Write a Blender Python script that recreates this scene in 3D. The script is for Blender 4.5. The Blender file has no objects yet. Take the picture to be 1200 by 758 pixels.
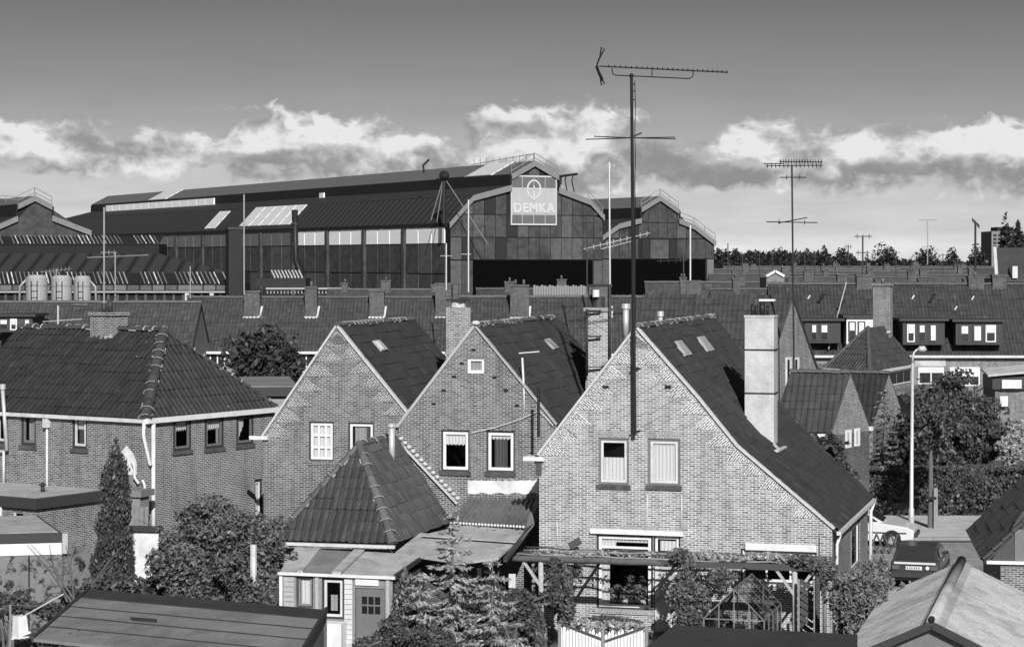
import bpy, bmesh, math, random
import numpy as np
from mathutils import Vector, Matrix
random.seed(7); RNG = np.random.default_rng(11)
SC = bpy.context.scene
# ------------------------------------------------------------------ camera
CAMH, F, HOR = 11.0, 2600.0, 305.0
cam_d = bpy.data.cameras.new('camera'); cam = bpy.data.objects.new('camera', cam_d)
SC.collection.objects.link(cam); SC.camera = cam
cam.location = (0, 0, CAMH); cam.rotation_euler = (math.pi/2, 0, 0)
cam_d.sensor_width = 36; cam_d.lens = 36*F/1200; cam_d.shift_y = -74/1200
cam_d.clip_start = 0.5; cam_d.clip_end = 9000
# ------------------------------------------------------------------ light
SUN = Vector((0.12, -0.86, 0.52)).normalized()
sd = bpy.data.lights.new('sun', 'SUN'); sd.energy = 5.0; sd.angle = math.radians(0.5); sd.color = (1, 1, 1)
so = bpy.data.objects.new('sun', sd); SC.collection.objects.link(so)
so.rotation_euler = SUN.to_track_quat('Z', 'Y').to_euler()
SC.view_settings.view_transform = 'Standard'; SC.view_settings.look = 'None'
SC.view_settings.exposure = 0.0; SC.view_settings.gamma = 1.0
# ------------------------------------------------------------------ sky (black-and-white film behind a filter: the sky's red channel only)
W = bpy.data.worlds.new('World'); SC.world = W; W.use_nodes = True
wt = W.node_tree; wt.nodes.clear()
class G:
    """small helper for chains of math nodes"""
    def __init__(s, t): s.t = t
    def m(s, op, *a, clamp=False):
        n = s.t.nodes.new('ShaderNodeMath'); n.operation = op; n.use_clamp = clamp
        for i, x in enumerate(a):
            if isinstance(x, (int, float)): n.inputs[i].default_value = x
            else: s.t.links.new(x, n.inputs[i])
        return n.outputs[0]
    def ramp(s, x, stops):
        n = s.t.nodes.new('ShaderNodeValToRGB'); e = n.color_ramp.elements
        while len(e) < len(stops): e.new(0.5)
        for k, (p, v) in enumerate(stops): e[k].position = p; e[k].color = (v, v, v, 1)
        s.t.links.new(x, n.inputs[0]); return n.outputs[0]
    def mixf(s, f, a, b):
        n = s.t.nodes.new('ShaderNodeMix'); n.data_type = 'FLOAT'
        for i, x in ((0, f), (2, a), (3, b)):
            if isinstance(x, (int, float)): n.inputs[i].default_value = x
            else: s.t.links.new(x, n.inputs[i])
        return n.outputs[0]
    def comb(s, x, y, z):
        n = s.t.nodes.new('ShaderNodeCombineXYZ')
        for i, q in enumerate((x, y, z)):
            if isinstance(q, (int, float)): n.inputs[i].default_value = q
            else: s.t.links.new(q, n.inputs[i])
        return n.outputs[0]
    def noise(s, vec, scale, detail=4, rough=.55, dist=0.0):
        n = s.t.nodes.new('ShaderNodeTexNoise'); n.inputs['Scale'].default_value = scale
        n.inputs['Detail'].default_value = detail; n.inputs['Roughness'].default_value = rough
        n.inputs['Distortion'].default_value = dist
        if vec is not None: s.t.links.new(vec, n.inputs['Vector'])
        return n.outputs[0]
g = G(wt)
sky = wt.nodes.new('ShaderNodeTexSky'); sky.sky_type = 'NISHITA'; sky.sun_disc = False
sky.sun_elevation = math.asin(SUN.z); sky.sun_rotation = math.atan2(SUN.x, SUN.y)
sky.air_density = 1.0; sky.dust_density = 1.5; sky.ozone_density = 1.0
srgb = wt.nodes.new('ShaderNodeSeparateColor'); wt.links.new(sky.outputs[0], srgb.inputs[0])
tc = wt.nodes.new('ShaderNodeTexCoord'); sx = wt.nodes.new('ShaderNodeSeparateXYZ')
wt.links.new(tc.outputs['Generated'], sx.inputs[0])
X, Y, Z = sx.outputs
az = g.m('ARCTAN2', X, Y)
hyp = g.m('SQRT', g.m('ADD', g.m('MULTIPLY', X, X), g.m('MULTIPLY', Y, Y)))
el = g.m('DIVIDE', Z, g.m('MAXIMUM', hyp, 0.02))
SKYSTR = 0.1
# clear sky, falling off quickly from the bright horizon to a deep tone
fall = g.m('MULTIPLY', g.ramp(g.m('MULTIPLY', el, 2.0, clamp=True), [(k*.5, v/3.2) for k, v in ((0.0, 3.1), (.023, 2.75), (.054, 1.82), (.1, 1.33), (.146, 1.12), (.192, .92), (.238, .74), (.285, .63), (.33, .55), (.377, .50), (.423, .45), (.46, .41), (1.0, .28), (2.0, .25))]), 3.2)
clear = g.m('MULTIPLY', srgb.outputs[0], fall)
# clouds: a bank of cumulus low over the horizon
cv = g.comb(g.m('MULTIPLY', az, 24.0), g.m('MULTIPLY', el, 46.0), g.m('MULTIPLY', hyp, 2.0))
n1 = g.noise(cv, 1.0, 5, .5, .3)
cv2 = g.comb(g.m('MULTIPLY', az, 30.0), g.m('MULTIPLY', el, 38.0), g.m('MULTIPLY', hyp, 2.0))
n2 = g.noise(cv2, 3.0, 6, .58, .25)
n3 = g.noise(g.comb(g.m('MULTIPLY', az, 24.0), g.m('ADD', g.m('MULTIPLY', el, 46.0), 0.55), g.m('MULTIPLY', hyp, 2.0)), 1.0, 5, .5, .3)
def blob(u, v, ru, rv):
    a = g.m('DIVIDE', g.m('SUBTRACT', az, math.atan((u-600)/F)), ru/F)
    b = g.m('DIVIDE', g.m('SUBTRACT', el, (HOR-v)/F), rv/F)
    return g.m('SUBTRACT', 1.0, g.m('SQRT', g.m('ADD', g.m('MULTIPLY', a, a), g.m('MULTIPLY', b, b))))
def union(bl):
    r = bl[0]
    for b in bl[1:]: r = g.m('MAXIMUM', r, b)
    return r
bodies = [blob(*b) for b in [(20,168,95,24),(95,182,60,24),(178,178,62,24),(330,176,66,38),(405,176,62,40),(440,188,110,32),(600,165,52,34),(675,168,60,40),(600,205,160,22),(895,168,46,24),
          (1040,190,110,34),(1165,188,75,36),(760,190,70,22),(860,208,140,15)]]
body = union(bodies)
edge = g.m('ADD', g.m('MULTIPLY', body, 1.0), g.m('MULTIPLY', g.m('SUBTRACT', n1, .5), 1.1))
# rounded billows: folded noise gives cauliflower edges
bil = g.m('SUBTRACT', .16, g.m('ABSOLUTE', g.m('SUBTRACT', g.noise(cv2, 1.7, 1, .4, .3), .5)))
puff = g.m('ADD', bil, g.m('MULTIPLY', g.m('SUBTRACT', .12, g.m('ABSOLUTE', g.m('SUBTRACT', g.noise(cv2, 4.2, 2, .5, .3), .5))), .55))
edge = g.m('ADD', edge, g.m('MULTIPLY', puff, 2.3))
edge = g.m('ADD', edge, g.m('MULTIPLY', g.m('SUBTRACT', n2, .5), .5))
# a band of the same cloud all round the horizon
ringd = g.m('ABSOLUTE', g.m('DIVIDE', g.m('SUBTRACT', el, 0.046), 0.022))
ring = g.m('ADD', g.m('SUBTRACT', -.06, g.m('MULTIPLY', ringd, .55)), g.m('MULTIPLY', g.m('SUBTRACT', n1, .5), 3.2))
cov = g.m('MAXIMUM', edge, ring)
alpha = g.m('SMOOTHSTEP', cov, -.25, .55) if False else g.m('POWER', g.m('MULTIPLY', g.m('ADD', cov, .08), 2.5, clamp=True), 1.2)
# lit tops, shaded bases: compare the density here with the density a little higher up
dens = g.m('SUBTRACT', n1, n3)
tops = union([blob(*b) for b in [(20,150,70,13),(155,162,44,16),(320,156,62,22),(395,152,66,24),(455,165,70,12),(620,148,58,30),(668,152,58,26),(700,165,45,14),(895,165,46,20),
            (1010,176,45,16),(1080,172,60,16),(1180,172,45,22),(1130,180,60,14)]])
n4 = g.noise(cv2, 8.0, 5, .6, .2)
det = g.m('ADD', g.m('ADD', g.m('MULTIPLY', puff, 1.9), g.m('MULTIPLY', g.m('SUBTRACT', n2, .5), .4)), g.m('MULTIPLY', g.m('SUBTRACT', n4, .5), .5))
lit = g.m('ADD', g.m('ADD', g.m('MULTIPLY', dens, 2.6), g.m('MULTIPLY', g.m('MAXIMUM', tops, -.3), .55)), g.m('ADD', .46, det), clamp=True)
cloudv = g.ramp(lit, [(0.0, .31), (0.3, .37), (0.5, .48), (0.7, .63), (0.85, .76), (1.0, .88)])
cloudv = g.m('MULTIPLY', cloudv, 9.2)
# thin streaky veil low over the horizon
veil = g.m('MULTIPLY', g.m('SUBTRACT', g.noise(g.comb(g.m('MULTIPLY', az, 20.0), g.m('MULTIPLY', el, 110.0), hyp), 1.0, 6, .6, .3), .5), g.m('SUBTRACT', 1.0, g.m('MULTIPLY', el, 9.0, clamp=True)))
clear = g.m('MULTIPLY', clear, g.m('ADD', 1.0, g.m('MULTIPLY', veil, .6)))
colv = g.mixf(alpha, clear, cloudv)
ground = g.m('LESS_THAN', el, -0.002)
colv = g.mixf(ground, colv, 1.2)
bg = wt.nodes.new('ShaderNodeBackground'); bg.inputs['Strength'].default_value = SKYSTR
wt.links.new(colv, bg.inputs['Color'])
wo = wt.nodes.new('ShaderNodeOutputWorld'); wt.links.new(bg.outputs[0], wo.inputs[0])

# ------------------------------------------------------------------ naming helpers
def link(o): SC.collection.objects.link(o); return o
def tag(o, label=None, cat=None, group=None, kind=None):
    if label: o['label'] = label
    if cat: o['category'] = cat
    if group: o['group'] = group
    if kind: o['kind'] = kind
    return o
def thing(name, loc, label, cat, group=None, rz=0.0):
    o = link(bpy.data.objects.new(name, None)); o.location = loc; o.rotation_euler = (0, 0, rz)
    o.empty_display_size = .3
    return tag(o, label, cat, group)
def rootloc(o):
    v = Vector((0, 0, 0))
    while o is not None: v += o.location; o = o.parent
    return v
# ------------------------------------------------------------------ pixel/world helpers (photograph 1200x758)
def P(u, v, y): return Vector(((u-600)/F*y, y, CAMH-(v-HOR)/F*y))
def ray(u, v): return Vector(((u-600)/F, 1.0, -(v-HOR)/F))
def hit(u, v, p0, n):
    d = ray(u, v); c = Vector((0, 0, CAMH)); return c + d*((Vector(p0)-c).dot(n)/d.dot(n))
class Wall:
    """vertical plane through pixel column u0 at depth y0; a = its direction in plan (degrees, 0 = left to right)"""
    def __init__(s, u0, y0, a, x0=None):
        s.x0 = (u0-600)/F*y0 if x0 is None else x0; s.y0 = y0; a = math.radians(a)
        s.c, s.s = math.cos(a), math.sin(a); s.e = Vector((s.c, s.s, 0)); s.n = Vector((s.s, -s.c, 0)); s.a = a
    def W(s, q, z, o=0.0): return Vector((s.x0+q*s.c+s.n.x*o, s.y0+q*s.s+s.n.y*o, z))
    def S(s, u, o=0.0):
        k = (u-600)/F; x0, y0 = s.x0+s.n.x*o, s.y0+s.n.y*o
        return (k*y0-x0)/(s.c-k*s.s)
    def sz(s, u, v, o=0.0):
        q = s.S(u, o); y = s.y0+s.n.y*o+q*s.s; return q, CAMH-(v-HOR)/F*y
    def px(s, u, v, o=0.0): q, z = s.sz(u, v, o); return s.W(q, z, o)

# ------------------------------------------------------------------ mesh builder
def autouv(me):
    nv = len(me.vertices); co = np.empty(nv*3); me.vertices.foreach_get('co', co); co = co.reshape(-1, 3)
    uvl = me.uv_layers.new(name='UVMap'); nl = len(me.loops); uv = np.zeros((nl, 2))
    li = np.empty(nl, dtype=np.int32); me.loops.foreach_get('vertex_index', li)
    np_ = len(me.polygons); nr = np.empty(np_*3); me.polygons.foreach_get('normal', nr); nr = nr.reshape(-1, 3)
    lt = np.empty(np_, dtype=np.int32); me.polygons.foreach_get('loop_total', lt)
    N = np.repeat(nr, lt, axis=0)
    h = np.hypot(N[:, 0], N[:, 1]); flat = h < .2
    t = np.stack([-N[:, 1]/np.maximum(h, 1e-6), N[:, 0]/np.maximum(h, 1e-6), np.zeros(nl)], 1)
    t[flat] = (1, 0, 0)
    b = np.cross(N, t); p = co[li]
    uv[:, 0] = (p*t).sum(1); uv[:, 1] = (p*b).sum(1)
    uvl.data.foreach_set('uv', uv.astype(np.float32).ravel())
class MB:
    def __init__(s): s.v = []; s.f = []; s.uv = {}
    def quad(s, *p):
        i = len(s.v); s.v += [tuple(q) for q in p]; s.f.append(tuple(range(i, i+len(p)))); return s
    def hull8(s, p):
        i = len(s.v); s.v += [tuple(q) for q in p]
        for a in ((0,3,2,1),(4,5,6,7),(0,1,5,4),(1,2,6,5),(2,3,7,6),(3,0,4,7)): s.f.append(tuple(i+k for k in a))
        return s
    def wbox(s, w, q0, q1, z0, z1, o0, o1):
        return s.hull8([w.W(q0,z0,o1), w.W(q1,z0,o1), w.W(q1,z0,o0), w.W(q0,z0,o0), w.W(q0,z1,o1), w.W(q1,z1,o1), w.W(q1,z1,o0), w.W(q0,z1,o0)])
    def box(s, x0, x1, y0, y1, z0, z1):
        return s.hull8([(x0,y0,z0),(x1,y0,z0),(x1,y1,z0),(x0,y1,z0),(x0,y0,z1),(x1,y0,z1),(x1,y1,z1),(x0,y1,z1)])
    def bar(s, p0, p1, w, h=None, up=(0,0,1)):
        h = w if h is None else h; p0, p1 = Vector(p0), Vector(p1); d = (p1-p0).normalized()
        up = Vector(up)
        if abs(d.dot(up)) > .97: up = Vector((0, 1, 0))
        a = d.cross(up).normalized()*(w/2); b = a.cross(d).normalized()*(h/2)
        return s.hull8([p0-a-b, p0+a-b, p0+a+b, p0-a+b, p1-a-b, p1+a-b, p1+a+b, p1-a+b])
    def prism(s, pts, ext):
        """extrude a planar polygon by the vector ext"""
        i = len(s.v); n = len(pts); ext = Vector(ext); s.v += [tuple(p) for p in pts]+[tuple(Vector(p)+ext) for p in pts]
        s.f.append(tuple(range(i, i+n))); s.f.append(tuple(range(i+2*n-1, i+n-1, -1)))
        for k in range(n): s.f.append((i+k, i+n+k, i+n+(k+1) % n, i+(k+1) % n))
        return s
    def tube(s, pts, r, n=8, caps=True):
        pts = [Vector(p) for p in pts]; rs = r if isinstance(r, (list, tuple)) else [r]*len(pts); i = len(s.v)
        prev = None
        for k, p in enumerate(pts):
            d = (pts[min(k+1, len(pts)-1)]-pts[max(k-1, 0)]).normalized()
            if prev is None:
                a = d.cross(Vector((0, 0, 1)) if abs(d.z) < .9 else Vector((0, 1, 0))).normalized()
            else: a = (prev-d*prev.dot(d)).normalized()
            prev = a; b = d.cross(a)
            for j in range(n):
                t = 2*math.pi*j/n; s.v.append(tuple(p+(a*math.cos(t)+b*math.sin(t))*rs[k]))
        for k in range(len(pts)-1):
            for j in range(n):
                s.f.append((i+k*n+j, i+k*n+(j+1) % n, i+(k+1)*n+(j+1) % n, i+(k+1)*n+j))
        if caps:
            s.f.append(tuple(i+j for j in range(n-1, -1, -1))); s.f.append(tuple(i+(len(pts)-1)*n+j for j in range(n)))
        return s
    def sphere(s, c, r, n=8, sz=1.0):
        c = Vector(c); rows = n//2+1
        pts = [c+Vector((0, 0, r*sz*math.cos(math.pi*k/rows))) for k in range(rows+1)]
        return s.tube(pts, [max(r*math.sin(math.pi*k/rows), .002) for k in range(rows+1)], n)
    def build(s, name, mat, parent=None, kind=None, smooth=False, label=None, fixn=True):
        me = bpy.data.meshes.new(name); off = rootloc(parent) if parent else Vector((0, 0, 0))
        me.from_pydata([(a-off.x, b-off.y, c-off.z) for a, b, c in s.v], [], s.f)
        if fixn and len(s.f) < 4000 and len(s.f) > 1:
            bm = bmesh.new(); bm.from_mesh(me); bmesh.ops.recalc_face_normals(bm, faces=bm.faces); bm.to_mesh(me); bm.free()
        me.update(); autouv(me)
        if smooth:
            me.polygons.foreach_set('use_smooth', [True]*len(me.polygons))
        o = link(bpy.data.objects.new(name, me)); me.materials.append(mat)
        if parent: o.parent = parent
        if kind: o['kind'] = kind
        if label: o['label'] = label
        return o
# ------------------------------------------------------------------ materials (all neutral: the photograph is black and white)
MATS = {}
def newmat(name):
    m = bpy.data.materials.new(name); m.use_nodes = True; t = m.node_tree; t.nodes.clear()
    out = t.nodes.new('ShaderNodeOutputMaterial'); b = t.nodes.new('ShaderNodeBsdfPrincipled'); t.links.new(b.outputs[0], out.inputs[0])
    MATS[name] = m; return m, t, b, G(t)
def setc(t, b, x): 
    if isinstance(x, (int, float)): b.inputs['Base Color'].default_value = (x, x, x, 1)
    else: t.links.new(x, b.inputs['Base Color'])
def bump(t, b, h, dist=.01, strength=1.0):
    n = t.nodes.new('ShaderNodeBump'); n.inputs['Distance'].default_value = dist; n.inputs['Strength'].default_value = strength
    t.links.new(h, n.inputs['Height']); t.links.new(n.outputs[0], b.inputs['Normal'])
def uvn(t): n = t.nodes.new('ShaderNodeTexCoord'); return n.outputs['UV']
def objc(t): n = t.nodes.new('ShaderNodeTexCoord'); return n.outputs['Object']
def spec(b, rough, s=.3): b.inputs['Roughness'].default_value = rough; b.inputs['Specular IOR Level'].default_value = s
def mat_plain(name, v, rough=.6, var=.12, scale=6.0, s=.3, metal=0.0, dirt=0.0, fine=0.0):
    m, t, b, g = newmat(name); n = g.noise(objc(t), scale, 5, .6)
    x = g.m('MULTIPLY', g.m('ADD', 1-var, g.m('MULTIPLY', n, 2*var)), v)
    if dirt:
        d = g.ramp(g.noise(objc(t), scale*.35, 6, .7, .5), [(.45, 1.0), (.72, 1.0-dirt)]); x = g.m('MULTIPLY', x, d)
    if fine:
        d = g.noise(objc(t), 22.0, 5, .75); x = g.m('MULTIPLY', x, g.m('ADD', 1-fine*1.6, g.m('MULTIPLY', d, 3.2*fine)))
    setc(t, b, x); spec(b, rough, s); b.inputs['Metallic'].default_value = metal
    bump(t, b, n, .004); return m
def _sx(t, v, k):
    n = t.nodes.new('ShaderNodeSeparateXYZ'); t.links.new(v, n.inputs[0]); return n.outputs[k]
def mat_brick(name, lo, hi, mortar, bw=.21, rh=.0625, ms=.012, stain=.25, rot=False, grime=None):
    m, t, b, g = newmat(name); uv = uvn(t)
    wob = g.noise(uv, 1.6, 3, .5)
    br = t.nodes.new('ShaderNodeTexBrick'); t.links.new(uv, br.inputs['Vector'])
    for k, v in (('Color1', lo), ('Color2', hi), ('Mortar', mortar)): br.inputs[k].default_value = (v, v, v, 1)
    br.inputs['Scale'].default_value = 1.0; br.inputs['Mortar Size'].default_value = ms; br.inputs['Mortar Smooth'].default_value = .3
    br.inputs['Bias'].default_value = 0.0; br.inputs['Brick Width'].default_value = bw; br.inputs['Row Height'].default_value = rh
    bw_ = t.nodes.new('ShaderNodeRGBToBW'); t.links.new(br.outputs['Color'], bw_.inputs[0])
    big = g.noise(uv, .55, 5, .62, .3); mid = g.noise(uv, 3.5, 4, .6)
    f = g.m('MULTIPLY', g.m('ADD', 1-stain, g.m('MULTIPLY', big, 2*stain)), g.m('ADD', .86, g.m('MULTIPLY', mid, .28)))
    x = g.m('MULTIPLY', bw_.outputs[0], f)
    run = g.ramp(g.noise(g.comb(g.m('MULTIPLY', _sx(t, uv, 0), 3.0), g.m('MULTIPLY', _sx(t, uv, 1), .45), 0.0), 1.0, 5, .65), [(.30, .68), (.50, 1.0), (.75, 1.12)])
    x = g.m('MULTIPLY', x, run)
    setc(t, b, x); spec(b, .85, .15)
    bump(t, b, g.m('ADD', g.m('MULTIPLY', br.outputs['Fac'], -1.0), g.m('MULTIPLY', mid, .3)), .012); return m
def mat_tile(name, v, lichen=.0, rough=.6, var=.35, s=.3):
    m, t, b, g = newmat(name); o = objc(t); n = g.noise(o, 1.1, 5, .65); n2 = g.noise(o, 7.0, 4, .6)
    x = g.m('MULTIPLY', g.m('MULTIPLY', g.m('ADD', 1-var, g.m('MULTIPLY', n, 2*var)), g.m('ADD', .7, g.m('MULTIPLY', n2, .6))), v)
    inf = t.nodes.new('ShaderNodeObjectInfo')
    x = g.m('MULTIPLY', x, g.m('ADD', .78, g.m('MULTIPLY', inf.outputs['Random'], .44)))
    at = t.nodes.new('ShaderNodeAttribute'); at.attribute_name = 'tone'; x = g.m('MULTIPLY', x, g.m('ADD', 1.0, at.outputs['Fac']))
    if lichen:
        vo = t.nodes.new('ShaderNodeTexVoronoi'); t.links.new(o, vo.inputs['Vector']); vo.inputs['Scale'].default_value = 1.9
        rad = g.m('MULTIPLY', g.m('SUBTRACT', n2, .25), .22)
        msk = g.m('MULTIPLY', g.m('SUBTRACT', rad, vo.outputs['Distance']), 25.0, clamp=True)
        x = g.mixf(msk, x, lichen)
    setc(t, b, x); spec(b, rough, s); bump(t, b, n2, .006); return m
def mat_leaf(name, v, var=.5, scale=1.2, trans=.0):
    m, t, b, g = newmat(name); o = objc(t); n = g.noise(o, scale, 3, .6); n2 = g.noise(o, scale*9, 2, .6)
    x = g.m('MULTIPLY', g.m('ADD', 1-var, g.m('MULTIPLY', n2, 2*var)), g.m('MULTIPLY', g.m('ADD', .7, g.m('MULTIPLY', n, .6)), v))
    setc(t, b, x); spec(b, .45, .35)
    tr = t.nodes.new('ShaderNodeBsdfTranslucent'); ad = t.nodes.new('ShaderNodeMixShader'); ad.inputs[0].default_value = .12
    t.links.new(x, tr.inputs[0]) ; t.links.new(b.outputs[0], ad.inputs[1]); t.links.new(tr.outputs[0], ad.inputs[2])
    t.links.new(ad.outputs[0], [q for q in t.nodes if q.type == 'OUTPUT_MATERIAL'][0].inputs[0]); return m
def mat_glass(name, dark=.75):
    m, t, b, g = newmat(name); out = [q for q in t.nodes if q.type == 'OUTPUT_MATERIAL'][0]
    tr = t.nodes.new('ShaderNodeBsdfTransparent'); tr.inputs[0].default_value = (dark, dark, dark, 1)
    gl = t.nodes.new('ShaderNodeBsdfGlossy'); gl.inputs['Roughness'].default_value = .03; gl.inputs[0].default_value = (.9, .9, .9, 1)
    lw = t.nodes.new('ShaderNodeLayerWeight'); lw.inputs[0].default_value = .25
    mx = t.nodes.new('ShaderNodeMixShader'); t.links.new(g.m('ADD', g.m('MULTIPLY', lw.outputs['Fresnel'], .3), .02, clamp=True), mx.inputs[0])
    t.links.new(tr.outputs[0], mx.inputs[1]); t.links.new(gl.outputs[0], mx.inputs[2]); t.links.new(mx.outputs[0], out.inputs[0]); return m
def mat_stripes(name, lo, hi, period, axis=0, rough=.6, var=.3, metal=0, s=.3, sharp=4.0):
    """weathered sheet with seams / streaks running up the UV v axis (or along u)"""
    m, t, b, g = newmat(name); sp = t.nodes.new('ShaderNodeSeparateXYZ'); uv = uvn(t); t.links.new(uv, sp.inputs[0])
    w = g.m('SINE', g.m('MULTIPLY', sp.outputs[axis], 2*math.pi/period)); w = g.m('ADD', .5, g.m('MULTIPLY', w, .5))
    st = g.comb(g.m('MULTIPLY', sp.outputs[0], 8.0 if axis == 0 else .6), g.m('MULTIPLY', sp.outputs[1], .6 if axis == 0 else 8.0), 0.0)
    n = g.noise(st, 1.0, 5, .65)
    x = g.mixf(g.m('POWER', w, sharp), hi, lo)
    x = g.m('MULTIPLY', x, g.m('ADD', 1-var, g.m('MULTIPLY', n, 2*var)))
    setc(t, b, x); spec(b, rough, s); b.inputs['Metallic'].default_value = metal; bump(t, b, w, .02); return m
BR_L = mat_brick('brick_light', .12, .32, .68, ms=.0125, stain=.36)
BR_W = mat_brick('brick_tumbled', .11, .30, .80, ms=.0135, stain=.2)
BR_WM = mat_brick('brick_tumbled_grey', .06, .18, .55, ms=.014, stain=.2)
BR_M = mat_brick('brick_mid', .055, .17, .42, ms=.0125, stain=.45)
BR_D = mat_brick('brick_dark', .06, .15, .45, ms=.013, stain=.35)
BR_F = mat_brick('brick_far', .11, .25, .36, stain=.35, ms=.012)
BR_S = mat_brick('brick_soldier', .20, .34, .5, bw=.10, rh=.0625, ms=.012)
BR_CH = mat_brick('brick_chimney_sooty', .05, .12, .19, stain=.4)
BR_SD = mat_brick('brick_sill_dark', .06, .11, .13, bw=.2, rh=.06, ms=.01)
BR_C = mat_brick('brick_chimney_rough', .16, .27, .3, stain=.3)
T_MAIN = mat_tile('tile_dark_glazed', .037, s=.2, rough=.6)
T_LEFT = mat_tile('tile_dark_pantile', .034, lichen=.3, s=.2, rough=.65)
T_LICH = mat_tile('tile_weathered_lichen', .060, lichen=.42, s=.25)
T_FAR = mat_tile('tile_far_roof', .062, lichen=.3, s=.2, rough=.6)
T_RIDGE = mat_tile('ridge_tile_clay', .10, s=.3, var=.3)
T_RIDGEL = mat_tile('ridge_tile_left', .06, s=.3, var=.4)
MORTAR_D = mat_plain('mortar_weathered', .34, .9, .3, 9)
MORTAR = mat_plain('mortar_pale', .52, .9, .3, 9)
RENDER = mat_plain('cement_render', .52, .9, .18, 3, fine=.3, dirt=.35)
RENDER_D = mat_plain('cement_render_dark', .30, .9, .18, 3, fine=.2, dirt=.2)
WHITE = mat_plain('white_paint', .74, .5, .14, 5, dirt=.18)
WHITE_D = mat_plain('white_paint_worn', .62, .6, .2, 5, dirt=.25)
WHITEWASH = mat_plain('whitewashed_plaster', .72, .8, .15, 4, dirt=.4)
DARKP = mat_plain('dark_paint', .045, .5, .2)
MIDP = mat_plain('grey_paint', .16, .6, .2)
POLE_D = mat_plain('dark_log', .11, .85, .4, 8, fine=.3, dirt=.3)
PLASTIC_D = mat_plain('dirty_corrugated_plastic', .15, .6, .4, 3, fine=.3, dirt=.5)
BLACK = mat_plain('black_metal', .018, .5, .2)
METAL = mat_plain('zinc_metal', .35, .45, .25, 8, metal=.3)
METAL_L = mat_plain('aluminium', .62, .4, .15, 8, metal=.4)
LEAD = mat_plain('lead_flashing', .40, .5, .25, 8)
FELT = mat_plain('roofing_felt', .045, .75, .3, 2.0, fine=.4, dirt=.35)
FELT_L = mat_plain('roofing_felt_grey', .22, .85, .25, 1.3, fine=.35, dirt=.45)
GRAVEL = mat_plain('roof_gravel', .40, .95, .25, 2.5, fine=.5, dirt=.4)
WOOD = mat_plain('weathered_wood', .24, .8, .35, 7, fine=.25)
WOOD_D = mat_plain('dark_wood', .07, .8, .35, 7, fine=.25)
WOOD_L = mat_plain('pale_pole_wood', .40, .8, .3, 7, fine=.25)
GLASS = mat_glass('window_glass', .8)
GLASS_G = mat_glass('greenhouse_glass', .6)
CURT = mat_plain('lace_curtain', .78, .9, .08, 12)
CURT_G = mat_plain('net_curtain_grey', .42, .9, .12, 12)
CURT_D = mat_plain('dark_curtain', .11, .9, .3, 10)
FARGLASS = mat_plain('far_dark_glass', .02, .15, .3, s=.6)
ASPH = mat_brick('road_paving', .28, .36, .24, bw=.22, rh=.11, ms=.01, stain=.3)
PAVE = mat_plain('pavement_sand', .50, .95, .22, 1.6, fine=.3, dirt=.3)
KERB = mat_plain('kerb_stone', .26, .9, .2, 3)
EARTH = mat_plain('garden_earth', .085, .95, .4, .8, fine=.4)
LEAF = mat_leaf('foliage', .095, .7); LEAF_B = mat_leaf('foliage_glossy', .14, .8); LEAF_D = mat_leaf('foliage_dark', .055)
LEAF_L = mat_leaf('foliage_pale', .34); LEAF_C = mat_leaf('conifer', .13); NEEDLE = mat_leaf('spruce_boughs', .36, .6)
LEAF_FAR = mat_leaf('foliage_far', .035); LEAF_CY = mat_leaf('cypress_foliage', .085); LEAF_S = mat_leaf('shrub_silver', .20)
FLOWER = mat_leaf('pale_blossom', .38)
BARK = mat_plain('bark', .12, .9, .4, 9)
FAC_P = mat_plain('factory_panel', .070, .7, .6, 1.6, s=.15, dirt=.55, fine=.1)
DOOR_SHADE = mat_plain('doorway_shade_black', .004, 1.0, .1, 1, s=0.0)  # near-black colour stands in for the shade inside the halls
FAC_P2 = mat_plain('factory_panel_dark', .024, .7, .25, .5)
FAC_P3 = mat_plain('factory_panel_pale', .095, .7, .5, 1.6, dirt=.5)
FAC_B = mat_plain('factory_frame_dark', .016, .8, .3, .5)
FAC_R = mat_stripes('factory_roof_sheet', .016, .046, 1.9, 0, .6, .3)
FAC_RT = mat_stripes('factory_top_roof', .085, .14, 1.2, 0, .6, .2)
FAC_RL = mat_stripes('factory_rooflight', .35, .75, 1.1, 0, .4, .25, sharp=6)
FAC_W = mat_plain('factory_white_glazing', .97, .25, .03, .6, s=1.0)  # side windows: near-white colour stands in for sky brightness on the glass
FAC_WG = mat_plain('factory_wire_glazing', .13, .4, .22, .6, s=.5)
FAC_V = mat_plain('factory_verge_strip', .20, .7, .2, 1)
SIGN = mat_plain('sign_glazing', .42, .4, .12, 1.0, s=.4, fine=.15)
SIGN_W = mat_plain('sign_white', .55, .5, .1, 1.0)
CORR = mat_plain('corrugated_asbestos', .40, .9, .25, 2.2, fine=.3, dirt=.5)
CORR_D = mat_stripes('corrugated_plastic_dirty', .07, .26, .15, 0, .5, .45, sharp=1.0)
BOARDS = mat_plain('bitumen_board_roof', .42, .9, .3, 2.2, fine=.4, dirt=.5)
CONC = None
def _conc():
    m, t, b, g = newmat('stained_concrete'); o = objc(t)
    n = g.noise(o, 3.6, 7, .75, .5); n2 = g.noise(o, .6, 3, .5)
    st = g.ramp(n, [(.52, 1.0), (.56, .4), (.62, .12)])
    x = g.m('MULTIPLY', g.m('MULTIPLY', .19, g.m('ADD', .75, g.m('MULTIPLY', n2, .5))), st)
    setc(t, b, x); spec(b, .9, .1); return m
CONC = _conc()
SILO = mat_stripes('silo_skin', .28, .36, .8, 0, .5, .45, sharp=2.0)
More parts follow.
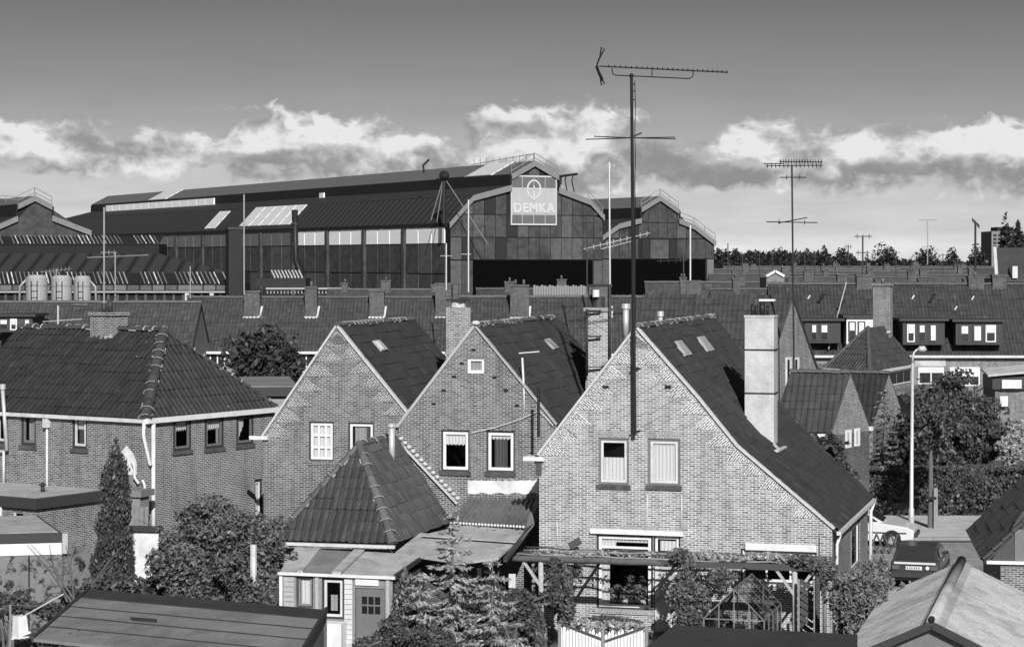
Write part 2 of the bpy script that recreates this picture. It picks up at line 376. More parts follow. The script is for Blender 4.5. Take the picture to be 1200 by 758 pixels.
# ------------------------------------------------------------------ building kit
def wall_mesh(name, w, poly, holes, mat, parent, reveal=.10, rmat=None, flip=False):
    """poly: [(q,z)..] in wall coordinates; holes: [(q0,z0,q1,z1)] cut right through, with reveals"""
    bm = bmesh.new()
    vs = [bm.verts.new((q, 0, z)) for q, z in poly]; bm.faces.new(vs)
    for (a, b, c, d) in holes:
        for co, no in (((a,0,0),(1,0,0)), ((c,0,0),(1,0,0)), ((0,0,b),(0,0,1)), ((0,0,d),(0,0,1))):
            bmesh.ops.bisect_plane(bm, geom=bm.verts[:]+bm.edges[:]+bm.faces[:], plane_co=co, plane_no=no, dist=1e-5)
    dead = []
    for f in bm.faces:
        c = f.calc_center_median()
        if any(a+1e-4 < c.x < cc-1e-4 and b+1e-4 < c.z < d-1e-4 for a, b, cc, d in holes): dead.append(f)
    bmesh.ops.delete(bm, geom=dead, context='FACES')
    mb = MB(); 
    for f in bm.faces: mb.quad(*[w.W(v.co.x, v.co.z) for v in f.verts])
    bm.free()
    for a, b, c, d in holes:
        r = -reveal
        mb.quad(w.W(a,b), w.W(a,d), w.W(a,d,r), w.W(a,b,r)); mb.quad(w.W(c,b,r), w.W(c,d,r), w.W(c,d), w.W(c,b))
        mb.quad(w.W(a,b,r), w.W(c,b,r), w.W(c,b), w.W(a,b)); mb.quad(w.W(a,d), w.W(c,d), w.W(c,d,r), w.W(a,d,r))
    o = mb.build(name, mat, parent)
    bm = bmesh.new(); bm.from_mesh(o.data); bmesh.ops.remove_doubles(bm, verts=bm.verts, dist=1e-4); bmesh.ops.recalc_face_normals(bm, faces=bm.faces)
    bm.to_mesh(o.data); bm.free(); o.data.uv_layers.remove(o.data.uv_layers[0]); autouv(o.data)
    return o
def wavy(w, q0, q1, z0, z1, o, amp=.02, n=None, scallop=0.0, cut=0.0):
    """a hanging curtain: pleated sheet"""
    mb = MB(); n = n or max(6, int((q1-q0)/.025)); ph = random.random()*6
    for k in range(n+1):
        f = k/n; q = q0+(q1-q0)*f; oo = o+amp*math.sin(f*(q1-q0)/.11*2*math.pi+ph)+amp*.5*math.sin(f*(q1-q0)/.047*2*math.pi)
        zb = z0+scallop*(.5+.5*math.cos((q-q0)/.12*2*math.pi))+cut*f
        mb.v += [tuple(w.W(q, zb, oo)), tuple(w.W(q, z1, oo))]
    for k in range(n): mb.f.append((2*k, 2*k+2, 2*k+3, 2*k+1))
    return mb
def window(root, w, px, frame=WHITE, fw=.06, vs=(), hs=(), curt=(), sill='brick', lintel=None, depth=.09, glass=GLASS, outer=None, sillmat=None, holes=None, label=None):
    """px = (u0, v0, u1, v1) in the photograph or ('m', q0, z0, q1, z1)"""
    if px[0] == 'm': q0, z0, q1, z1 = px[1:]
    else:
        um, vm = (px[0]+px[2])/2, (px[1]+px[3])/2
        q0, q1 = w.S(px[0]), w.S(px[2]); z1 = w.sz(um, px[1])[1]; z0 = w.sz(um, px[3])[1]
    if holes is not None: holes.append((q0, z0, q1, z1))
    d = -depth if holes is not None else .03
    mb = MB()
    a0, a1, b0, b1 = q0, q1, z0, z1
    if outer:      # a dark outer frame round the pale one
        ow = outer[0]; om = MB()
        om.wbox(w, q0+.002, q0+ow, z0+.002, z1-.002, d-.03, d+.045); om.wbox(w, q1-ow, q1-.002, z0+.002, z1-.002, d-.03, d+.045)
        om.wbox(w, q0+ow, q1-ow, z0+.002, z0+ow, d-.03, d+.045); om.wbox(w, q0+ow, q1-ow, z1-ow, z1-.002, d-.03, d+.045)
        oo = om.build('window', outer[1], root, label=label); a0, a1, b0, b1 = q0+ow, q1-ow, z0+ow, z1-ow; par = oo; nm = 'sash'
    else: par = root; nm = 'window'
    mb.wbox(w, a0, a0+fw, b0, b1, d-.02, d+.03); mb.wbox(w, a1-fw, a1, b0, b1, d-.02, d+.03)
    mb.wbox(w, a0+fw, a1-fw, b0, b0+fw, d-.02, d+.03); mb.wbox(w, a0+fw, a1-fw, b1-fw, b1, d-.02, d+.03)
    for f in vs: c = a0+(a1-a0)*f; mb.wbox(w, c-fw*.4, c+fw*.4, b0+fw, b1-fw, d-.018, d+.028)
    for f in hs: c = b0+(b1-b0)*f; mb.wbox(w, a0+fw, a1-fw, c-fw*.4, c+fw*.4, d-.016, d+.026)
    f_ = mb.build(nm, frame, par, label=None if outer else label)
    top = par if outer else f_
    pm = MB(); pm.quad(w.W(a0+fw, b0+fw, d), w.W(a1-fw, b0+fw, d), w.W(a1-fw, b1-fw, d), w.W(a0+fw, b1-fw, d)); pm.build('pane', glass, top)
    for c in curt:
        x0, y0, x1, y1, m = c[:5]; sc = c[5] if len(c) > 5 else 0; cut = c[6] if len(c) > 6 else 0
        wavy(w, a0+fw+(a1-a0-2*fw)*x0, a0+fw+(a1-a0-2*fw)*x1, b0+fw+(b1-b0-2*fw)*y0, b0+fw+(b1-b0-2*fw)*y1, d-.04, amp=.012, scallop=sc, cut=cut).build('curtain', m, top)
    if sill:
        MB().wbox(w, q0-.05, q1+.05, z0-.13, z0+.01, -.06, .05).build('sill', sillmat or BR_SD, top)
    if lintel:
        lm = MB(); n = max(3, int((q1-q0+.1)/.067)); L = q1-q0+.1
        for k in range(n): lm.wbox(w, q0-.05+L*k/n+.006, q0-.05+L*(k+1)/n-.006, z1+.01, z1+.21, -.05, .006+.004*random.random())
        lm.build('lintel_bricks', lintel, top, kind='stuff')
    return top
def soldier(root, w, q0, q1, z0, z1, mat): 
    lm = MB(); n = max(3, int((q1-q0)/.067)); L = q1-q0
    for k in range(n): lm.wbox(w, q0+L*k/n+.006, q0+L*(k+1)/n-.006, z0, z1, -.03, .006+.004*random.random())
    return lm.build('soldier_course', mat, root, kind='stuff')
def wedges(root, w, A, B, side, mat, L=.55, inset=.07):
    """tumbled brick triangles along a gable verge from A (lower) to B (upper), both (q,z); side +1 left verge, -1 right verge"""
    A, B = Vector(A), Vector(B); d = (B-A); n = max(1, int(d.length/L)); d.normalize(); st = (B-A).length/n
    inn = Vector((d.y, -d.x)) if side > 0 else Vector((-d.y, d.x))
    tan = abs(d.y/d.x)
    for k in range(n):
        lo = A+d*(st*k+.03)+inn*inset; hi = A+d*(st*(k+1)-.02)+inn*inset; ln = (hi-lo).length
        C = hi+inn*(ln*tan*.93)
        o = MB(); p = [lo, C, hi] if side > 0 else [lo, hi, C]
        pw = [w.W(q.x, q.y, .012) for q in p]; bk = [w.W(q.x, q.y, -.01) for q in p]
        o.v = [tuple(x) for x in pw+bk]; o.f = [(0,1,2), (5,4,3), (0,3,4,1), (1,4,5,2), (2,5,3,0)]
        ob = o.build('brick_wedge', mat, root, fixn=False)
        uvl = ob.data.uv_layers[0]; a0 = math.floor((lo.dot(inn))/.21)*.21
        P2 = p+p
        for li in range(len(ob.data.loops)):
            q = P2[ob.data.loops[li].vertex_index]; uvl.data[li].uv = (q.dot(inn), q.dot(d))
def verge(root, pts, mat, w, o0=-.12, o1=.07, th=.07, name='verge_strip'):
    mb = MB()
    for a, b in zip(pts[:-1], pts[1:]):
        a, b = Vector(a), Vector(b); d = (b-a).normalized(); nn = Vector((-d.y, d.x))
        if nn.y < 0: nn = -nn
        mb.prism([w.W(a.x, a.y, o1), w.W(b.x, b.y, o1), w.W(b.x+nn.x*th, b.y+nn.y*th, o1), w.W(a.x+nn.x*th, a.y+nn.y*th, o1)], w.n*(o0-o1))
    return mb.build(name, mat, root)
# ---- tiles
def frame2(poly):
    p0 = Vector(poly[0]); ux = (Vector(poly[1])-p0).normalized(); n = Vector((0, 0, 0))
    c = sum((Vector(p) for p in poly), Vector())/len(poly)
    for k in range(len(poly)): n += (Vector(poly[k])-c).cross(Vector(poly[(k+1) % len(poly)])-c)
    n.normalize()
    if n.z < 0: n = -n
    ux = (ux-n*ux.dot(n)).normalized(); uy = n.cross(ux)
    if uy.z < 0: uy = -uy; 
    return p0, ux, uy, n
def prof(f, h):      # pantile: trough then roll
    x = min(max((f-.42)/.40, 0), 1); return h*(x*x*(3-2*x))*(1 if f < .86 else 1-.9*((f-.86)/.14)**2)
def tile_roof(parent, poly, mat, tw=.21, tl=.33, h=.035, objects=False, seg=7, jitter=.006, deck=True, deckmat=None, name='roof', lift=.03, tilt=.018, flatq=False):
    """poly (convex, coplanar): first two points = the eave, left to right. Returns the roof deck part, tiles under it"""
    p0, ux, uy, n = frame2(poly)
    pts = [Vector(((Vector(p)-p0).dot(ux), (Vector(p)-p0).dot(uy))) for p in poly]
    dk = MB(); dk.prism([Vector(p)-n*.02 for p in poly], n*-.07)
    roof = dk.build(name, deckmat or mat, parent)
    area = sum(pts[k].x*pts[(k+1) % len(pts)].y-pts[(k+1) % len(pts)].x*pts[k].y for k in range(len(pts)))
    if area < 0: pts = pts[::-1]
    x0, x1 = min(p.x for p in pts), max(p.x for p in pts); y0, y1 = min(p.y for p in pts), max(p.y for p in pts)
    nx, ny = int((x1-x0)/tw)+1, int((y1-y0)/tl)+1
    def W3(x, y, z): return p0+ux*x+uy*y+n*z
    def inside(x, y, m=0.0):
        for k in range(len(pts)):
            a, b = pts[k], pts[(k+1) % len(pts)]; e = b-a
            if (e.x*(y-a.y)-e.y*(x-a.x))/e.length < m: return False
        return True
    def tile(cx, cy, dz, ry, rx):
        v = []; 
        for k in range(seg+1):
            f = k/seg; hh = prof(f, h); x = cx+tw*1.0*f+rx
            for yy, zz in ((cy-.02+ry, hh+lift+tilt), (cy-.02+ry, hh+lift-.005), (cy+tl+ry, hh+lift)):
                v.append((x, yy, zz+dz))
        f_ = []
        for k in range(seg):
            i = 3*k; f_ += [(i, i+3, i+5, i+2), (i+1, i+4, i+3, i)]
        return v, f_
    V, Fc, TN = [], [], []
    rnd = random.Random(5)
    shared = []
    off = rootloc(parent)
    rot = Matrix((ux, uy, n)).transposed().to_4x4()
    if objects:
        for k in range(4):
            v, f_ = tile(0, 0, 0, 0, 0); me = bpy.data.meshes.new('roof_tile')
            v = [(a, b+(rnd.random()-.5)*.004, c+(rnd.random()-.5)*.004) for a, b, c in v]
            v += [(tw, 0, -.01), (0, 0, -.01)]
            me.from_pydata(v, [], f_); me.update(); autouv(me); me.materials.append(mat); shared.append(me)
    cnt = 0
    for j in range(ny):
        for i in range(nx):
            cx, cy = x0+i*tw, y0+j*tl
            cor = [(cx, cy), (cx+tw, cy), (cx+tw, cy+tl), (cx, cy+tl)]
            ins = [inside(*c) for c in cor]
            if not any(ins) and not inside(cx+tw/2, cy+tl/2): continue
            dz, ry, rx = (rnd.random()-.5)*jitter*2+.02*math.sin(cx*.9+j*1.7)*math.sin(j*.6+cx*.35), (rnd.random()-.5)*.03, (rnd.random()-.5)*.02
            if objects and all(ins):
                o = link(bpy.data.objects.new('roof_tile', rnd.choice(shared))); o.parent = roof
                o.matrix_local = Matrix.Translation(W3(cx+rx, cy+ry, dz)-off) @ rot @ Matrix.Rotation((rnd.random()-.5)*.03, 4, 'Z') @ Matrix.Rotation((rnd.random()-.5)*.02, 4, 'X')
                cnt += 1
            elif objects:
                v, f_ = tile(cx, cy, dz, 0, 0); bm = bmesh.new(); bv = [bm.verts.new(a) for a in v]
                for q in f_: bm.faces.new([bv[z] for z in q])
                for k in range(len(pts)):
                    a, b = pts[k], pts[(k+1) % len(pts)]; e = b-a
                    bmesh.ops.bisect_plane(bm, geom=bm.verts[:]+bm.edges[:]+bm.faces[:], plane_co=(a.x, a.y, 0), plane_no=(e.y, -e.x, 0), clear_outer=True, dist=1e-5)
                if len(bm.faces) > 2:
                    for q in bm.verts: q.co = W3(*q.co)-off
                    me = bpy.data.meshes.new('roof_tile'); bm.to_mesh(me); autouv(me); me.materials.append(mat)
                    o = link(bpy.data.objects.new('roof_tile', me)); o.parent = roof; cnt += 1
                bm.free()
            else:
                v, f_ = tile(cx, cy, dz, 0, 0); b = len(V); V += v; Fc += [tuple(b+q for q in t) for t in f_]; TN += [rnd.uniform(-.16, .14)+(.35 if rnd.random() < .03 else 0)]*len(f_)
    if not objects and V:
        bm = bmesh.new(); me = bpy.data.meshes.new('roof_tiling'); me.from_pydata(V, [], Fc); me.attributes.new('tone', 'FLOAT', 'FACE').data.foreach_set('value', TN); bm.from_mesh(me)
        for k in range(len(pts)):
            a, b = pts[k], pts[(k+1) % len(pts)]; e = b-a
            bmesh.ops.bisect_plane(bm, geom=bm.verts[:]+bm.edges[:]+bm.faces[:], plane_co=(a.x, a.y, 0), plane_no=(e.y, -e.x, 0), clear_outer=True, dist=1e-5)
        bm.to_mesh(me); bm.free()
        co = np.empty(len(me.vertices)*3, dtype=np.float32); me.vertices.foreach_get('co', co); co = co.reshape(-1, 3)
        M = np.array([ux, uy, n]); co = co@M+np.array(p0-off); me.vertices.foreach_set('co', co.astype(np.float32).ravel()); me.update(); autouv(me)
        me.materials.append(mat); o = link(bpy.data.objects.new('roof_tiling', me)); o.parent = roof; o['kind'] = 'stuff'
    return roof
def ridge_tiles(parent, p0, p1, r=.12, L=.38, mat=None, objects=True, mortar=MORTAR_D, mort=True):
    """half-round ridge or hip tiles, each lapping the next, bedded in pale mortar"""
    p0, p1 = Vector(p0), Vector(p1); d = p1-p0; n = max(1, round(d.length/L)); st = d.length/n; d.normalize()
    side = d.cross(Vector((0, 0, 1))).normalized(); up = side.cross(d)
    off = rootloc(parent); mat = mat or T_RIDGE
    def piece(k, big):
        v = []; f = []
        for j, (t, rr) in enumerate(((-.03, r*1.16), (st*.16, r*1.16), (st*.16, r), (st, r*.94))):
            for a in range(7):
                th = math.pi*a/6; v.append(p0+d*(st*k+t)+side*(math.cos(th)*rr)+up*(math.sin(th)*rr*.9-.02))
        for j in range(3):
            for a in range(6): f.append((j*7+a, j*7+a+1, j*7+8+a, j*7+7+a))
        f.append(tuple(range(6, -1, -1)))
        return v, f
    allm = MB()
    for k in range(n):
        v, f = piece(k, 0)
        jx = Vector(((random.random()-.5)*.02, 0, (random.random()-.5)*.02)); v = [q+jx for q in v]
        if objects:
            mb = MB(); mb.v = [tuple(q) for q in v]; mb.f = f; mb.build('ridge_tile', mat, parent, fixn=False)
        else:
            b = len(allm.v); allm.v += [tuple(q) for q in v]; allm.f += [tuple(b+x for x in t) for t in f]
    if not objects: allm.build('ridge_tiling', mat, parent, kind='stuff', fixn=False)
    if mort:
        mb = MB()
        for k in range(n):
            if random.random() < .35: continue
            c = p0+d*(st*k+.02+random.uniform(-.08, .08)); 
            ra = r*1.2; arc = [p0+d*(st*k-.03)+side*(math.cos(math.pi*a/6)*ra)+up*(math.sin(math.pi*a/6)*ra*.9-.02) for a in range(7)]
            for a in range(random.randint(0, 2), random.randint(4, 6)): mb.bar(arc[a], arc[a+1], .06, .02)
            for s in (-1, 1):
              if random.random() < .4: mb.bar(c+side*s*r*.95-up*.04-d*.05*random.random(), c+side*s*r*1.0-up*.03+d*(st*(.1+.6*random.random())), .05, .04)
        mb.build('mortar_bedding', mortar, parent, kind='stuff')
def strip(parent, pts, w_, h_, mat, name):
    mb = MB()
    for a, b in zip(pts[:-1], pts[1:]): mb.bar(a, b, w_, h_)
    return mb.build(name, mat, parent)
def pipe(parent, pts, r, mat, name='downpipe', n=8): return MB().tube(pts, r, n).build(name, mat, parent, smooth=True)
def chimney(root, c, w, d, z0, z1, ang, mat=BR_C, pots=2, cap=True, flash=True, pothe=.35, capmat=RENDER, name='chimney'):
    """c=(x,y) centre; w along ang, d across"""
    wl = Wall(0, c[1], ang, x0=c[0])
    mb = MB(); mb.wbox(wl, -w/2, w/2, z0, z1, -d/2, d/2); ch = mb.build(name, mat, root)
    if cap: MB().wbox(wl, -w/2-.06, w/2+.06, z1-.10, z1+.02, -d/2-.06, d/2+.06).build('chimney_cap', capmat, ch)
    for k in range(pots):
        q = (k-(pots-1)/2)*w/(pots+.3)
        MB().tube([wl.W(q, z1), wl.W(q, z1+pothe)], [.1, .085], 8).build('chimney_pot', T_RIDGE, ch, smooth=True)
    return ch, wl
def yagi(mb, c, d, L, n, el_len, up=(0, 0, 1), r=.012, boom_r=.018, vert=False):
    """boom along d centred on c with n elements"""
    c, d = Vector(c), Vector(d).normalized(); mb.tube([c-d*L/2, c+d*L/2], boom_r, 5)
    e = Vector((0, 0, 1)) if vert else d.cross(Vector((0, 0, 1))).normalized()
    for k in range(n):
        p = c+d*(-L/2+L*k/(n-1)); ll = el_len*(1.1-.35*k/(n-1)); mb.tube([p-e*ll/2, p+e*ll/2], r, 4)
# ---- foliage
def leaf_mesh(name, pts, size, mat, parent, up=.3, aspect=1.6, droop=None, kind=None, tri=False, dirs=None):
    pts = np.asarray(pts, dtype=np.float64); N = len(pts)
    n = RNG.normal(size=(N, 3)); n[:, 2] += up*2; n /= np.linalg.norm(n, axis=1)[:, None]
    a = RNG.normal(size=(N, 3)) if dirs is None else np.asarray(dirs)+RNG.normal(size=(N, 3))*.25
    a -= n*(a*n).sum(1)[:, None]; a /= np.linalg.norm(a, axis=1)[:, None]+1e-9
    b = np.cross(n, a); s = size*(.45+1.3*RNG.random((N, 1))**1.6)
    a = a*s*aspect/2; b = b*s/2
    V = np.stack([pts-a, pts+b*.9-a*.1, pts+a, pts-b*.9-a*.1], 1).reshape(-1, 3)
    off = np.array(rootloc(parent) if parent else (0, 0, 0)); V = (V-off).astype(np.float32)
    me = bpy.data.meshes.new(name); me.vertices.add(4*N); me.vertices.foreach_set('co', V.ravel())
    me.loops.add(4*N); me.loops.foreach_set('vertex_index', np.arange(4*N, dtype=np.int32))
    me.polygons.add(N); me.polygons.foreach_set('loop_start', np.arange(0, 4*N, 4, dtype=np.int32)); me.polygons.foreach_set('loop_total', np.full(N, 4, dtype=np.int32))
    me.update(calc_edges=True); me.validate(); me.materials.append(mat)
    o = link(bpy.data.objects.new(name, me)); 
    if parent: o.parent = parent
    if kind: o['kind'] = kind
    return o
def clump_pts(clumps, n, shell=.55):
    """points spread through the outer part of ellipsoid clumps [(x,y,z,rx,ry,rz)]"""
    cl = np.array(clumps, dtype=np.float64); vol = (cl[:, 3]*cl[:, 4]*cl[:, 5])**.67; idx = RNG.choice(len(cl), n, p=vol/vol.sum())
    d = RNG.normal(size=(n, 3)); d /= np.linalg.norm(d, axis=1)[:, None]; r = shell+(1.08-shell)*RNG.random((n, 1))**.6
    return cl[idx, :3]+d*r*cl[idx, 3:6]
def crown(cx, cy, cz, rx, ry, rz, k=22, s=.36, rnd=None):
    """uneven crown: k clumps scattered through an ellipsoid"""
    out = []
    for i in range(k):
        d = RNG.normal(size=3); d /= np.linalg.norm(d); r = (.25+.55*RNG.random()); f = s*(.65+.7*RNG.random())
        out.append((cx+d[0]*rx*r, cy+d[1]*ry*r, cz+d[2]*rz*r, rx*f, ry*f, rz*f))
    for i in range(int(k*.55)):      # sprigs breaking the outline
        d = RNG.normal(size=3); d /= np.linalg.norm(d); r = .80+.32*RNG.random(); f = .07+.10*RNG.random()
        out.append((cx+d[0]*rx*r, cy+d[1]*ry*r, cz+d[2]*rz*r, rx*f, ry*f, rz*f))
    return out
def tree(name, x, y, z0, h, rx, ry, label, leafmat=LEAF, n=4000, size=.12, trunk_h=None, k=24, group=None, cat='tree', s=.36, aspect=1.6, trunk_r=.12, low=.0, bark=BARK, shell=.55):
    t = thing(name, (x, y, z0), label, cat, group)
    th = h*.35 if trunk_h is None else trunk_h; cz = z0+th*(1-low)+(h-th*(1-low))/2; rz = (h-th*(1-low))/2
    cl = crown(x, y, cz, rx, ry, rz, k, s)
    leaf_mesh('crown', clump_pts(cl, n, shell), size, leafmat, t, aspect=aspect)
    mb = MB(); mb.tube([(x, y, z0-.1), (x+.03, y, z0+th*.6), (x, y, z0+th+rz*.8)], [trunk_r*1.2, trunk_r, trunk_r*.4], 7)
    for i in range(min(7, k)):
        c = cl[i]; mb.tube([(x, y, z0+th*.8+rz*.15*i/3), ((x+c[0])/2, (y+c[1])/2, (z0+th+c[2])/2), (c[0], c[1], c[2])], [trunk_r*.5, trunk_r*.3, trunk_r*.1], 5)
    mb.build('trunk', bark, t)
    return t
# ================================================================== GROUND
def sheet(name, pts, z, mat):
    mb = MB(); mb.quad(*[(p[0], p[1], z) for p in pts]); o = mb.build(name, mat, None, kind='structure'); return o
sheet('ground', [(-3000, -60), (3000, -60), (3000, 6000), (-3000, 6000)], 0.0, EARTH)
def gp(u, v, z=0.0): y = (CAMH-z)*F/(v-HOR); return ((u-600)/F*y, y)
A_ = -15.5
# paved street to the right, its verge path and kerb
sheet('road', [(11.9, 48), (24.2, 48), (24.2, 86.5), (11.9, 86.5)], .004, ASPH)
sheet('pavement', [(13.0, 87.4), (40, 87.4), (40, 94.9), (13.0, 94.9)], .10, PAVE)
kerb = MB().box(11.9, 40, 87.22, 87.38, -.02, .105).build('kerb', KERB, None, kind='structure')
koff = rootloc(kerb)
for k in range(30):
    x = 11.9+k*.93; dz = random.uniform(-.008, .008); MB().box(x+.012, x+.918, 87.20, 87.40, -.02, .125+dz).build('kerb_stone', KERB, kerb)
# ================================================================== MAIN HOUSE
WM = Wall(975, 64.0, A_)
def L(w, q, t, z): return w.W(q, z, -t)
base = WM.W(0, 0)
house = thing('brick_house', base, 'front light brick gable house with a tall rendered chimney on its long dark roof', 'house')
sA, zA = WM.sz(746, 385); sK, zK = WM.sz(863, 523); sL, zL = WM.sz(632, 533); zR = WM.sz(975, 618)[1]; s1, z1_ = WM.sz(817, 466)
holes = []
window(house, WM, (701, 513, 737, 568), frame=WHITE_D, fw=.07, curt=[(0, 0, 1, .60, CURT, 0)], lintel=BR_S, outer=(.075, MIDP), holes=holes, label='left upstairs window with low white net curtain')
window(house, WM, (759, 514, 797, 569), frame=WHITE_D, fw=.07, curt=[(0, 0, 1, .97, CURT, 0)], lintel=BR_S, outer=(.075, MIDP), holes=holes, label='right upstairs window filled by white curtain')
# big ground-floor window with fanlights
window(house, WM, (699, 626, 765, 714), frame=WHITE, fw=.09, hs=(.84,), curt=[(0, .0, .16, .80, CURT, 0), (.0, .95, 1, 1, CURT, 0), (.0, .84, .3, .95, CURT, 0)], outer=(.06, DARKP), holes=holes, sillmat=BR_S, label='large living room window with plants on the sill')
window(house, WM, (765.6, 627, 797, 652), frame=WHITE, fw=.07, curt=[(0.1, .1, 1, .85, CURT, 0)], outer=(.05, DARKP), holes=holes, sill=None, label='fanlight over the garden door')
window(house, WM, (868, 644, 957, 684), frame=WHITE, fw=.07, vs=(.33, .66), curt=[(0, .72, 1, 1, CURT, 0.05)], outer=(.05, DARKP), holes=holes, sillmat=WHITE, label='wide kitchen window under the white lintel')
qd0, qd1 = WM.S(766.4), WM.S(796); zd1 = WM.sz(780, 653)[1]
holes.append((qd0, .05, qd1, zd1))
wall_mesh('front_wall', WM, [(sL, 0), (0, 0), (0, zR), (sK, zK), (s1, z1_), (sA, zA), (sL, zL)], holes, BR_L, house)
dr = MB(); dr.wbox(WM, qd0+.02, qd1-.02, .06, zd1-.02, -.09, -.05); door = dr.build('door', WHITE_D, house)
MB().wbox(WM, qd0+.14, qd1-.14, 1.0, zd1-.15, -.052, -.04).build('pane', CURT_G, door)
MB().wbox(WM, qd0+.08, qd0+.13, .95, 1.08, -.05, -.0).build('handle', METAL, door)
# plants standing inside the big window
q0, q1 = WM.S(712), WM.S(762)
for k in range(7):
    q = q0+(q1-q0)*(k+.5)/7; p = WM.W(q, WM.sz(735, 711)[1]+.02, -.32)
    pt = thing('potted_plant', p, ['small leafy houseplant in a dark pot at the left end of the big window sill', 'second houseplant from the left on the big window sill', 'third houseplant from the left, on the big window sill in a white pot', 'middle houseplant on the big window sill', 'houseplant right of the middle one on the big window sill', 'tall houseplant in a white pot near the right end of the big window', 'houseplant at the right end of the big window sill'][k], 'plant', 'houseplants in the big window')
    MB().tube([p, p+Vector((0, 0, .16))], [.07, .1], 10).build('pot', [DARKP, DARKP, WHITE, DARKP, DARKP, WHITE, DARKP][k], pt)
    hh = [.3, .5, .35, .7, .5, .75, .45][k]
    leaf_mesh('leaves', clump_pts([(p.x, p.y, p.z+.16+hh/2, .17, .15, hh/2)], 110, .1), .09, LEAF_B if k % 2 else LEAF_L, pt)
# lintels, white trim, verge strips, tumbled wedges
MB().wbox(WM, WM.S(692), WM.S(801), WM.sz(745, 626)[1], WM.sz(745, 620.5)[1], -.05, .10).build('lintel', WHITE, house, label='white projecting lintel over the big window')
soldier(house, WM, WM.S(692), WM.S(801), WM.sz(745, 620)[1], WM.sz(745, 620)[1]+.09, BR_S)
MB().wbox(WM, WM.S(874), WM.S(957), WM.sz(915, 645)[1], WM.sz(915, 637)[1], -.05, .08).build('lintel', WHITE, house)
verge(house, [(sL-.02, zL-.02), (sA, zA)], MORTAR, WM); verge(house, [(sA, zA), (s1, z1_), (sK, zK), (0.05, zR-.05)], MORTAR, WM)
wedges(house, WM, (sL, zL), (sA-.1, zA-.12), 1, BR_W); wedges(house, WM, (sK, zK), (sA+.1, zA-.12), -1, BR_W); wedges(house, WM, (-.35, zR+.28), (sK-.02, zK), -1, BR_W)
for (u, v) in ((710, 453), (783, 453)): q, z = WM.sz(u, v); MB().wbox(WM, q-.09, q+.09, z-.035, z+.035, -.02, .05).build('wall_anchor', BLACK, house)
# right side wall
WS = Wall(975, 64.0, 90+A_)
hs2 = []
window(house, WS, (997, 613, 1008, 668), frame=WHITE, fw=.06, outer=(.1, DARKP), curt=[(.0, 0, .5, 1, CURT, 0)], sill=None, holes=hs2, label='tall narrow window in the side wall')
LS = 9.2
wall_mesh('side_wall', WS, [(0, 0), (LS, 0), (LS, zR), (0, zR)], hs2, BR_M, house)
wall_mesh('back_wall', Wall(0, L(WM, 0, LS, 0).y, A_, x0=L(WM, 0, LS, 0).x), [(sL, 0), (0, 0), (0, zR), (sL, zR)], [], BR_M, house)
# roof: two pitches on the right, one on the left
RL = 12.6; ov = .04
fl = tile_roof(house, [L(WM, sL-.25, -.02, zL-.30), L(WM, sL-.25, 12, zL-.30), L(WM, sA, 12, zA), L(WM, sA, -.02, zA)][::-1][2:]+[L(WM, sA, 12, zA), L(WM, sA, -.02, zA)], T_MAIN) if False else None
def slope(hroot, w, qe, ze, qr, zr, t0e, t1e, t0r, t1r, mat, right=True, **kw):
    """roof plane between an eave (qe,ze) and a ridge (qr,zr), running into the depth t"""
    if right: pl = [L(w, qe, t0e, ze), L(w, qe, t1e, ze), L(w, qr, t1r, zr), L(w, qr, t0r, zr)]
    else: pl = [L(w, qe, t1e, ze), L(w, qe, t0e, ze), L(w, qr, t0r, zr), L(w, qr, t1r, zr)]
    return tile_roof(hroot, pl, mat, **kw)
LK = RL-(RL-LS)*(sK-sA)/(0-sA)
r1 = slope(house, WM, sK, zK+.03, sA, zA+.02, .07, LK, .07, RL, T_MAIN, h=.042, tw=.2)
zE = zR-.10; 
r2 = slope(house, WM, .16, zE+.0, sK, zK+.03, .07, LS, .07, LK, T_MAIN, h=.042, tw=.2)
r3 = slope(house, WM, sL-.2, zL-.22, sA, zA+.02, .07, RL, .07, RL, T_MAIN, right=False, h=.042, tw=.2, seg=5)
ridge_tiles(house, L(WM, sA, .0, zA+.06), L(WM, sA, RL, zA+.06), r=.11, mat=T_RIDGE)
# gutter and pipes on the right, corbel on the left
strip(house, [L(WM, .20, -.05, zR-.16), L(WM, .20, LS+.1, zR-.16)], .12, .10, WHITE_D, 'gutter')
pipe(house, [L(WM, .22, .2, zR-.2), L(WM, .12, .22, zR-.5), L(WM, .10, .22, .1)], .045, WHITE)
pipe(house, [L(WM, .22, LS-.2, zR-.2), L(WM, .12, LS-.2, zR-.5), L(WM, .10, LS-.2, .1)], .055, WHITE)
q, z = WM.sz(630, 537); MB().wbox(WM, q-.42, q+.22, z-.07, z+.05, -.5, .12).build('gutter_end', WHITE, house)
MB().wbox(WM, q-.04, q+.12, z-.5, z-.07, -.2, .05).build('corbel', BR_SD, house)
# pilaster at the right corner and narrow pipe marks
MB().wbox(WM, WM.S(961), WM.S(974), 0, WM.sz(968, 628)[1], -.02, .10).build('pilaster', BR_L, house)
for u, v0, v1 in ((653, 612, 640), (759, 580, 624), (799, 580, 624)):
    q, za = WM.sz(u, v0); zb = WM.sz(u, v1)[1]; pipe(house, [WM.W(q, zb, .02), WM.W(q, za, .02)], .013, WHITE, 'wall_cable', 5)
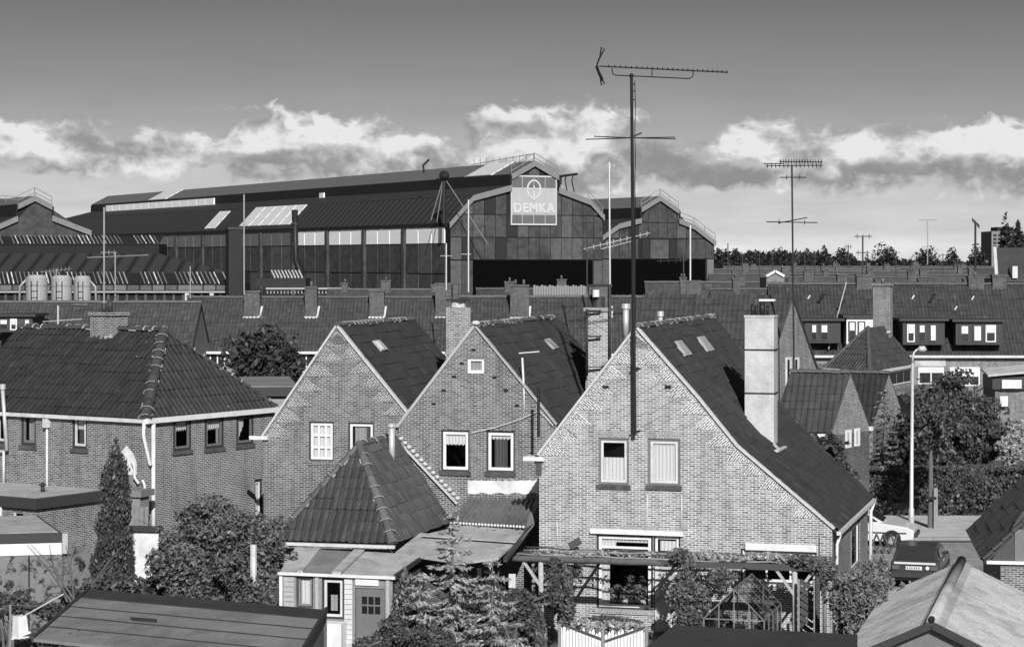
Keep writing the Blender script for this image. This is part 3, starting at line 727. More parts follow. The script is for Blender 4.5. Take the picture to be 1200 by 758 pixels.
# roof windows lying on the upper slope
n_up = ((L(WM, sA, 0, zA)-L(WM, sK, 0, zK)).cross(Vector((WM.n.x, WM.n.y, 0)))).normalized()
if n_up.z < 0: n_up = -n_up
def roofpatch(root, quadpx, p0, n, th, mat, name, frame=None, label=None):
    pts = [hit(u, v, p0+n*.07, n) for u, v in quadpx]; mb = MB(); mb.prism(pts, n*th); o = mb.build(name, frame or mat, root, label=label)
    c = sum(pts, Vector())/4; mb = MB(); mb.prism([c+(p-c)*.78+n*th for p in pts], n*.012); mb.build('pane', mat, o); return o
pA = L(WM, sA, 0, zA)
SKY_L = mat_plain('skylight_glass_dull', .45, .2, .25, 4, s=.6)
roofpatch(house, [(789, 401), (797, 400), (810, 416), (802, 418)], pA, n_up, .06, SKY_L, 'roof_window', LEAD)
roofpatch(house, [(816, 396), (824, 395), (836, 411), (828, 413)], pA, n_up, .06, SKY_L, 'roof_window', LEAD)
# the tall rendered chimney on the lower slope
n_lo = ((L(WM, sK, 0, zK)-L(WM, .16, 0, zE)).cross(Vector((WM.n.x, WM.n.y, 0)))).normalized()
if n_lo.z < 0: n_lo = -n_lo
pc = hit(907, 525, L(WM, .16, 0, zE), n_lo)
qc = (pc-WM.W(0, 0)).dot(WM.e); tc_ = -(pc-WM.W(0, 0)).dot(WM.n)
WC = Wall(0, pc.y, A_, x0=pc.x)        # right front edge of the chimney = q 0
wch = 34/F*pc.y/.985
ztop = CAMH-(372-HOR)/F*pc.y
cm = MB(); cm.wbox(WC, -wch, 0, pc.z-.5, ztop, -.72, 0); chm = cm.build('chimney', RENDER, house, label='tall rough rendered chimney with two steel straps')
for v in (410, 461): zz = CAMH-(v-HOR)/F*pc.y; MB().wbox(WC, -wch-.025, .025, zz-.02, zz+.02, -.745, .025).build('steel_strap', BLACK, chm)
MB().wbox(WC, -wch-.02, .02, ztop-.0, ztop+.06, -.74, .02).build('chimney_cap', RENDER, chm)
for k, (q, hh, r) in enumerate(((-.72, .40, .06), (-.60, .36, .05), (-.42, .46, .09), (-.25, .36, .05))):
    pipe(chm, [WC.W(q, ztop, -.35), WC.W(q, ztop+hh, -.35)], r, BLACK, 'flue', 8)
MB().wbox(WC, -.50, -.02, ztop+.5, ztop+.56, -.5, -.2).build('cowl', WHITE, chm)
fl_pts = [hit(876, 487, L(WM, sK, 0, zK), n_up)+n_up*.09, hit(893, 510, L(WM, .16, 0, zE), n_lo)+n_lo*.09, hit(911, 531, L(WM, .16, 0, zE), n_lo)+n_lo*.09]
strip(chm, fl_pts, .12, .06, LEAD, 'lead_flashing')
strip(chm, [hit(907, 531, L(WM, .16, 0, zE), n_lo)+n_lo*.09, hit(917, 526, L(WM, .16, 0, zE), n_lo)+n_lo*.09], .16, .06, WHITE_D, 'lead_flashing')
# two metal flues near the apex
for u, v0, v1, y, r in ((733.5, 361, 396, 71, .1), (774, 370, 401, 69, .075)):
    a, b = P(u, v1, y), P(u, v0, y); f_ = pipe(house, [a, b], r, METAL_L, 'flue_pipe'); MB().tube([b-Vector((0,0,.02)), b+Vector((0,0,.14))], r*1.45, 10).build('flue_cap', METAL_L, f_)
# ================================================================== MIDDLE HOUSE
W2 = Wall(557, 70.0, A_)
h2 = thing('brick_house', W2.W(0, 0), 'grey brick gable house with small white attic window, between its two neighbours', 'house')
zA2 = W2.sz(557, 383)[1]; q2l, z2l = W2.sz(467, 501); q2r, z2r = W2.sz(652, 498)
holes = []
window(h2, W2, (517, 504, 550, 552), frame=WHITE, fw=.09, curt=[(0, .66, 1, 1, CURT, .04)], outer=(.05, DARKP), holes=holes, lintel=BR_M, label='upstairs window with short white valance')
window(h2, W2, (570, 505, 603, 553), frame=WHITE, fw=.09, curt=[(0, .86, 1, 1, CURT, .05), (.15, 0, .8, .9, CURT_D)], outer=(.05, DARKP), holes=holes, lintel=BR_M, label='upstairs window with dark curtain under scalloped white trim')
window(h2, W2, (547.5, 419.5, 567.5, 437.5), frame=WHITE, fw=.1, curt=[(0, 0, 1, 1, CURT_G)], holes=holes, sill=None, label='small white framed attic window')
wall_mesh('front_wall', W2, [(q2l, 0), (q2r, 0), (q2r, z2r), (0, zA2), (q2l, z2l)], holes, BR_M, h2)
verge(h2, [(q2l, z2l), (0, zA2)], LEAD, W2, th=.09); verge(h2, [(0, zA2), (q2r, z2r)], LEAD, W2, th=.05)
MB().sphere(W2.W(.02, zA2+.12, .02), .14, 8, .6).build('ridge_end', WHITE_D, h2)
for (u, v) in ((532, 441), (579.5, 442), (520, 457.5), (593, 457.5), (508, 473), (606, 475), (541, 426), (555, 410)):
    q, z = W2.sz(u, v); MB().wbox(W2, q-.07, q+.07, z-.04, z+.04, -.03, .012).build('putlog_hole_shade', BLACK, h2)  # solid black blocks, the shade of small holes put into their colour
slope(h2, W2, q2r+.9, z2r-(.9)*(zA2-z2r)/q2r, 0, zA2+.02, .07, 10, .07, 10.2, T_MAIN, h=.042, tw=.2)
slope(h2, W2, q2l-.1, z2l-.12, 0, zA2+.02, .07, 9, .07, 10.2, T_MAIN, right=False, h=.042, tw=.2, seg=5)
ridge_tiles(h2, L(W2, 0, .0, zA2+.06), L(W2, 0, 10, zA2+.06), r=.11)
n2r = ((L(W2, 0, 0, zA2)-L(W2, q2r, 0, z2r)).cross(Vector((W2.n.x, W2.n.y, 0)))).normalized()
if n2r.z < 0: n2r = -n2r
roofpatch(h2, [(637, 398), (643, 397), (654, 408), (648, 410)], L(W2, 0, 0, zA2), n2r, .05, SKY_L, 'roof_window', LEAD)
# white painted strip over the lean-to roofs
top_ = [W2.px(u, 563+.5*math.sin(u*.9)+.5*math.sin(u*2.3), .02) for u in range(548, 636, 4)]; bot_ = [W2.px(u, 578+.8*math.sin(u*.31)+.6*math.sin(u*1.9), .02) for u in range(632, 546, -4)]; MB().prism(top_+bot_, W2.n*-.04).build('painted_band', WHITEWASH, h2)
# chimney with pipes, behind the middle roof
y = 75.0; a, b = P(701.5, 444, y), P(701.5, 361, y)
ch, wl = chimney(h2, (a.x, y), .78, .6, a.z-1.5, b.z, A_+3, mat=BR_L, pots=0, capmat=RENDER_D)
for du in (-13.5, 13): p0, p1 = P(701.5+du, 440, y-.5), P(701.5+du, 333 if du > 0 else 362, y-.5); pipe(ch, [p0, p1], .045, DARKP, 'flue_pipe')
for v in (364, 394, 430): p = P(690, v, y-.48); MB().box(p.x-.12, p.x+.42, p.y-.04, p.y+.04, p.z-.02, p.z+.02).build('pipe_clamp', BLACK, ch)
p = P(701.5, 361, y)
MB().tube([p, p+Vector((0, 0, .38))], [.22, .2], 10).build('chimney_pot', DARKP, ch)
MB().box(p.x-.4, p.x+.4, y-.3, y+.3, p.z+.72, p.z+.80).build('cowl', BLACK, ch)
for s in (-1, 1): MB().bar(p+Vector((s*.33, 0, 0)), p+Vector((s*.33, 0, .72)), .05).build('cowl_post', BLACK, ch)
MB().tube([p+Vector((-.1, -.25, .38)), p+Vector((-.1, -.25, .62))], .12, 8).build('flue', WHITE, ch)
# ================================================================== LEFT GABLE HOUSE
W3 = Wall(395, 74.0, A_)
h3 = thing('brick_house', W3.W(0, 0), 'left brick gable house with latticed curtain window, pale verges and bare steep roof behind', 'house')
zA3 = W3.sz(395, 383)[1]; q3l, z3l = W3.sz(309, 511); q3r, z3r = W3.sz(479, 487)
holes = []
window(h3, W3, (362, 494, 391, 540), frame=WHITE, fw=.09, curt=[(0, 0, 1, 1, CURT)], vs=(.36, .68), hs=(.33, .66), outer=(.05, DARKP), holes=holes, lintel=BR_M, sillmat=BR_M, label='upstairs window with white curtains behind glazing bars')
window(h3, W3, (408, 495, 438, 541), frame=WHITE, fw=.08, curt=[(.1, .1, .75, 1, CURT_G, 0), (.75, .0, 1, 1, CURT_D)], outer=(.05, DARKP), holes=holes, lintel=BR_M, label='upstairs window with parted grey curtains')
wall_mesh('front_wall', W3, [(q3l, 0), (q3r+1.2, 0), (q3r+1.2, z3r-1.4), (q3r, z3r), (0, zA3), (q3l, z3l)], holes, BR_M, h3)
verge(h3, [(q3l, z3l), (0, zA3)], MORTAR, W3, th=.07); verge(h3, [(0, zA3), (q3r, z3r)], MORTAR, W3, th=.07)
wedges(h3, W3, (q3l, z3l), (-.1, zA3-.12), 1, BR_WM, L=.6); wedges(h3, W3, (q3r, z3r), (.1, zA3-.12), -1, BR_WM, L=.6)
slope(h3, W3, q3r+1.0, z3r-1.0*(zA3-z3r)/q3r, 0, zA3+.02, .07, 8.2, .07, 8.2, T_MAIN, h=.042, tw=.2)
slope(h3, W3, q3l-.1, z3l-.15, 0, zA3+.02, .07, 8, .07, 8.2, T_MAIN, right=False, h=.042, tw=.2, seg=5)
ridge_tiles(h3, L(W3, 0, .0, zA3+.06), L(W3, 0, 8.2, zA3+.06), r=.11)
n3r = ((L(W3, 0, 0, zA3)-L(W3, q3r, 0, z3r)).cross(Vector((W3.n.x, W3.n.y, 0)))).normalized()
if n3r.z < 0: n3r = -n3r
roofpatch(h3, [(436, 400), (444, 399), (454, 410), (446, 412)], L(W3, 0, 0, zA3), n3r, .05, FAC_RL, 'roof_window', LEAD)
# narrow white window low in the left end of the wall, corbel, dark streak
q, z = W3.sz(303, 513); MB().wbox(W3, q-.30, q+.35, z-.05, z+.07, -.06, .1).build('gutter_end', WHITE, h3)
WL3 = Wall(309, W3.W(q3l, 0).y, 90+A_)
wall_mesh('side_wall', WL3, [(0, 0), (9, 0), (9, z3l), (0, z3l)], [], BR_M, h3)
for hh_, ww_, ql_, qr_, dd_, zl_, zr_, za_ in ((h2, W2, q2l, q2r, 9.8, z2l, z2r, zA2), (h3, W3, q3l, q3r+.9, 8.0, z3l, z3r-1.1, zA3)):
    o_ = L(ww_, 0, dd_, 0); wb_ = Wall(0, o_.y, A_, x0=o_.x)
    wall_mesh('back_wall', wb_, [(ql_, 0), (qr_, 0), (qr_, zr_), (0, za_-.1), (ql_, zl_)], [], BR_M, hh_)
    for qq_ in (ql_+.02, qr_-.02):
        a_ = L(ww_, qq_, 0, 0)
        if not (hh_ is h3 and qq_ < 0): wall_mesh('side_wall', Wall(0, a_.y, 90+A_, x0=a_.x), [(.05, 0), (dd_, 0), (dd_, zr_ if qq_ > 0 else zl_), (.05, zr_ if qq_ > 0 else zl_)], [], BR_M, hh_)
# square chimney between the roofs, light face to the left
y = 77.0; a, b = P(537, 418, y), P(537, 360, y)
ch, wl = chimney(h3, (a.x, y), .60, .62, a.z-1.2, b.z, -34, mat=BR_L, pots=0, cap=False)
MB().tube([b, b+Vector((0, 0, .22))], [.26, .24], 10).build('chimney_pot', RENDER, ch)
MB().wbox(wl, -.33, .33, b.z+.22, b.z+.28, -.3, .3).build('cowl', DARKP, ch)
# ================================================================== LOW HIPPED ANNEXE IN FRONT OF THE MIDDLE HOUSE
k = .982
def K(u, v, y): return P(u, v, y*k)
cR, cL = K(461, 637, 66), K(321, 632.5, 66.9); ap = K(421, 521, 68.3)
zE_ = cR.z; cL.z = cR.z
rd = Vector((.267, .9636, 0)).normalized(); rb = ap+rd*3.0
n_h = (cR-cL).cross(ap-cL).normalized(); n_s = (ap-cR).cross(rd).normalized()
if n_h.z < 0: n_h = -n_h
if n_s.z < 0: n_s = -n_s
an = thing('brick_annexe', (cR.x, cR.y, 0), 'low brick annexe under a lichen-spotted hipped tile roof, in front of the middle gable', 'outbuilding')
eb = cR+rd*5.6
hip = tile_roof(an, [cL, cR, ap], T_LICH, tw=.235, tl=.36, h=.065, objects=True, seg=9, jitter=.008)
sid = tile_roof(an, [cR, eb, rb+rd*.3, ap], T_LICH, tw=.235, tl=.36, h=.065, objects=True, seg=9, jitter=.008)
bl = cL+rd*5.6
tile_roof(an, [bl, cL, ap, rb+rd*.3], T_LICH, tw=.235, tl=.36, h=.045, seg=5)
ridge_tiles(an, cR+Vector((0, 0, .03)), ap+Vector((0, 0, .03)), r=.14, L=.42)
ridge_tiles(an, cL+Vector((0, 0, .03)), ap+Vector((0, 0, .03)), r=.11, L=.42)
ridge_tiles(an, ap+Vector((0, 0, .03)), rb+Vector((0, 0, .03)), r=.12, L=.42)
# knobbly white mortar verge against the house wall
vp0 = hit(463, 516, ap, n_s); vp1 = hit(535, 592, ap, n_s); mb = MB(); mb2 = MB()
pl0, pl1 = W2.px(465, 515, .06), W2.px(536, 590, .06)
mb.bar(pl0, pl1, .12, .06)
mb.build('verge_mortar', MORTAR, an)
for i in range(15):
    f = (i+.5)/15; c = pl0+(pl1-pl0)*f+Vector((.07, 0, .10)); MB().sphere(c, .085, 7, .8).build('verge_stone', MORTAR, an, smooth=True)
fr = Wall(0, cR.y+.25, A_, x0=cR.x-.12); wq = -(cR-cL).length+.2
holes = []
window(an, fr, (340, 646, 357, 662), frame=WHITE, fw=.08, holes=holes, sill=None)
wall_mesh('front_wall', fr, [(wq, 0), (0, 0), (0, zE_-.03), (wq, zE_-.03)], holes, BR_M, an)
wall_mesh('side_wall', Wall(0, cR.y+.25, 90+A_, x0=cR.x-.12), [(0, 0), (5, 0), (5, zE_-.03), (0, zE_-.03)], [], BR_M, an)
wall_mesh('side_wall', Wall(0, fr.W(wq, 0).y, 90+A_, x0=fr.W(wq, 0).x), [(0, 0), (5, 0), (5, zE_-.03), (0, zE_-.03)], [], BR_M, an)
strip(an, [cL+Vector((-.1, -.1, -.08)), cR+Vector((.05, -.1, -.08))], .12, .09, WHITE_D, 'gutter')
a, b = P(459, 527, 68.9), P(459, 500, 68.9); pf = pipe(an, [a-Vector((0,0,.6)), b], .1, METAL_L, 'flue_pipe'); MB().tube([b, b+Vector((0, 0, .1))], .15, 10).build('flue_cap', METAL_L, pf)
# ================================================================== LARGE HIPPED HOUSE ON THE LEFT
def build_left():
    WR = Wall(170, 74.0, 57.0)                       # right facade, runs away to the right
    C0 = WR.W(0, 0)
    WLf = Wall(0, 74.0, -33.0, x0=C0.x)              # left facade, q negative to the left
    t = thing('corner_house', (C0.x, C0.y, 0), 'large brick corner house with dark hipped pantile roof and white gutters, at the left', 'house')
    ze = CAMH-(489-HOR)/F*74.0
    q1 = WR.S(322); qL = WLf.S(-60)
    holes = []
    for px, lab, cu in (((203, 489, 224, 528), 'first window right of the corner with scalloped white trim', [(.05, .62, .98, 1, CURT, .06)]),
                        ((240, 488, 262, 525), 'second window right of the corner with scalloped white trim', [(.05, .60, .98, 1, CURT, .06), (.75, 0, 1, .7, CURT_G)]),
                        ((277, 485, 297, 521), 'third window right of the corner with swept white curtain', [(.0, .0, .5, 1, CURT, 0, .5)])):
        window(t, WR, px, depth=.045, frame=MIDP, fw=.07, curt=cu, outer=(.09, DARKP), holes=holes, label=lab)
    window(t, WR, (298.5, 561, 308, 607), frame=WHITE, fw=.05, curt=[(0, 0, 1, 1, CURT)], outer=(.1, DARKP), holes=holes, sill=None, label='narrow white window low on the right wall')
    wall_mesh('right_wall', WR, [(0, 0), (q1, 0), (q1, ze), (0, ze)], holes, BR_D, t)
    holes = []
    for px, lab, cu in (((84, 486, 102, 526), 'window near the corner with half drawn white blind', [(0, .6, 1, 1, CURT), (.2, 0, .9, .6, CURT_D)]),
                        ((24, 484, 42, 522), 'window with grey blind', [(.3, 0, 1, 1, CURT_G)]),
                        ((-6, 480, 9, 520), 'window at the far left', [])):
        window(t, WLf, px, frame=WHITE_D if px[0] != 24 else MIDP, fw=.08, curt=cu, outer=(.1, DARKP), holes=holes, label=lab)
    wall_mesh('left_wall', WLf, [(qL, 0), (0, 0), (0, ze), (qL, ze)], holes, BR_M, t)
    # pale plaster patches and white gable shape on the left wall
    q, z = WLf.sz(148, 545); pts = [WLf.px(u, v, .012) for u, v in ((134, 556), (160, 556), (160, 543), (155, 530), (148, 522), (140, 532), (134, 540))]
    mb = MB(); mb.prism(pts, -WLf.n*.02); mb.build('whitewash_patch', WHITEWASH, t)
    e1, e2 = WR.e, -WLf.e
    zr = ze+2.74; z0 = ze-.06
    o = .05
    C = WR.W(0, 0); C.z = z0; Ce = C-e1*o-e2*o*1.0+Vector((0, 0, 0))
    R = WR.W(q1+o, 0); R.z = z0; Re = R-e2*o
    ap = C+e1*(q1/2)+e2*2.24; ap.z = zr
    Lf = C+e2*abs(qL)-e1*o; La = ap+e2*(abs(qL)-2.24)
    Bk = C+e1*(q1+o)+e2*abs(qL)
    rf = tile_roof(t, [Ce, Re, ap], T_LEFT, tw=.235, tl=.37, h=.06, objects=True, seg=8, jitter=.006)
    tile_roof(t, [Lf, Ce, ap, La], T_LEFT, tw=.235, tl=.37, h=.06, seg=7, jitter=.008)
    tile_roof(t, [Re, Bk, La, ap], T_LEFT, tw=.3, tl=.5, h=.03, seg=2)
    up = Vector((0, 0, .05))
    ridge_tiles(t, Ce+up, ap+up, r=.19, L=.46, mat=T_RIDGEL); ridge_tiles(t, Re+up, ap+up, r=.11, L=.42, mat=T_RIDGEL); ridge_tiles(t, ap+up, La+up, r=.14, L=.42, mat=T_RIDGEL)
    b0_ = WLf.W(qL, 0); wall_mesh('back_wall', Wall(0, b0_.y, 57.0, x0=b0_.x), [(0, 0), (q1, 0), (q1, ze), (0, ze)], [], BR_D, t)
    b1_ = WR.W(q1, 0); wall_mesh('back_wall', Wall(0, b1_.y, -33.0, x0=b1_.x), [(qL, 0), (0, 0), (0, ze), (qL, ze)], [], BR_D, t)
    # white gutter boards
    dz = Vector((0, 0, -.06))
    strip(t, [Ce-e2*.06+dz, Re-e2*.06+dz], .14, .17, WHITE, 'gutter'); strip(t, [Ce-e1*.06+dz, Lf-e1*.06+dz], .12, .12, WHITE_D, 'gutter')
    pipe(t, [Ce-e1*.06+dz+Vector((0, 0, -.05)), Ce-e1*.08+Vector((0, 0, -.55)), WR.W(.12, z0-1.5, .1), WR.W(.18, z0-1.55, .1)], .06, WHITE)
    pipe(t, [WR.W(.30, z0-.1, .10), WR.W(.30, .1, .10)], .075, WHITE_D)
    for u in (57,): q, z = WLf.sz(u, 484); pipe(t, [WLf.W(q, z0-.1, .08), WLf.W(q, 1.5, .08)], .045, WHITE_D); MB().wbox(WLf, q-.1, q+.1, z0-.45, z0-.15, .02, .2).build('hopper', WHITE_D, t)
    # wobbly waste pipes right of the cypress
    for du, v0, v1 in ((160, 540, 566), (172, 562, 612)):
        q, za = WLf.sz(du, v0); zb = WLf.sz(du, v1)[1]; pipe(t, [WLf.W(q-.1, za, .1), WLf.W(q, za-.2, .1), WLf.W(q, zb+.2, .1), WLf.W(q+.2, zb, .1)], .05, WHITE_D)
    # flue on the far left
    a = WLf.px(8, 528, .15); b = WLf.px(3, 456, .15); f_ = pipe(t, [a, b], .07, METAL_L, 'flue_pipe'); MB().tube([b, b+Vector((0, 0, .18))], .11, 8).build('flue_cap', METAL_L, f_)
    q, z = WLf.sz(8, 528); pipe(t, [WLf.W(q-.6, z-.05, .15), WLf.W(q, z-.02, .15), WLf.W(q, z-1.2, .15)], .05, WHITE_D)
    # chimney on the ridge
    f = .17; c = ap+e2*2.6
    ch, wl = chimney(t, (c.x, c.y), 1.05, .8, zr-.9, zr+.62, -33, mat=BR_D, pots=0, cap=True, capmat=BR_D)
    pipe(ch, [wl.W(-.15, zr+.6, .1), wl.W(-.15, zr+.95, .1)], .09, DARKP, 'flue'); pipe(ch, [wl.W(.15, zr+.6, .1), wl.W(.15, zr+1.1, .1)], .09, DARKP, 'flue')
    strip(ch, [wl.W(-.5, zr-.45, .42), wl.W(.52, zr-.2, .42)], .05, .12, LEAD, 'lead_flashing')
    # flat dormer roof behind the right facade
    return WR, WLf, t, e1, e2, C, ze
WRt, WLt, left_house, LE1, LE2, LC, LZE = build_left()
def flat_annexe():
    # brick outbuilding with gravel flat roof
    y = 72.4; z = 3.2; cx = (42-600)/F*y
    wa = Wall(0, y, 57, x0=cx); wb = Wall(0, y, -33, x0=cx)
    t = thing('flat_roofed_outbuilding', (cx, y, 0), 'brick outbuilding with a gravelled flat roof and small dark window, left of the cypress', 'outbuilding')
    LA, LB = wa.S(176), 6.0
    h = []
    window(t, wb, (15, 599, 27, 616), frame=WHITE_D, fw=.06, holes=h, sill=None, curt=[])
    wall_mesh('left_wall', wb, [(-LB, 0), (0, 0), (0, z-.3), (-LB, z-.3)], h, BR_M, t)
    wall_mesh('right_wall', wa, [(0, 0), (LA, 0), (LA, z-.3), (0, z-.3)], [], BR_M, t)
    e = -wb.e
    p = [wa.W(0, z), wa.W(LA, z), wa.W(LA, z)+e*LB, wa.W(0, z)+e*LB]
    q = [wa.W(-.15, z)-e*.15, wa.W(LA, z)-e*.15, wa.W(LA, z)+e*LB, wa.W(-.15, z)+e*LB]
    MB().prism([Vector((a.x, a.y, z-.3)) for a in q], (0, 0, .32)).build('fascia', DARKP, t)
    ins = [wa.W(.12, z+.022)+e*.12, wa.W(LA, z+.022)+e*.12, wa.W(LA, z+.022)+e*LB, wa.W(.12, z+.022)+e*LB]
    MB().prism(ins, (0, 0, .012)).build('roof', GRAVEL, t)
    pp = P(50, 571, 74.5); f_ = pipe(t, [Vector((pp.x, pp.y, z)), Vector((pp.x, pp.y, z+.3))], .07, DARKP, 'vent'); MB().tube([(pp.x, pp.y, z+.26), (pp.x, pp.y, z+.36)], [.16, .03], 8).build('vent_cap', DARKP, f_)
    q, zz = wb.sz(3, 588); pipe(t, [wb.W(q, z-.3, .08), wb.W(q, .2, .08)], .05, WHITE_D)
    # lower prefab garage, nearer
    y = 66.6; z = 2.8; cx = (73-600)/F*y
    wa = Wall(0, y, 40, x0=cx); wb = Wall(0, y, 12, x0=cx)
    t = thing('prefab_garage', (cx, y, 0), 'stained concrete panel garage with white fascia and gravel flat roof, in the lower left corner', 'garage')
    LB = 5.2
    wbx = Wall(0, y, 12-0.0, x0=cx)
    # visible front runs from the left edge of the picture towards the corner
    L0 = wbx.S(-30)
    back = Vector((-.35, .94, 0))*5
    top = [wbx.W(L0, z), wbx.W(0, z), wbx.W(0, z)+back, wbx.W(L0, z)+back]
    MB().prism([Vector((a.x, a.y, z-.26)) for a in top], (0, 0, .28)).build('fascia', DARKP, t)
    c = sum(top, Vector())/4
    MB().prism([c+(a-c)*.93+Vector((0, 0, .022)) for a in top], (0, 0, .012)).build('roof', GRAVEL, t)
    MB().wbox(wbx, L0, 0-.02, z-.62, z-.27, -.2, -.02).build('white_fascia', WHITE, t)
    MB().wbox(wbx, 0, .16, z-.6, z+.0, -.3, .02).build('gutter_end', LEAD, t)
    n = 0; q = L0
    edges = [L0, wbx.S(-2), wbx.S(34), wbx.S(72)]
    for a, b in zip(edges[:-1], edges[1:]): MB().wbox(wbx, a+.02, b-.02, 0, z-.63, -.14, -.05).build('concrete_panel', CONC, t)
    pan = Wall(0, y+.1, 40, x0=cx); q1 = pan.S(106)
    MB().wbox(pan, .03, q1, 0, z-.45, -.1, 0).build('concrete_panel', CONC, t, label='shaded end panel with streaks')
flat_annexe()
# whitewashed garden wall and lean-to right of the cypress
wg = Wall(150, 69.5, -8); t = thing('garden_wall', wg.W(0, 0), 'low whitewashed wall with a dark coping right of the cypress', 'wall')
MB().wbox(wg, 0, wg.S(186), 0, wg.sz(165, 622)[1], -.2, 0).build('masonry', WHITEWASH, t)
MB().wbox(wg, -.05, wg.S(188), wg.sz(165, 622)[1], wg.sz(165, 617)[1], -.3, .12).build('coping', DARKP, t)
wg = Wall(146, 72.8, -20); t = thing('wooden_shed', wg.W(0, 0), 'narrow wooden lean-to shed with dark flat top behind the cypress', 'shed')
q1 = wg.S(164); zt = wg.sz(160, 582)[1]
MB().wbox(wg, 0, q1, 0, zt, -.6, 0).build('body', WOOD, t); MB().wbox(wg, -.1, q1+.1, zt, zt+.2, -.8, .1).build('roof', FELT_L, t)
MB().wbox(wg, .1, q1-.5, zt-.25, zt-.08, 0, .03).build('white_board', WHITE, t)
for k in range(5): MB().wbox(wg, .08+k*.17, .21+k*.17, zt-1.7, zt-.3, 0, .03).build('plank', WOOD, t)
# ================================================================== FOREGROUND: FELTED SHED ROOF, bottom left
def felt_shed():
    zr, ze = 2.75, 2.28
    a = P(106, 689, (CAMH-zr)*F/(689-HOR)); b = P(382, 713, (CAMH-zr)*F/(713-HOR)); d = (b-a); d.z = 0; L_ = d.length; d.normalize()
    nrm = Vector((d.y, -d.x, 0))
    if nrm.y > 0: nrm = -nrm
    w = Wall(0, b.y, math.degrees(math.atan2(d.y, d.x)), x0=b.x)
    t = thing('garden_shed', (b.x, b.y, 0), 'wide low shed roof of two-tone bitumen felt in the bottom left foreground', 'shed')
    n2 = 9.0
    # dark strip behind the ridge line, then felt courses stepping down towards the camera
    def rp(q, o, dz=0): return w.W(q, zr-.02-o*.06+dz, 0)+Vector((-.045, -1, 0))*o
    MB().prism([rp(-L_, 0), rp(0, 0), rp(0, 1.0), rp(-L_, 1.0)], (0, 0, -.1)).build('roofing_felt', FELT, t, label='darker upper strip')
    o0 = 1.0
    for k, wd in enumerate((1.05, 1.05, 1.1, 1.3)):
        MB().prism([rp(-L_-.0, o0, .0), rp(0, o0, .0), rp(0, o0+wd, .02), rp(-L_, o0+wd, .02)], (0, 0, -.07)).build('roofing_felt', FELT_L, t)
        mb = MB(); pts = [rp(-L_+L_*i/14, o0+.03*random.random(), .012) for i in range(15)]
        for p_, q_ in zip(pts[:-1], pts[1:]): mb.bar(p_, q_, .035, .02)
        mb.build('felt_seam', FELT, t); o0 += wd
    end = MB(); end.wbox(w, -.06, 0, 0, 0.01, 0, 1)
    zf = lambda o: zr-.02-o*.06
    g_ = lambda o, z: (lambda v: Vector((v.x-.04, v.y, z)))(rp(0, o))
    MB().prism([g_(.05, 0), g_(o0-.05, 0), g_(o0-.05, zf(o0)-.1), g_(.05, zf(0)-.1)], w.e*-.08).build('end_wall', MIDP, t)
    strip(t, [rp(.02, -.03), rp(.02, o0)], .06, .14, DARKP, 'bargeboard')
    strip(t, [rp(-L_-.02, -.03), rp(-L_-.02, o0)], .06, .14, DARKP, 'bargeboard')
    MB().wbox(w, -L_+.05, -.05, 0, zr-.15, -.12, -.05).build('back_wall', MIDP, t)
    p = rp(-L_*.62, 3.0, .03); MB().prism([rp(-L_*.72, 2.7, .03), rp(-L_*.61, 2.62, .03), rp(-L_*.60, 2.9, .03), rp(-L_*.70, 2.95, .03)], (0, 0, .012)).build('tar_patch', FELT, t)
felt_shed()
def flat_front():
    y0 = 8.45*F/(735-HOR); z = CAMH-8.45
    w = Wall(790, y0+.5, -4); t = thing('garden_shed', w.W(0, 0), 'dark felted flat shed roof at the bottom centre, in front of the greenhouse', 'shed')
    L_ = w.S(1005); sk = -1.1
    Zp = lambda u, v: P(u, v, 8.45*F/(v-HOR))
    p = [Zp(790, 732), Zp(1005, 743), Zp(1004, 790), Zp(716, 790)]
    MB().prism(p, (0, 0, -.14)).build('roof', FELT, t)
    c = sum(p, Vector())/4; MB().prism([Vector((c.x+(a.x-c.x)*.97, c.y+(a.y-c.y)*.97, 0)) for a in p], (0, 0, z-.16)).build('body', MIDP, t)
flat_front()
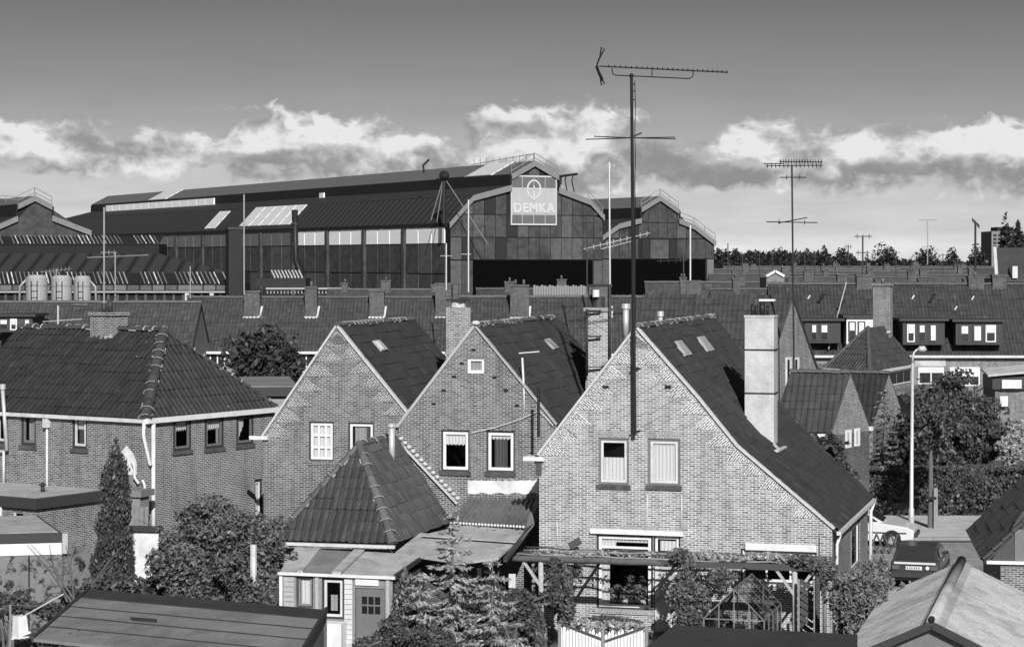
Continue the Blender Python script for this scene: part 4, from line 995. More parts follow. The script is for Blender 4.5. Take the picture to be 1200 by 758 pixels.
# corrugated saddle roof shed, bottom right
def corr_shed():
    t = None
    w = Wall(1092, 48.9, -15.0); zr = 3.0; ze = 2.08; hw = 1.95; Ln = 10.4
    t = thing('garage_shed', w.W(0, 0), 'shed with a pale corrugated saddle roof and dark gable board in the bottom right corner', 'shed')
    def sheetroof(sgn):
        # individual corrugated sheets, each lapping the next, six across the length and two down the slope
        nS = 9
        for i in range(nS):
            t0, t1 = Ln*i/nS-.02, Ln*(i+1)/nS+.04
            mb = MB(); m = 18; rows = []
            for j, (f0) in enumerate((-.02, 1.06)):
                row = []
                for k in range(m*2+1):
                    tt = t0+(t1-t0)*k/(m*2); dz = .035*math.sin(2*math.pi*tt/.30)+ .004*(i % 2)
                    q = sgn*hw*f0; zz = zr-(zr-ze)*f0+dz; row.append(tuple(w.W(q, zz, -tt)))
                rows.append(row)
            b = len(mb.v); mb.v += rows[0]+rows[1]; M = m*2+1
            for k in range(M-1): mb.f.append((k, k+1, M+k+1, M+k) if sgn > 0 else (k+1, k, M+k, M+k+1))
            mb.build('corrugated_sheet', CORR, t, fixn=False, smooth=True)
    sheetroof(-1); sheetroof(1)
    mb = MB(); mb.tube([w.W(0, zr+.03, .05), w.W(0, zr+.03, -Ln)], .13, 10); mb.build('ridge_cap', CORR, t, smooth=True)
    mb = MB(); mb.prism([w.W(-.28, zr-.10, .04), w.W(0, zr+.045, .04), w.W(.28, zr-.10, .04)], w.n*-Ln); mb.build('ridge_flashing', CORR, t)
    MB().prism([w.W(-hw+.15, 0, -.12), w.W(hw-.15, 0, -.12), w.W(hw-.15, ze, -.12), w.W(0, zr-.1, -.12), w.W(-hw+.15, ze, -.12)], w.n*-.08).build('gable_board', MIDP, t)
    for s in (-1, 1):
        a, b = w.W(0, zr-.02, .06), w.W(s*hw*1.05, ze-.06, .06); MB().bar(a, b, .05, .16).build('bargeboard', DARKP, t)
        MB().wbox(w, s*(hw-.2)-.05, s*(hw-.2)+.05, 0, ze, -Ln+.2, -.2).build('side_wall', MIDP, t)
    MB().sphere(w.W(0, zr+.1, .05), .08, 8).build('ridge_knob', BLACK, t)
corr_shed()
# small house at the right edge
def right_edge():
    w = Wall(1158, 64.0, -8); t = thing('brick_outbuilding', w.W(0, 0), 'low brick building with mossy tile verge cut off by the right edge of the picture', 'outbuilding')
    ze = w.sz(1158, 660)[1]; L_ = 3.5
    wall_mesh('front_wall', w, [(.35, 0), (L_, 0), (L_, ze), (.35, ze)], [], BR_M, t)
    MB().wbox(w, -.05, L_, ze, ze+.09, -.1, .12).build('white_board', WHITE, t)
    MB().prism([w.W(.1, ze+.1, 0), w.W(L_, ze+.1, 0), w.W(L_, ze+2.7, 0), w.W(.95, ze+1.5, 0)], w.n*-.06).build('gable_boards', WOOD_D, t)
    for k in range(9): q = .75+k*.3; MB().wbox(w, q, q+.27, ze+.1, ze+.35+min(2.2, (q-.1)*1.0), 0, .03).build('plank', MIDP, t)
    tile_roof(t, [w.W(-.15, ze+.05, -.0), w.W(-.15, ze+.05, -7), w.W(2.6, ze+2.75, -7), w.W(2.6, ze+2.75, 0)], T_LICH, tw=.235, tl=.36, h=.045)
    mb = MB()
    for k in range(10): a = w.W(-.15+.275*k, ze+.15+.27*k, .03); mb.bar(a, w.W(-.15+.275*(k+1), ze+.12+.27*(k+1), .03), .3, .09)
    mb.build('verge_mortar', T_LICH, t)
    wall_mesh('side_wall', Wall(0, w.W(.35, 0).y, 82, x0=w.W(.35, 0).x), [(0, 0), (7, 0), (7, ze), (0, ze)], [], BR_D, t)
right_edge()
# ================================================================== LEAN-TO ROOFS AND CONSERVATORY BEHIND THE SPRUCES
def conservatory():
    w = Wall(460, 61.3, A_); t = thing('garden_room', w.W(0, 0), 'timber garden room with white fascia, grey board roof and half-glazed dark door below the hipped annexe', 'outbuilding')
    zf = w.sz(460, 675.5)[1]; qL = w.S(331)
    # roof boards: four strips, the second one a framed glazed panel
    back = [hit(u, v, (0, 0, 0), Vector((0, 0, 1))) for u, v in ()]
    yb = 65.0; zb = 2.66
    def RB(u): 
        kx = (u-600)/F; return kx
    A0, A1 = w.W(qL-.05, zf+.03, .05), w.W(.05, zf+.03, .05)
    B0 = P(346, 641, (CAMH-zb)*F/(641-HOR)); B1 = P(497, 650, (CAMH-zb+.1)*F/(650-HOR))
    fr = [0, .18, .57, .98, 1.0]
    segs = [(0, .135), (.145, .20), (.20, .46), (.46, .54), (.55, 1.0)]
    for i, (f0, f1) in enumerate(segs):
        a, b, c, d = A0.lerp(A1, f0), A0.lerp(A1, f1), B0.lerp(B1, f1), B0.lerp(B1, f0)
        up = Vector((0, 0, .05 if i in (1, 3) else .0))
        if i == 2: MB().prism([a+Vector((0,0,-.02)), b+Vector((0,0,-.02)), c+Vector((0,0,-.02)), d+Vector((0,0,-.02))], (0, 0, -.05)).build('roof_glazing', FELT_L, t)
        else: MB().prism([a+up, b+up, c+up, d+up], (0, 0, -.09)).build('roof_board', BOARDS, t)
    MB().wbox(w, qL-.1, .1, zf-.06, zf+.02, .04, .11).build('fascia', WHITE, t)
    MB().bar(A1+Vector((.03, 0, -.02)), B1+Vector((.03, 0, -.02)), .06, .12).build('edge_board', DARKP, t)
    holes = []
    window(t, w, (347, 674, 367, 712), frame=WOOD, fw=.04, curt=[(0, 0, .9, 1, CURT)], outer=(.06, WOOD_D), holes=holes, sill=None, label='side window with white curtain')
    window(t, w, (377, 677, 403, 725), frame=WHITE_D, fw=.07, curt=[(.25, .1, .75, .6, CURT_G)], outer=(.06, DARKP), holes=holes, sill=None, label='larger window beside the door')
    q0, q1 = w.S(416), w.S(451); zt = w.sz(433, 689)[1]; holes.append((q0, .05, q1, zt))
    wall_mesh('front_wall', w, [(qL, 0), (0, 0), (0, zf-.05), (qL, zf-.05)], holes, WOOD, t)
    # siding boards
    for (ua, ub) in ((333, 345), (404, 413)):
        for k in range(14): z0 = .2+k*.14; MB().wbox(w, w.S(ua), w.S(ub), z0, z0+.125, 0, .02+.01*(k % 2)).build('siding_board', WHITE_D if ua > 400 else WOOD_L, t)
    for u in (372, 455): q = w.S(u); MB().wbox(w, q-.05, q+.05, 0, zf-.06, 0, .05).build('post', WOOD_L, t)
    MB().wbox(w, w.S(417), w.S(444), w.sz(430, 685.5)[1], w.sz(430, 678.5)[1], 0, .05).build('white_board', WHITE, t)
    dm = MB(); dm.wbox(w, q0+.02, q1-.02, .06, zt-.02, -.08, -.03); d = dm.build('door', MIDP, t)
    for r in range(2):
        for c in range(3):
            a = w.S(423)+(w.S(446)-w.S(423))*c/3; b = w.S(423)+(w.S(446)-w.S(423))*(c+1)/3
            z1 = w.sz(434, 699+11*r)[1]; z0 = w.sz(434, 708+11*r)[1]; MB().wbox(w, a+.02, b-.02, z0, z1, -.031, -.02).build('pane', FARGLASS, d)
    pipe(t, [w.W(qL-.02, zf-.1, .08), w.W(qL-.02, .1, .08)], .05, WHITE)
    MB().wbox(w, w.S(382), w.S(407), 0, w.sz(395, 727)[1], .05, .5).build('white_bench_box', WHITE, t)
    wall_mesh('side_wall', Wall(0, w.y0, 90+A_, x0=w.x0), [(0, 0), (4.2, 0), (4.2, 2.25), (0, 2.15)], [], WOOD_D, t)
    # flat board roof (two courses) up to the corrugated lean-to
    t2 = thing('lean_to', W2.px(590, 700), 'lean-to with grey flat boards and a dark corrugated upper roof, below the white painted band', 'outbuilding')
    def Z(u, v, z): return P(u, v, (CAMH-z)*F/(v-HOR))
    MB().prism([Z(463, 647, 2.6), Z(541, 659, 2.55), Z(584, 653, 2.6), Z(608, 632, 2.80), Z(492, 624, 2.85)], (0, 0, -.06)).build('roof_board', BOARDS, t2, label='lower course')
    MB().prism([Z(492, 627, 2.88), Z(608, 635, 2.83), Z(629, 611, 3.02), Z(545, 615, 2.98)], (0, 0, -.03)).build('roof_board', BOARDS, t2, label='upper course')
    MB().bar(Z(592, 656, 2.62), Z(631, 605, 3.06), .10, .12).build('edge_board', DARKP, t2)
    # corrugated sheets
    a0, a1, b0, b1 = Z(527, 612, 3.04), Z(615, 617, 3.04), W2.px(551, 582, .03), W2.px(629, 585, .03)
    n = 7
    for i in range(n):
        mb = MB(); M = 29
        for (s0, s1, ) in ((a0, a1), (b0, b1)):
            for k in range(M): f = (i+k/(M-1)*1.02)/n; p = s0.lerp(s1, f); mb.v.append(tuple(p+Vector((0, 0, .045*math.sin(2*math.pi*k/(M-1)*2.0)+.004*(i % 2)))))
        for k in range(M-1): mb.f.append((k, k+1, M+k+1, M+k))
        mb.build('corrugated_sheet', PLASTIC_D, t2, smooth=True, fixn=False)
    MB().prism([Z(615, 618, 3.0), Z(630, 611, 3.05), W2.px(637, 583, .02), W2.px(628, 583, .02)], (0, 0, -.05)).build('side_flashing', FELT_L, t2)
    # scalloped white edge of the plastic sheets
    mb = MB()
    for i in range(24): p = a0.lerp(a1, (i+.5)/24); mb.sphere(p+Vector((0, -.05, 0)), .045, 6)
    mb.build('sheet_edge', WHITE_D, t2, kind='stuff')
    wv = Wall(541, 64.2, 5); q1 = wv.S(585)
    MB().wbox(wv, -1.5, q1, 0, 2.35, -.1, 0).build('front_wall', WOOD_D, t2)
    for u0, u1, v0, v1 in ((538, 548, 666, 700), (559, 564, 665, 690), (596, 604, 672, 688)):
        q, z1 = wv.sz(u0, v0); q_, z0 = wv.sz(u1, v1); MB().wbox(wv, q, q_, z0, z1, 0, .05).build('white_post', WHITE_D, t2)
conservatory()
# ================================================================== PERGOLA
def pergola():
    a, b = P(595, 653.5, 64.2), P(962, 666, 61.8)
    t = thing('pergola', (a.x, a.y, 0), 'rustic pole pergola carrying vines across the front of the light brick house', 'pergola')
    def bent(p, q, r, n=9, s=.03): return [p.lerp(q, k/n)+Vector((0, (random.random()-.5)*s, (random.random()-.5)*s)) for k in range(n+1)]
    m = a.lerp(b, .5)
    MB().tube(bent(a, m, .09), .095, 9).build('beam', POLE_D, t, smooth=True); MB().bar(m-Vector((.1, 0, 0)), b, .10, .17).build('beam', WOOD_D, t)
    d = (b-a).normalized(); dep = Vector((.267, .9636, 0))
    for k in range(4):
        o = dep*(.48*(k+1)); pa = a+o+d*(.1*random.random())+Vector((0, 0, .06)); pb = b+o+Vector((0, 0, .06)); pb = pa.lerp(pb, .97+.03*random.random())
        MB().tube(bent(pa, pb, .04, 14, .05), .030, 6).build('batten', WOOD_D if k % 2 else WOOD, t, smooth=True)
    for f in (.02, .27, .52, .77, .98):
        p = a.lerp(b, f)+Vector((0, 0, -.02)); MB().tube([p-dep*.25+Vector((0,0,.02)), p+dep*2.25+Vector((0, 0, .04))], .05, 6).build('rafter', WOOD_D, t, smooth=True)
    for u, pale in ((635, 1), (932.5, 1)):
        f = (u-595)/(962-595); p = a.lerp(b, f)
        MB().tube([(p.x, p.y+.05, -.05), (p.x+.02, p.y+.05, 1.2), (p.x, p.y+.05, p.z-.06)], [.085, .08, .075], 9).build('post', WOOD_L if pale else WOOD, t, smooth=True)
        if pale:
            for s in (-1, 1): MB().bar((p.x, p.y+.02, p.z-.78), (p.x+s*.52, p.y+.02+(-s)*.14, p.z-.05), .075, .075).build('brace', WOOD_L, t)
    q = a.lerp(b, .27)+dep*2.2
    for f in (.02, .98): q = a.lerp(b, f)+dep*2.2; MB().tube([(q.x, q.y, 0), (q.x, q.y, q.z)], .06, 7).build('post', WOOD, t, smooth=True)
    # loose pole lying on top
    MB().tube([P(783, 655, 63.2)+Vector((0, 0, .15)), P(818, 637, 64.0)+Vector((0, 0, .15))], .035, 6).build('loose_pole', WOOD_L, t)
    MB().bar(P(668, 640, 65.5), P(680, 633, 65.6), .1, .2).build('timber_block', WOOD_D, t)
    return a, b, d, dep
PA, PB, PD, PDEP = pergola()
# woven panel fence beside the right post
def panels():
    w = Wall(937, 61.6, -12); t = thing('slatted_panel', w.W(0, 0), 'panel of slanting dark slats right of the pergola post', 'fence')
    q1 = w.S(953)
    for k in range(9):
        z0 = .25+k*.2; MB().bar(w.W(0, z0+.26, -.05), w.W(q1, z0, -.05), .02, .13).build('slat', WOOD_D, t)
    for q in (-.03, q1+.03): MB().wbox(w, q-.03, q+.03, 0, 2.15, -.09, -.02).build('post', WOOD, t)
    w = Wall(958, 60.9, -12); t = thing('white_post', w.W(0, 0), 'pale round timber post at the right end of the pergola', 'post')
    MB().tube([w.W(0, 0), w.W(0, 2.3)], .07, 8).build('shaft', WOOD_D, t)
panels()
# greenhouse
def greenhouse():
    w = Wall(860, 58.2, -15.5); t = thing('greenhouse', w.W(0, 0), 'small glazed greenhouse with a pale frame in front of the kitchen window', 'greenhouse')
    za = w.sz(860, 690)[1]; hw = .80; ze = za-.80; D = 2.9
    def fr(p, q): return MB().bar(p, q, .032, .032).build('frame_bar', MIDP, t)
    for o in (0, -D):
        fr(w.W(-hw, ze, o), w.W(0, za, o)); fr(w.W(0, za, o), w.W(hw, ze, o)); fr(w.W(-hw, 0, o), w.W(-hw, ze, o)); fr(w.W(hw, 0, o), w.W(hw, ze, o)); fr(w.W(-hw, ze, o), w.W(hw, ze, o)); fr(w.W(0, 0, o), w.W(0, za, o))
        fr(w.W(-hw/2, 0, o), w.W(-hw/2, (za+ze)/2, o)); fr(w.W(hw/2, 0, o), w.W(hw/2, (za+ze)/2, o))
    for q, z in ((-hw, ze), (0, za), (hw, ze)): fr(w.W(q, z, 0), w.W(q, z, -D))
    for k in range(1, 4):
        for s in (-1, 1): fr(w.W(0, za, -D*k/4), w.W(s*hw, ze, -D*k/4)); fr(w.W(s*hw, 0, -D*k/4), w.W(s*hw, ze, -D*k/4))
    for s in (-1, 1):
        for k in range(4):
            t0, t1 = -D*k/4-.03, -D*(k+1)/4+.03
            for f0, f1 in ((.03, .34), (.35, .67), (.68, .98)):
                z0_, z1_ = za-(za-ze)*f0, za-(za-ze)*f1
                MB().prism([w.W(s*hw*f0, z0_+.01+.01*f1, t0), w.W(s*hw*f1, z1_+.01, t0), w.W(s*hw*f1, z1_+.01, t1), w.W(s*hw*f0, z0_+.01+.01*f1, t1)], (0, 0, .006)).build('pane', GLASS_G, t)
            MB().prism([w.W(s*hw, .05, t0), w.W(s*hw, ze-.03, t0), w.W(s*hw, ze-.03, t1), w.W(s*hw, .05, t1)], w.e*.006).build('pane', GLASS_G, t)
    for q0, q1 in ((-hw, -hw/2), (-hw/2, 0), (0, hw/2), (hw/2, hw)):
        MB().wbox(w, q0+.03, q1-.03, .05, ze-.03, -.006, 0).build('pane', GLASS_G, t)
        h0, h1 = za-(za-ze)*abs(q0)/hw-.05, za-(za-ze)*abs(q1)/hw-.05
        MB().prism([w.W(q0+.03, ze+.03), w.W(q1-.03, ze+.03), w.W(q1-.03, max(h1, ze+.05)), w.W(q0+.03, max(h0, ze+.05))], w.n*-.006).build('pane', GLASS_G, t)
    for k in range(7): 
        p = w.W(-.55+(k % 3)*.5, 0, -.5-.33*k); pt = thing('tomato_plant', p, ['nearest','second nearest','third nearest','middle','third farthest','second farthest','farthest'][k]+' of the staked plants growing inside the greenhouse', 'plant', 'plants inside the greenhouse')
        leaf_mesh('leaves', clump_pts([(p.x, p.y, .75, .18, .2, .6)], 90, .1), .12, LEAF_L if k % 3 else LEAF_B, pt)
        MB().tube([p, p+Vector((0, 0, 1.4))], .012, 5).build('cane', WOOD_L, pt)
greenhouse()
# white picket fence with dark braces in front of the big window
def pickets():
    w = Wall(656, 59.6, -8); 
    t = thing('picket_fence', w.W(0, 0), 'low white picket fence with dark cross braces in front of the big window', 'fence')
    L_ = w.S(758)
    n = 27
    for k in range(n):
        q = L_*k/n; h = 1.0+.06*math.sin(k*2.1)+.22*abs(k/n-.5); MB().prism([w.W(q, .1), w.W(q+L_/n-.012, .1), w.W(q+L_/n-.012, h), w.W(q+L_/n/2, h+.06), w.W(q, h)], w.n*-.02).build('picket', WHITE, t)
    zt = 1.16
    for a, b in (((-.05, zt+.14), (L_*.5, .86)), ((L_*.5, .80), (L_+.05, zt+.08))): MB().bar(w.W(a[0], a[1], .04), w.W(b[0], b[1], .04), .03, .05).build('brace', WOOD_D, t)
    for q in (0, L_*.5, L_): MB().wbox(w, q-.04, q+.04, 0, 1.25, .0, .07).build('post', WOOD, t)
pickets()
# ================================================================== BACKGROUND HOUSES
def dormer(root, w, px, mat=DARKP, wins=(), depth=2.6, fmat=WHITE):
    q0, z1 = w.sz(px[0], px[1]); q1, z0 = w.sz(px[2], px[3])
    z0 = w.sz((px[0]+px[2])/2, px[3])[1]
    d = MB().wbox(w, q0, q1, z0, z1, -depth, 0).build('dormer', mat, root)
    MB().wbox(w, q0-.25, q1+.25, z1, z1+.16, -depth, .25).build('dormer_roof', DARKP, d)
    for (a, b) in wins:
        x0, x1 = w.S(a, .02), w.S(b, .02); za, zb = z0+.12*(z1-z0), z1-.14*(z1-z0)
        k_ = random.choice([0, 0, 1]); fr_ = MB().wbox(w, x0, x1, za, zb, .0, .06).build('window_frame', fmat if k_ else WOOD_D, d)
        MB().wbox(w, x0+.1, x1-.1, zb-random.choice([.45, .5, .9])*(zb-za), zb-.08, .062, .09).build('curtain', CURT, d)
        MB().wbox(w, x0+.08, x1-.08, za+.08, zb-.08, .058, .075).build('pane', FARGLASS, d)
    return d
def far_window(root, w, px, split=1, frame=WHITE, white=.0, sill=True):
    q0, z1 = w.sz(px[0], px[1]); q1 = w.S(px[2]); z0 = w.sz((px[0]+px[2])/2, px[3])[1]
    f = MB().wbox(w, q0, q1, z0, z1, -.02, .05).build('window', frame, root); n = split; g_ = .08
    for k in range(n):
        a, b = q0+g_+(q1-q0-g_)*k/n, q0+(q1-q0-g_)*(k+1)/n
        MB().wbox(w, a, b, z0+g_, z0+g_+(z1-z0-2*g_)*(1-white), .05, .062).build('pane', FARGLASS, f)
        if white: MB().wbox(w, a, b, z0+g_+(z1-z0-2*g_)*(1-white), z1-g_, .05, .060).build('blind', CURT, f)
    return f
def block(label, u0, u1, y, a, ze, zr, run, chim=(), mat=T_FAR, brick=BR_F, name='terraced_house', cat='house', group=None, tw=.24, tl=.37, seg=6, back=True, eave=WHITE_D, hips=(0, 0), ridge=T_RIDGE, q=None, tiles=True):
    w = Wall(u0, y, a); L_ = w.S(u1) if q is None else q
    t = thing(name, w.W(0, 0), label, cat, group)
    MB().wbox(w, 0, L_, 0, ze, -2*run, 0).build('wall', brick, t)
    for q_ in (0, L_):
        if not hips[0 if q_ == 0 else 1]: s = .003 if q_ else -.003; MB().prism([w.W(q_+s, ze, 0), w.W(q_+s, ze, -2*run), w.W(q_+s, zr, -run)], w.e*(-.2 if q_ else .2)).build('gable', brick, t)
    e0, e1, r0, r1 = w.W(-.1, ze-.05, .3), w.W(L_+.1, ze-.05, .3), w.W(-.1+hips[0], zr, -run), w.W(L_+.1-hips[1], zr, -run)
    if tiles: rf = tile_roof(t, [e0, e1, r1, r0], mat, tw=tw, tl=tl, h=.06, seg=seg)
    else: rf = MB().prism([e0, e1, r1, r0], (0, 0, -.12)).build('roof', mat, t)
    if back: MB().prism([w.W(L_+.1, ze-.05, -2*run-.3), w.W(-.1, ze-.05, -2*run-.3), r0, r1], (0, 0, -.12)).build('roof', mat, t)
    for k, h_ in enumerate(hips):
        if h_: 
            pa, pb, pc = (e0, w.W(-.1, ze-.05, -2*run-.3), r0) if k == 0 else (e1, w.W(L_+.1, ze-.05, -2*run-.3), r1)
            if k == 1 and tiles: tile_roof(t, [pa, pb, pc], mat, tw=tw, tl=tl, h=.045, seg=seg)
            else: MB().prism([pa, pb, pc], (0, 0, -.1)).build('roof', mat, t)
    ridge_tiles(rf, r0+Vector((0, 0, .04)), r1+Vector((0, 0, .04)), r=.15, L=.45, objects=False, mat=ridge, mort=False)
    if eave: strip(t, [w.W(-.1, ze-.1, .33), w.W(L_+.1, ze-.1, .33)], .14, .16, eave, 'gutter')
    for c in chim:
        u, vt, ww = c[:3]; fo = 1.25 if (zr < 9 and u > 225 and y < 160) else 0.0; q_ = w.S(u, -run+fo); p = w.W(q_, 0, -run+fo); yy = p.y; zt = CAMH-(vt-HOR)/F*yy
        ch, wl = chimney(t, (p.x, p.y), ww/F*yy, .8, zr-1.5-fo, zt+fo*.1, a, mat=BR_CH, pots=c[3] if len(c) > 3 else 1, capmat=BR_CH)
        wq = ww/F*yy/2; zz = zr-1.0
        sl = (zr-ze)/run
        if fo: strip(ch, [wl.W(-wq-.05, zr-(fo+.45)*sl+.1, .45), wl.W(wq+.02, zr-(fo+.45)*sl+.1, .47), wl.W(wq+.08, zr-(fo-.4)*sl+.1, -.40)], .14, .12, WHITE_D, 'lead_flashing')
    return t, w, L_
# back rows on the left
t, w, L_ = block('long terrace with a small white framed dormer behind the left corner house', -60, 222, 140, -1, 4.9, 8.25, 4.2, chim=[(96, 356, 15, 0)], back=True, tw=.25)
dormer(t, Wall(-3, 138.6, -1), (-2, 371, 38, 389), wins=[(-1, 10), (12, 20), (28, 36)], mat=WOOD_D, depth=3.4)
ch96 = None
t, w, L_ = block('terrace with white eaves and pale bedroom windows between the corner house and the brick gables', 209, 524, 147, -1, 5.0, 8.45, 4.2, chim=[(296, 343, 18, 0), (442, 342, 17, 0), (524, 334, 27, 0, BR_C), (365, 338, 14, 1)], tw=.25, eave=WHITE)
far_window(t, w, (246, 411, 264, 434), 2); far_window(t, w, (276, 411, 292, 434), 2); far_window(t, w, (346, 411, 372, 436), 2)
t, w, L_ = block('terrace with four chimneys directly behind the ridges of the brick gables', 524, 812, 146, -1, 4.9, 8.5, 4.2, chim=[(609, 336, 22, 2, BR_C), (809, 331, 24, 0, BR_C), (706, 336, 20, 0)], tw=.25)
# gable ended house right of the tall chimney
def gable_right():
    y = 108.0; c = P(928, 347, y); run = 4.0; zr = c.z; ze = zr-4.6; Lq = 7.4
    t = thing('brick_house', (c.x, c.y, 0), 'house whose plain brick gable with one white window stands right of the tall chimney', 'house')
    WA = Wall(0, y, 60.0, x0=c.x); f0 = WA.W(-run, 0); WG = Wall(0, f0.y, 60.0, x0=f0.x)
    e = Wall(0, 0, -13).e*-Lq
    wall_mesh('gable_wall', WG, [(0, 0), (2*run, 0), (2*run, ze), (run, zr), (0, ze)], [], BR_F, t)
    for a, b in ((920.5, 926.5), (929.5, 935.5)):
        q0, z1 = WG.sz(a, 419); q1, z0 = WG.sz(b, 452); f = MB().wbox(WG, q0, q1, z0, z1, -.02, .06).build('window', WHITE, t); MB().wbox(WG, q0+.1, q1-.45*(q1-q0), z0+.15, z1-.1, .06, .075).build('pane', FARGLASS, f)
    F_, A_p, B_ = WG.W(0, ze, .1), WG.W(run, zr+.04, .1), WG.W(2*run, ze, .1)
    tile_roof(t, [F_+e, F_, A_p, A_p+e], T_FAR, tw=.24, tl=.36, h=.04, seg=6)
    MB().prism([B_, B_+e, A_p+e, A_p], (0, 0, -.1)).build('roof', T_FAR, t)
    g0 = WG.W(0, 0, -.3); g1 = WG.W(2*run, 0, -.3); MB().prism([g0, g0+e, g1+e, g1], (0, 0, ze-.15)).build('wall', BR_F, t)
    verge(t, [(run, zr+.02), (2*run, ze)], MORTAR, WG, th=.05)
gable_right()
# long terrace with three dormers, right
t, w, L_ = block('long terrace with dark box dormers and a high tiled roof at the right', 908, 1236, 147, -1.5, 4.75, 9.35, 4.4, chim=[(1012, 322, 18, 1), (1143, 324, 18, 1), (1170, 322, 16, 0)], brick=BR_F, tw=.25)
w2 = Wall(908, 146.2, -1.5)
dormer(t, w2, (943, 376, 985, 402), wins=[(950, 958), (961, 971)], depth=4)
dormer(t, w2, (1058, 376, 1107, 404), wins=[(1063, 1072), (1076, 1085), (1089, 1098)], depth=4); dormer(t, w2, (1120, 377, 1175, 404), wins=[(1125, 1136), (1140, 1151), (1155, 1167)], depth=4)
dormer(t, w2, (992, 372, 1024, 404), wins=[(994, 1003), (1005, 1014)], depth=4, mat=WHITE)
far_window(t, w, (1076, 430, 1106, 450), 2, white=.3); far_window(t, w, (1113, 430, 1148, 452), 3, white=.5)
MB().wbox(w, w.S(1069), w.S(1108), w.sz(1090, 429)[1], 4.65, .0, .05).build('pale_band', RENDER, t)
for u in (975,): 
    a, b = Vector(w.W(w.S(u-5), 5.0, .5)), w.W(w.S(u+26), 9.3, -4.1)
    strip(t, [a+Vector((0, 0, .15)), b+Vector((0, 0, .2))], .07, .05, LEAD, 'party_wall_capping')
# roof windows and vents on the long terrace
for u, v, dk in ((962, 350, 1), (1092, 350, 1), (1140, 350, 0), (948, 349, 0), (1070, 349, 0), (1120, 362, 0), (985, 358, 1)):
    pe, pr_ = w.W(0, 4.7, .3), w.W(0, 9.35, -4.4); nr = (pr_-pe).cross(w.e).normalized(); nr = nr if nr.z > 0 else -nr
    sz = 5 if dk else 2
    pts = [hit(uu, vv, pe+nr*.1, nr) for uu, vv in ((u-sz, v+sz), (u+sz*.2, v-sz), (u+sz, v-sz), (u-sz*.2, v+sz))]
    MB().prism(pts, nr*.1).build('roof_window' if dk else 'roof_vent', BLACK if dk else WHITE_D, t)
# hip-roofed house in front of it
def hiphouse():
    ze, y = 5.15, 120.0
    A, B, C = P(966, 431.5, (CAMH-ze)*F/(431.5-HOR)), P(1019, 435, (CAMH-ze)*F/(435-HOR)), P(1072, 426, (CAMH-ze)*F/(426-HOR))
    t = thing('corner_house', (B.x, B.y, 0), 'small hip-roofed corner house with tall brick chimney, left of the street tree', 'house')
    y_ap = (A.y+C.y)/2+1.5; ap = P(1017, 384, B.y+3.2); ap2 = P(1036, 382, B.y+3.6); ap2.z = ap.z
    n1 = (B-A).cross(ap-A)
    tile_roof(t, [A, B, ap], T_FAR, tw=.24, tl=.36, h=.045, seg=6)
    pB = frame2([B, C, ap])[3]; ap2 = hit(1036, 382, B, pB)
    tile_roof(t, [B, C, ap2, ap], T_FAR, tw=.24, tl=.36, h=.045, seg=6)
    ridge_tiles(t, B+Vector((0, 0, .04)), ap+Vector((0, 0, .04)), r=.12, objects=False, mort=False)
    ridge_tiles(t, A+Vector((0, 0, .04)), ap+Vector((0, 0, .04)), r=.12, objects=False, mort=False)
    strip(t, [A+Vector((0, -.1, -.1)), B+Vector((0, -.1, -.1))], .15, .25, WHITE, 'gutter'); strip(t, [B+Vector((0, -.1, -.1)), C+Vector((0, -.1, -.1))], .12, .16, WHITE_D, 'gutter')
    mb = MB(); mb.prism([(p.x, p.y+.35, 0) for p in (A, B, C, C+Vector((0, 6, 0)), A+Vector((0, 6, 0)))], (0, 0, ze-.1)); mb.build('wall', BR_F, t)
    w = Wall(0, B.y+.35, math.degrees(math.atan2(C.y-B.y, C.x-B.x)), x0=B.x)
    far_window(t, w, (1021, 435, 1036, 456), 1, white=.5); far_window(t, w, (1041, 436, 1066, 450), 3)
    MB().wbox(w, w.S(1038), w.S(1082), w.sz(1060, 458)[1], w.sz(1060, 454)[1], 0, 1.4).build('balcony_ledge', MIDP, t)
    y = ap2.y+.3; a, b = P(1034.5, 388, y), P(1034.5, 333, y); ch, wl = chimney(t, (a.x, y), .95, .8, a.z-.8, b.z, -20, mat=BR_D, pots=1, capmat=BR_D)
    strip(ch, [wl.W(-.4, a.z-.35, .45), wl.W(.5, a.z+.0, .48)], .12, .1, WHITE_D, 'lead_flashing')
hiphouse()
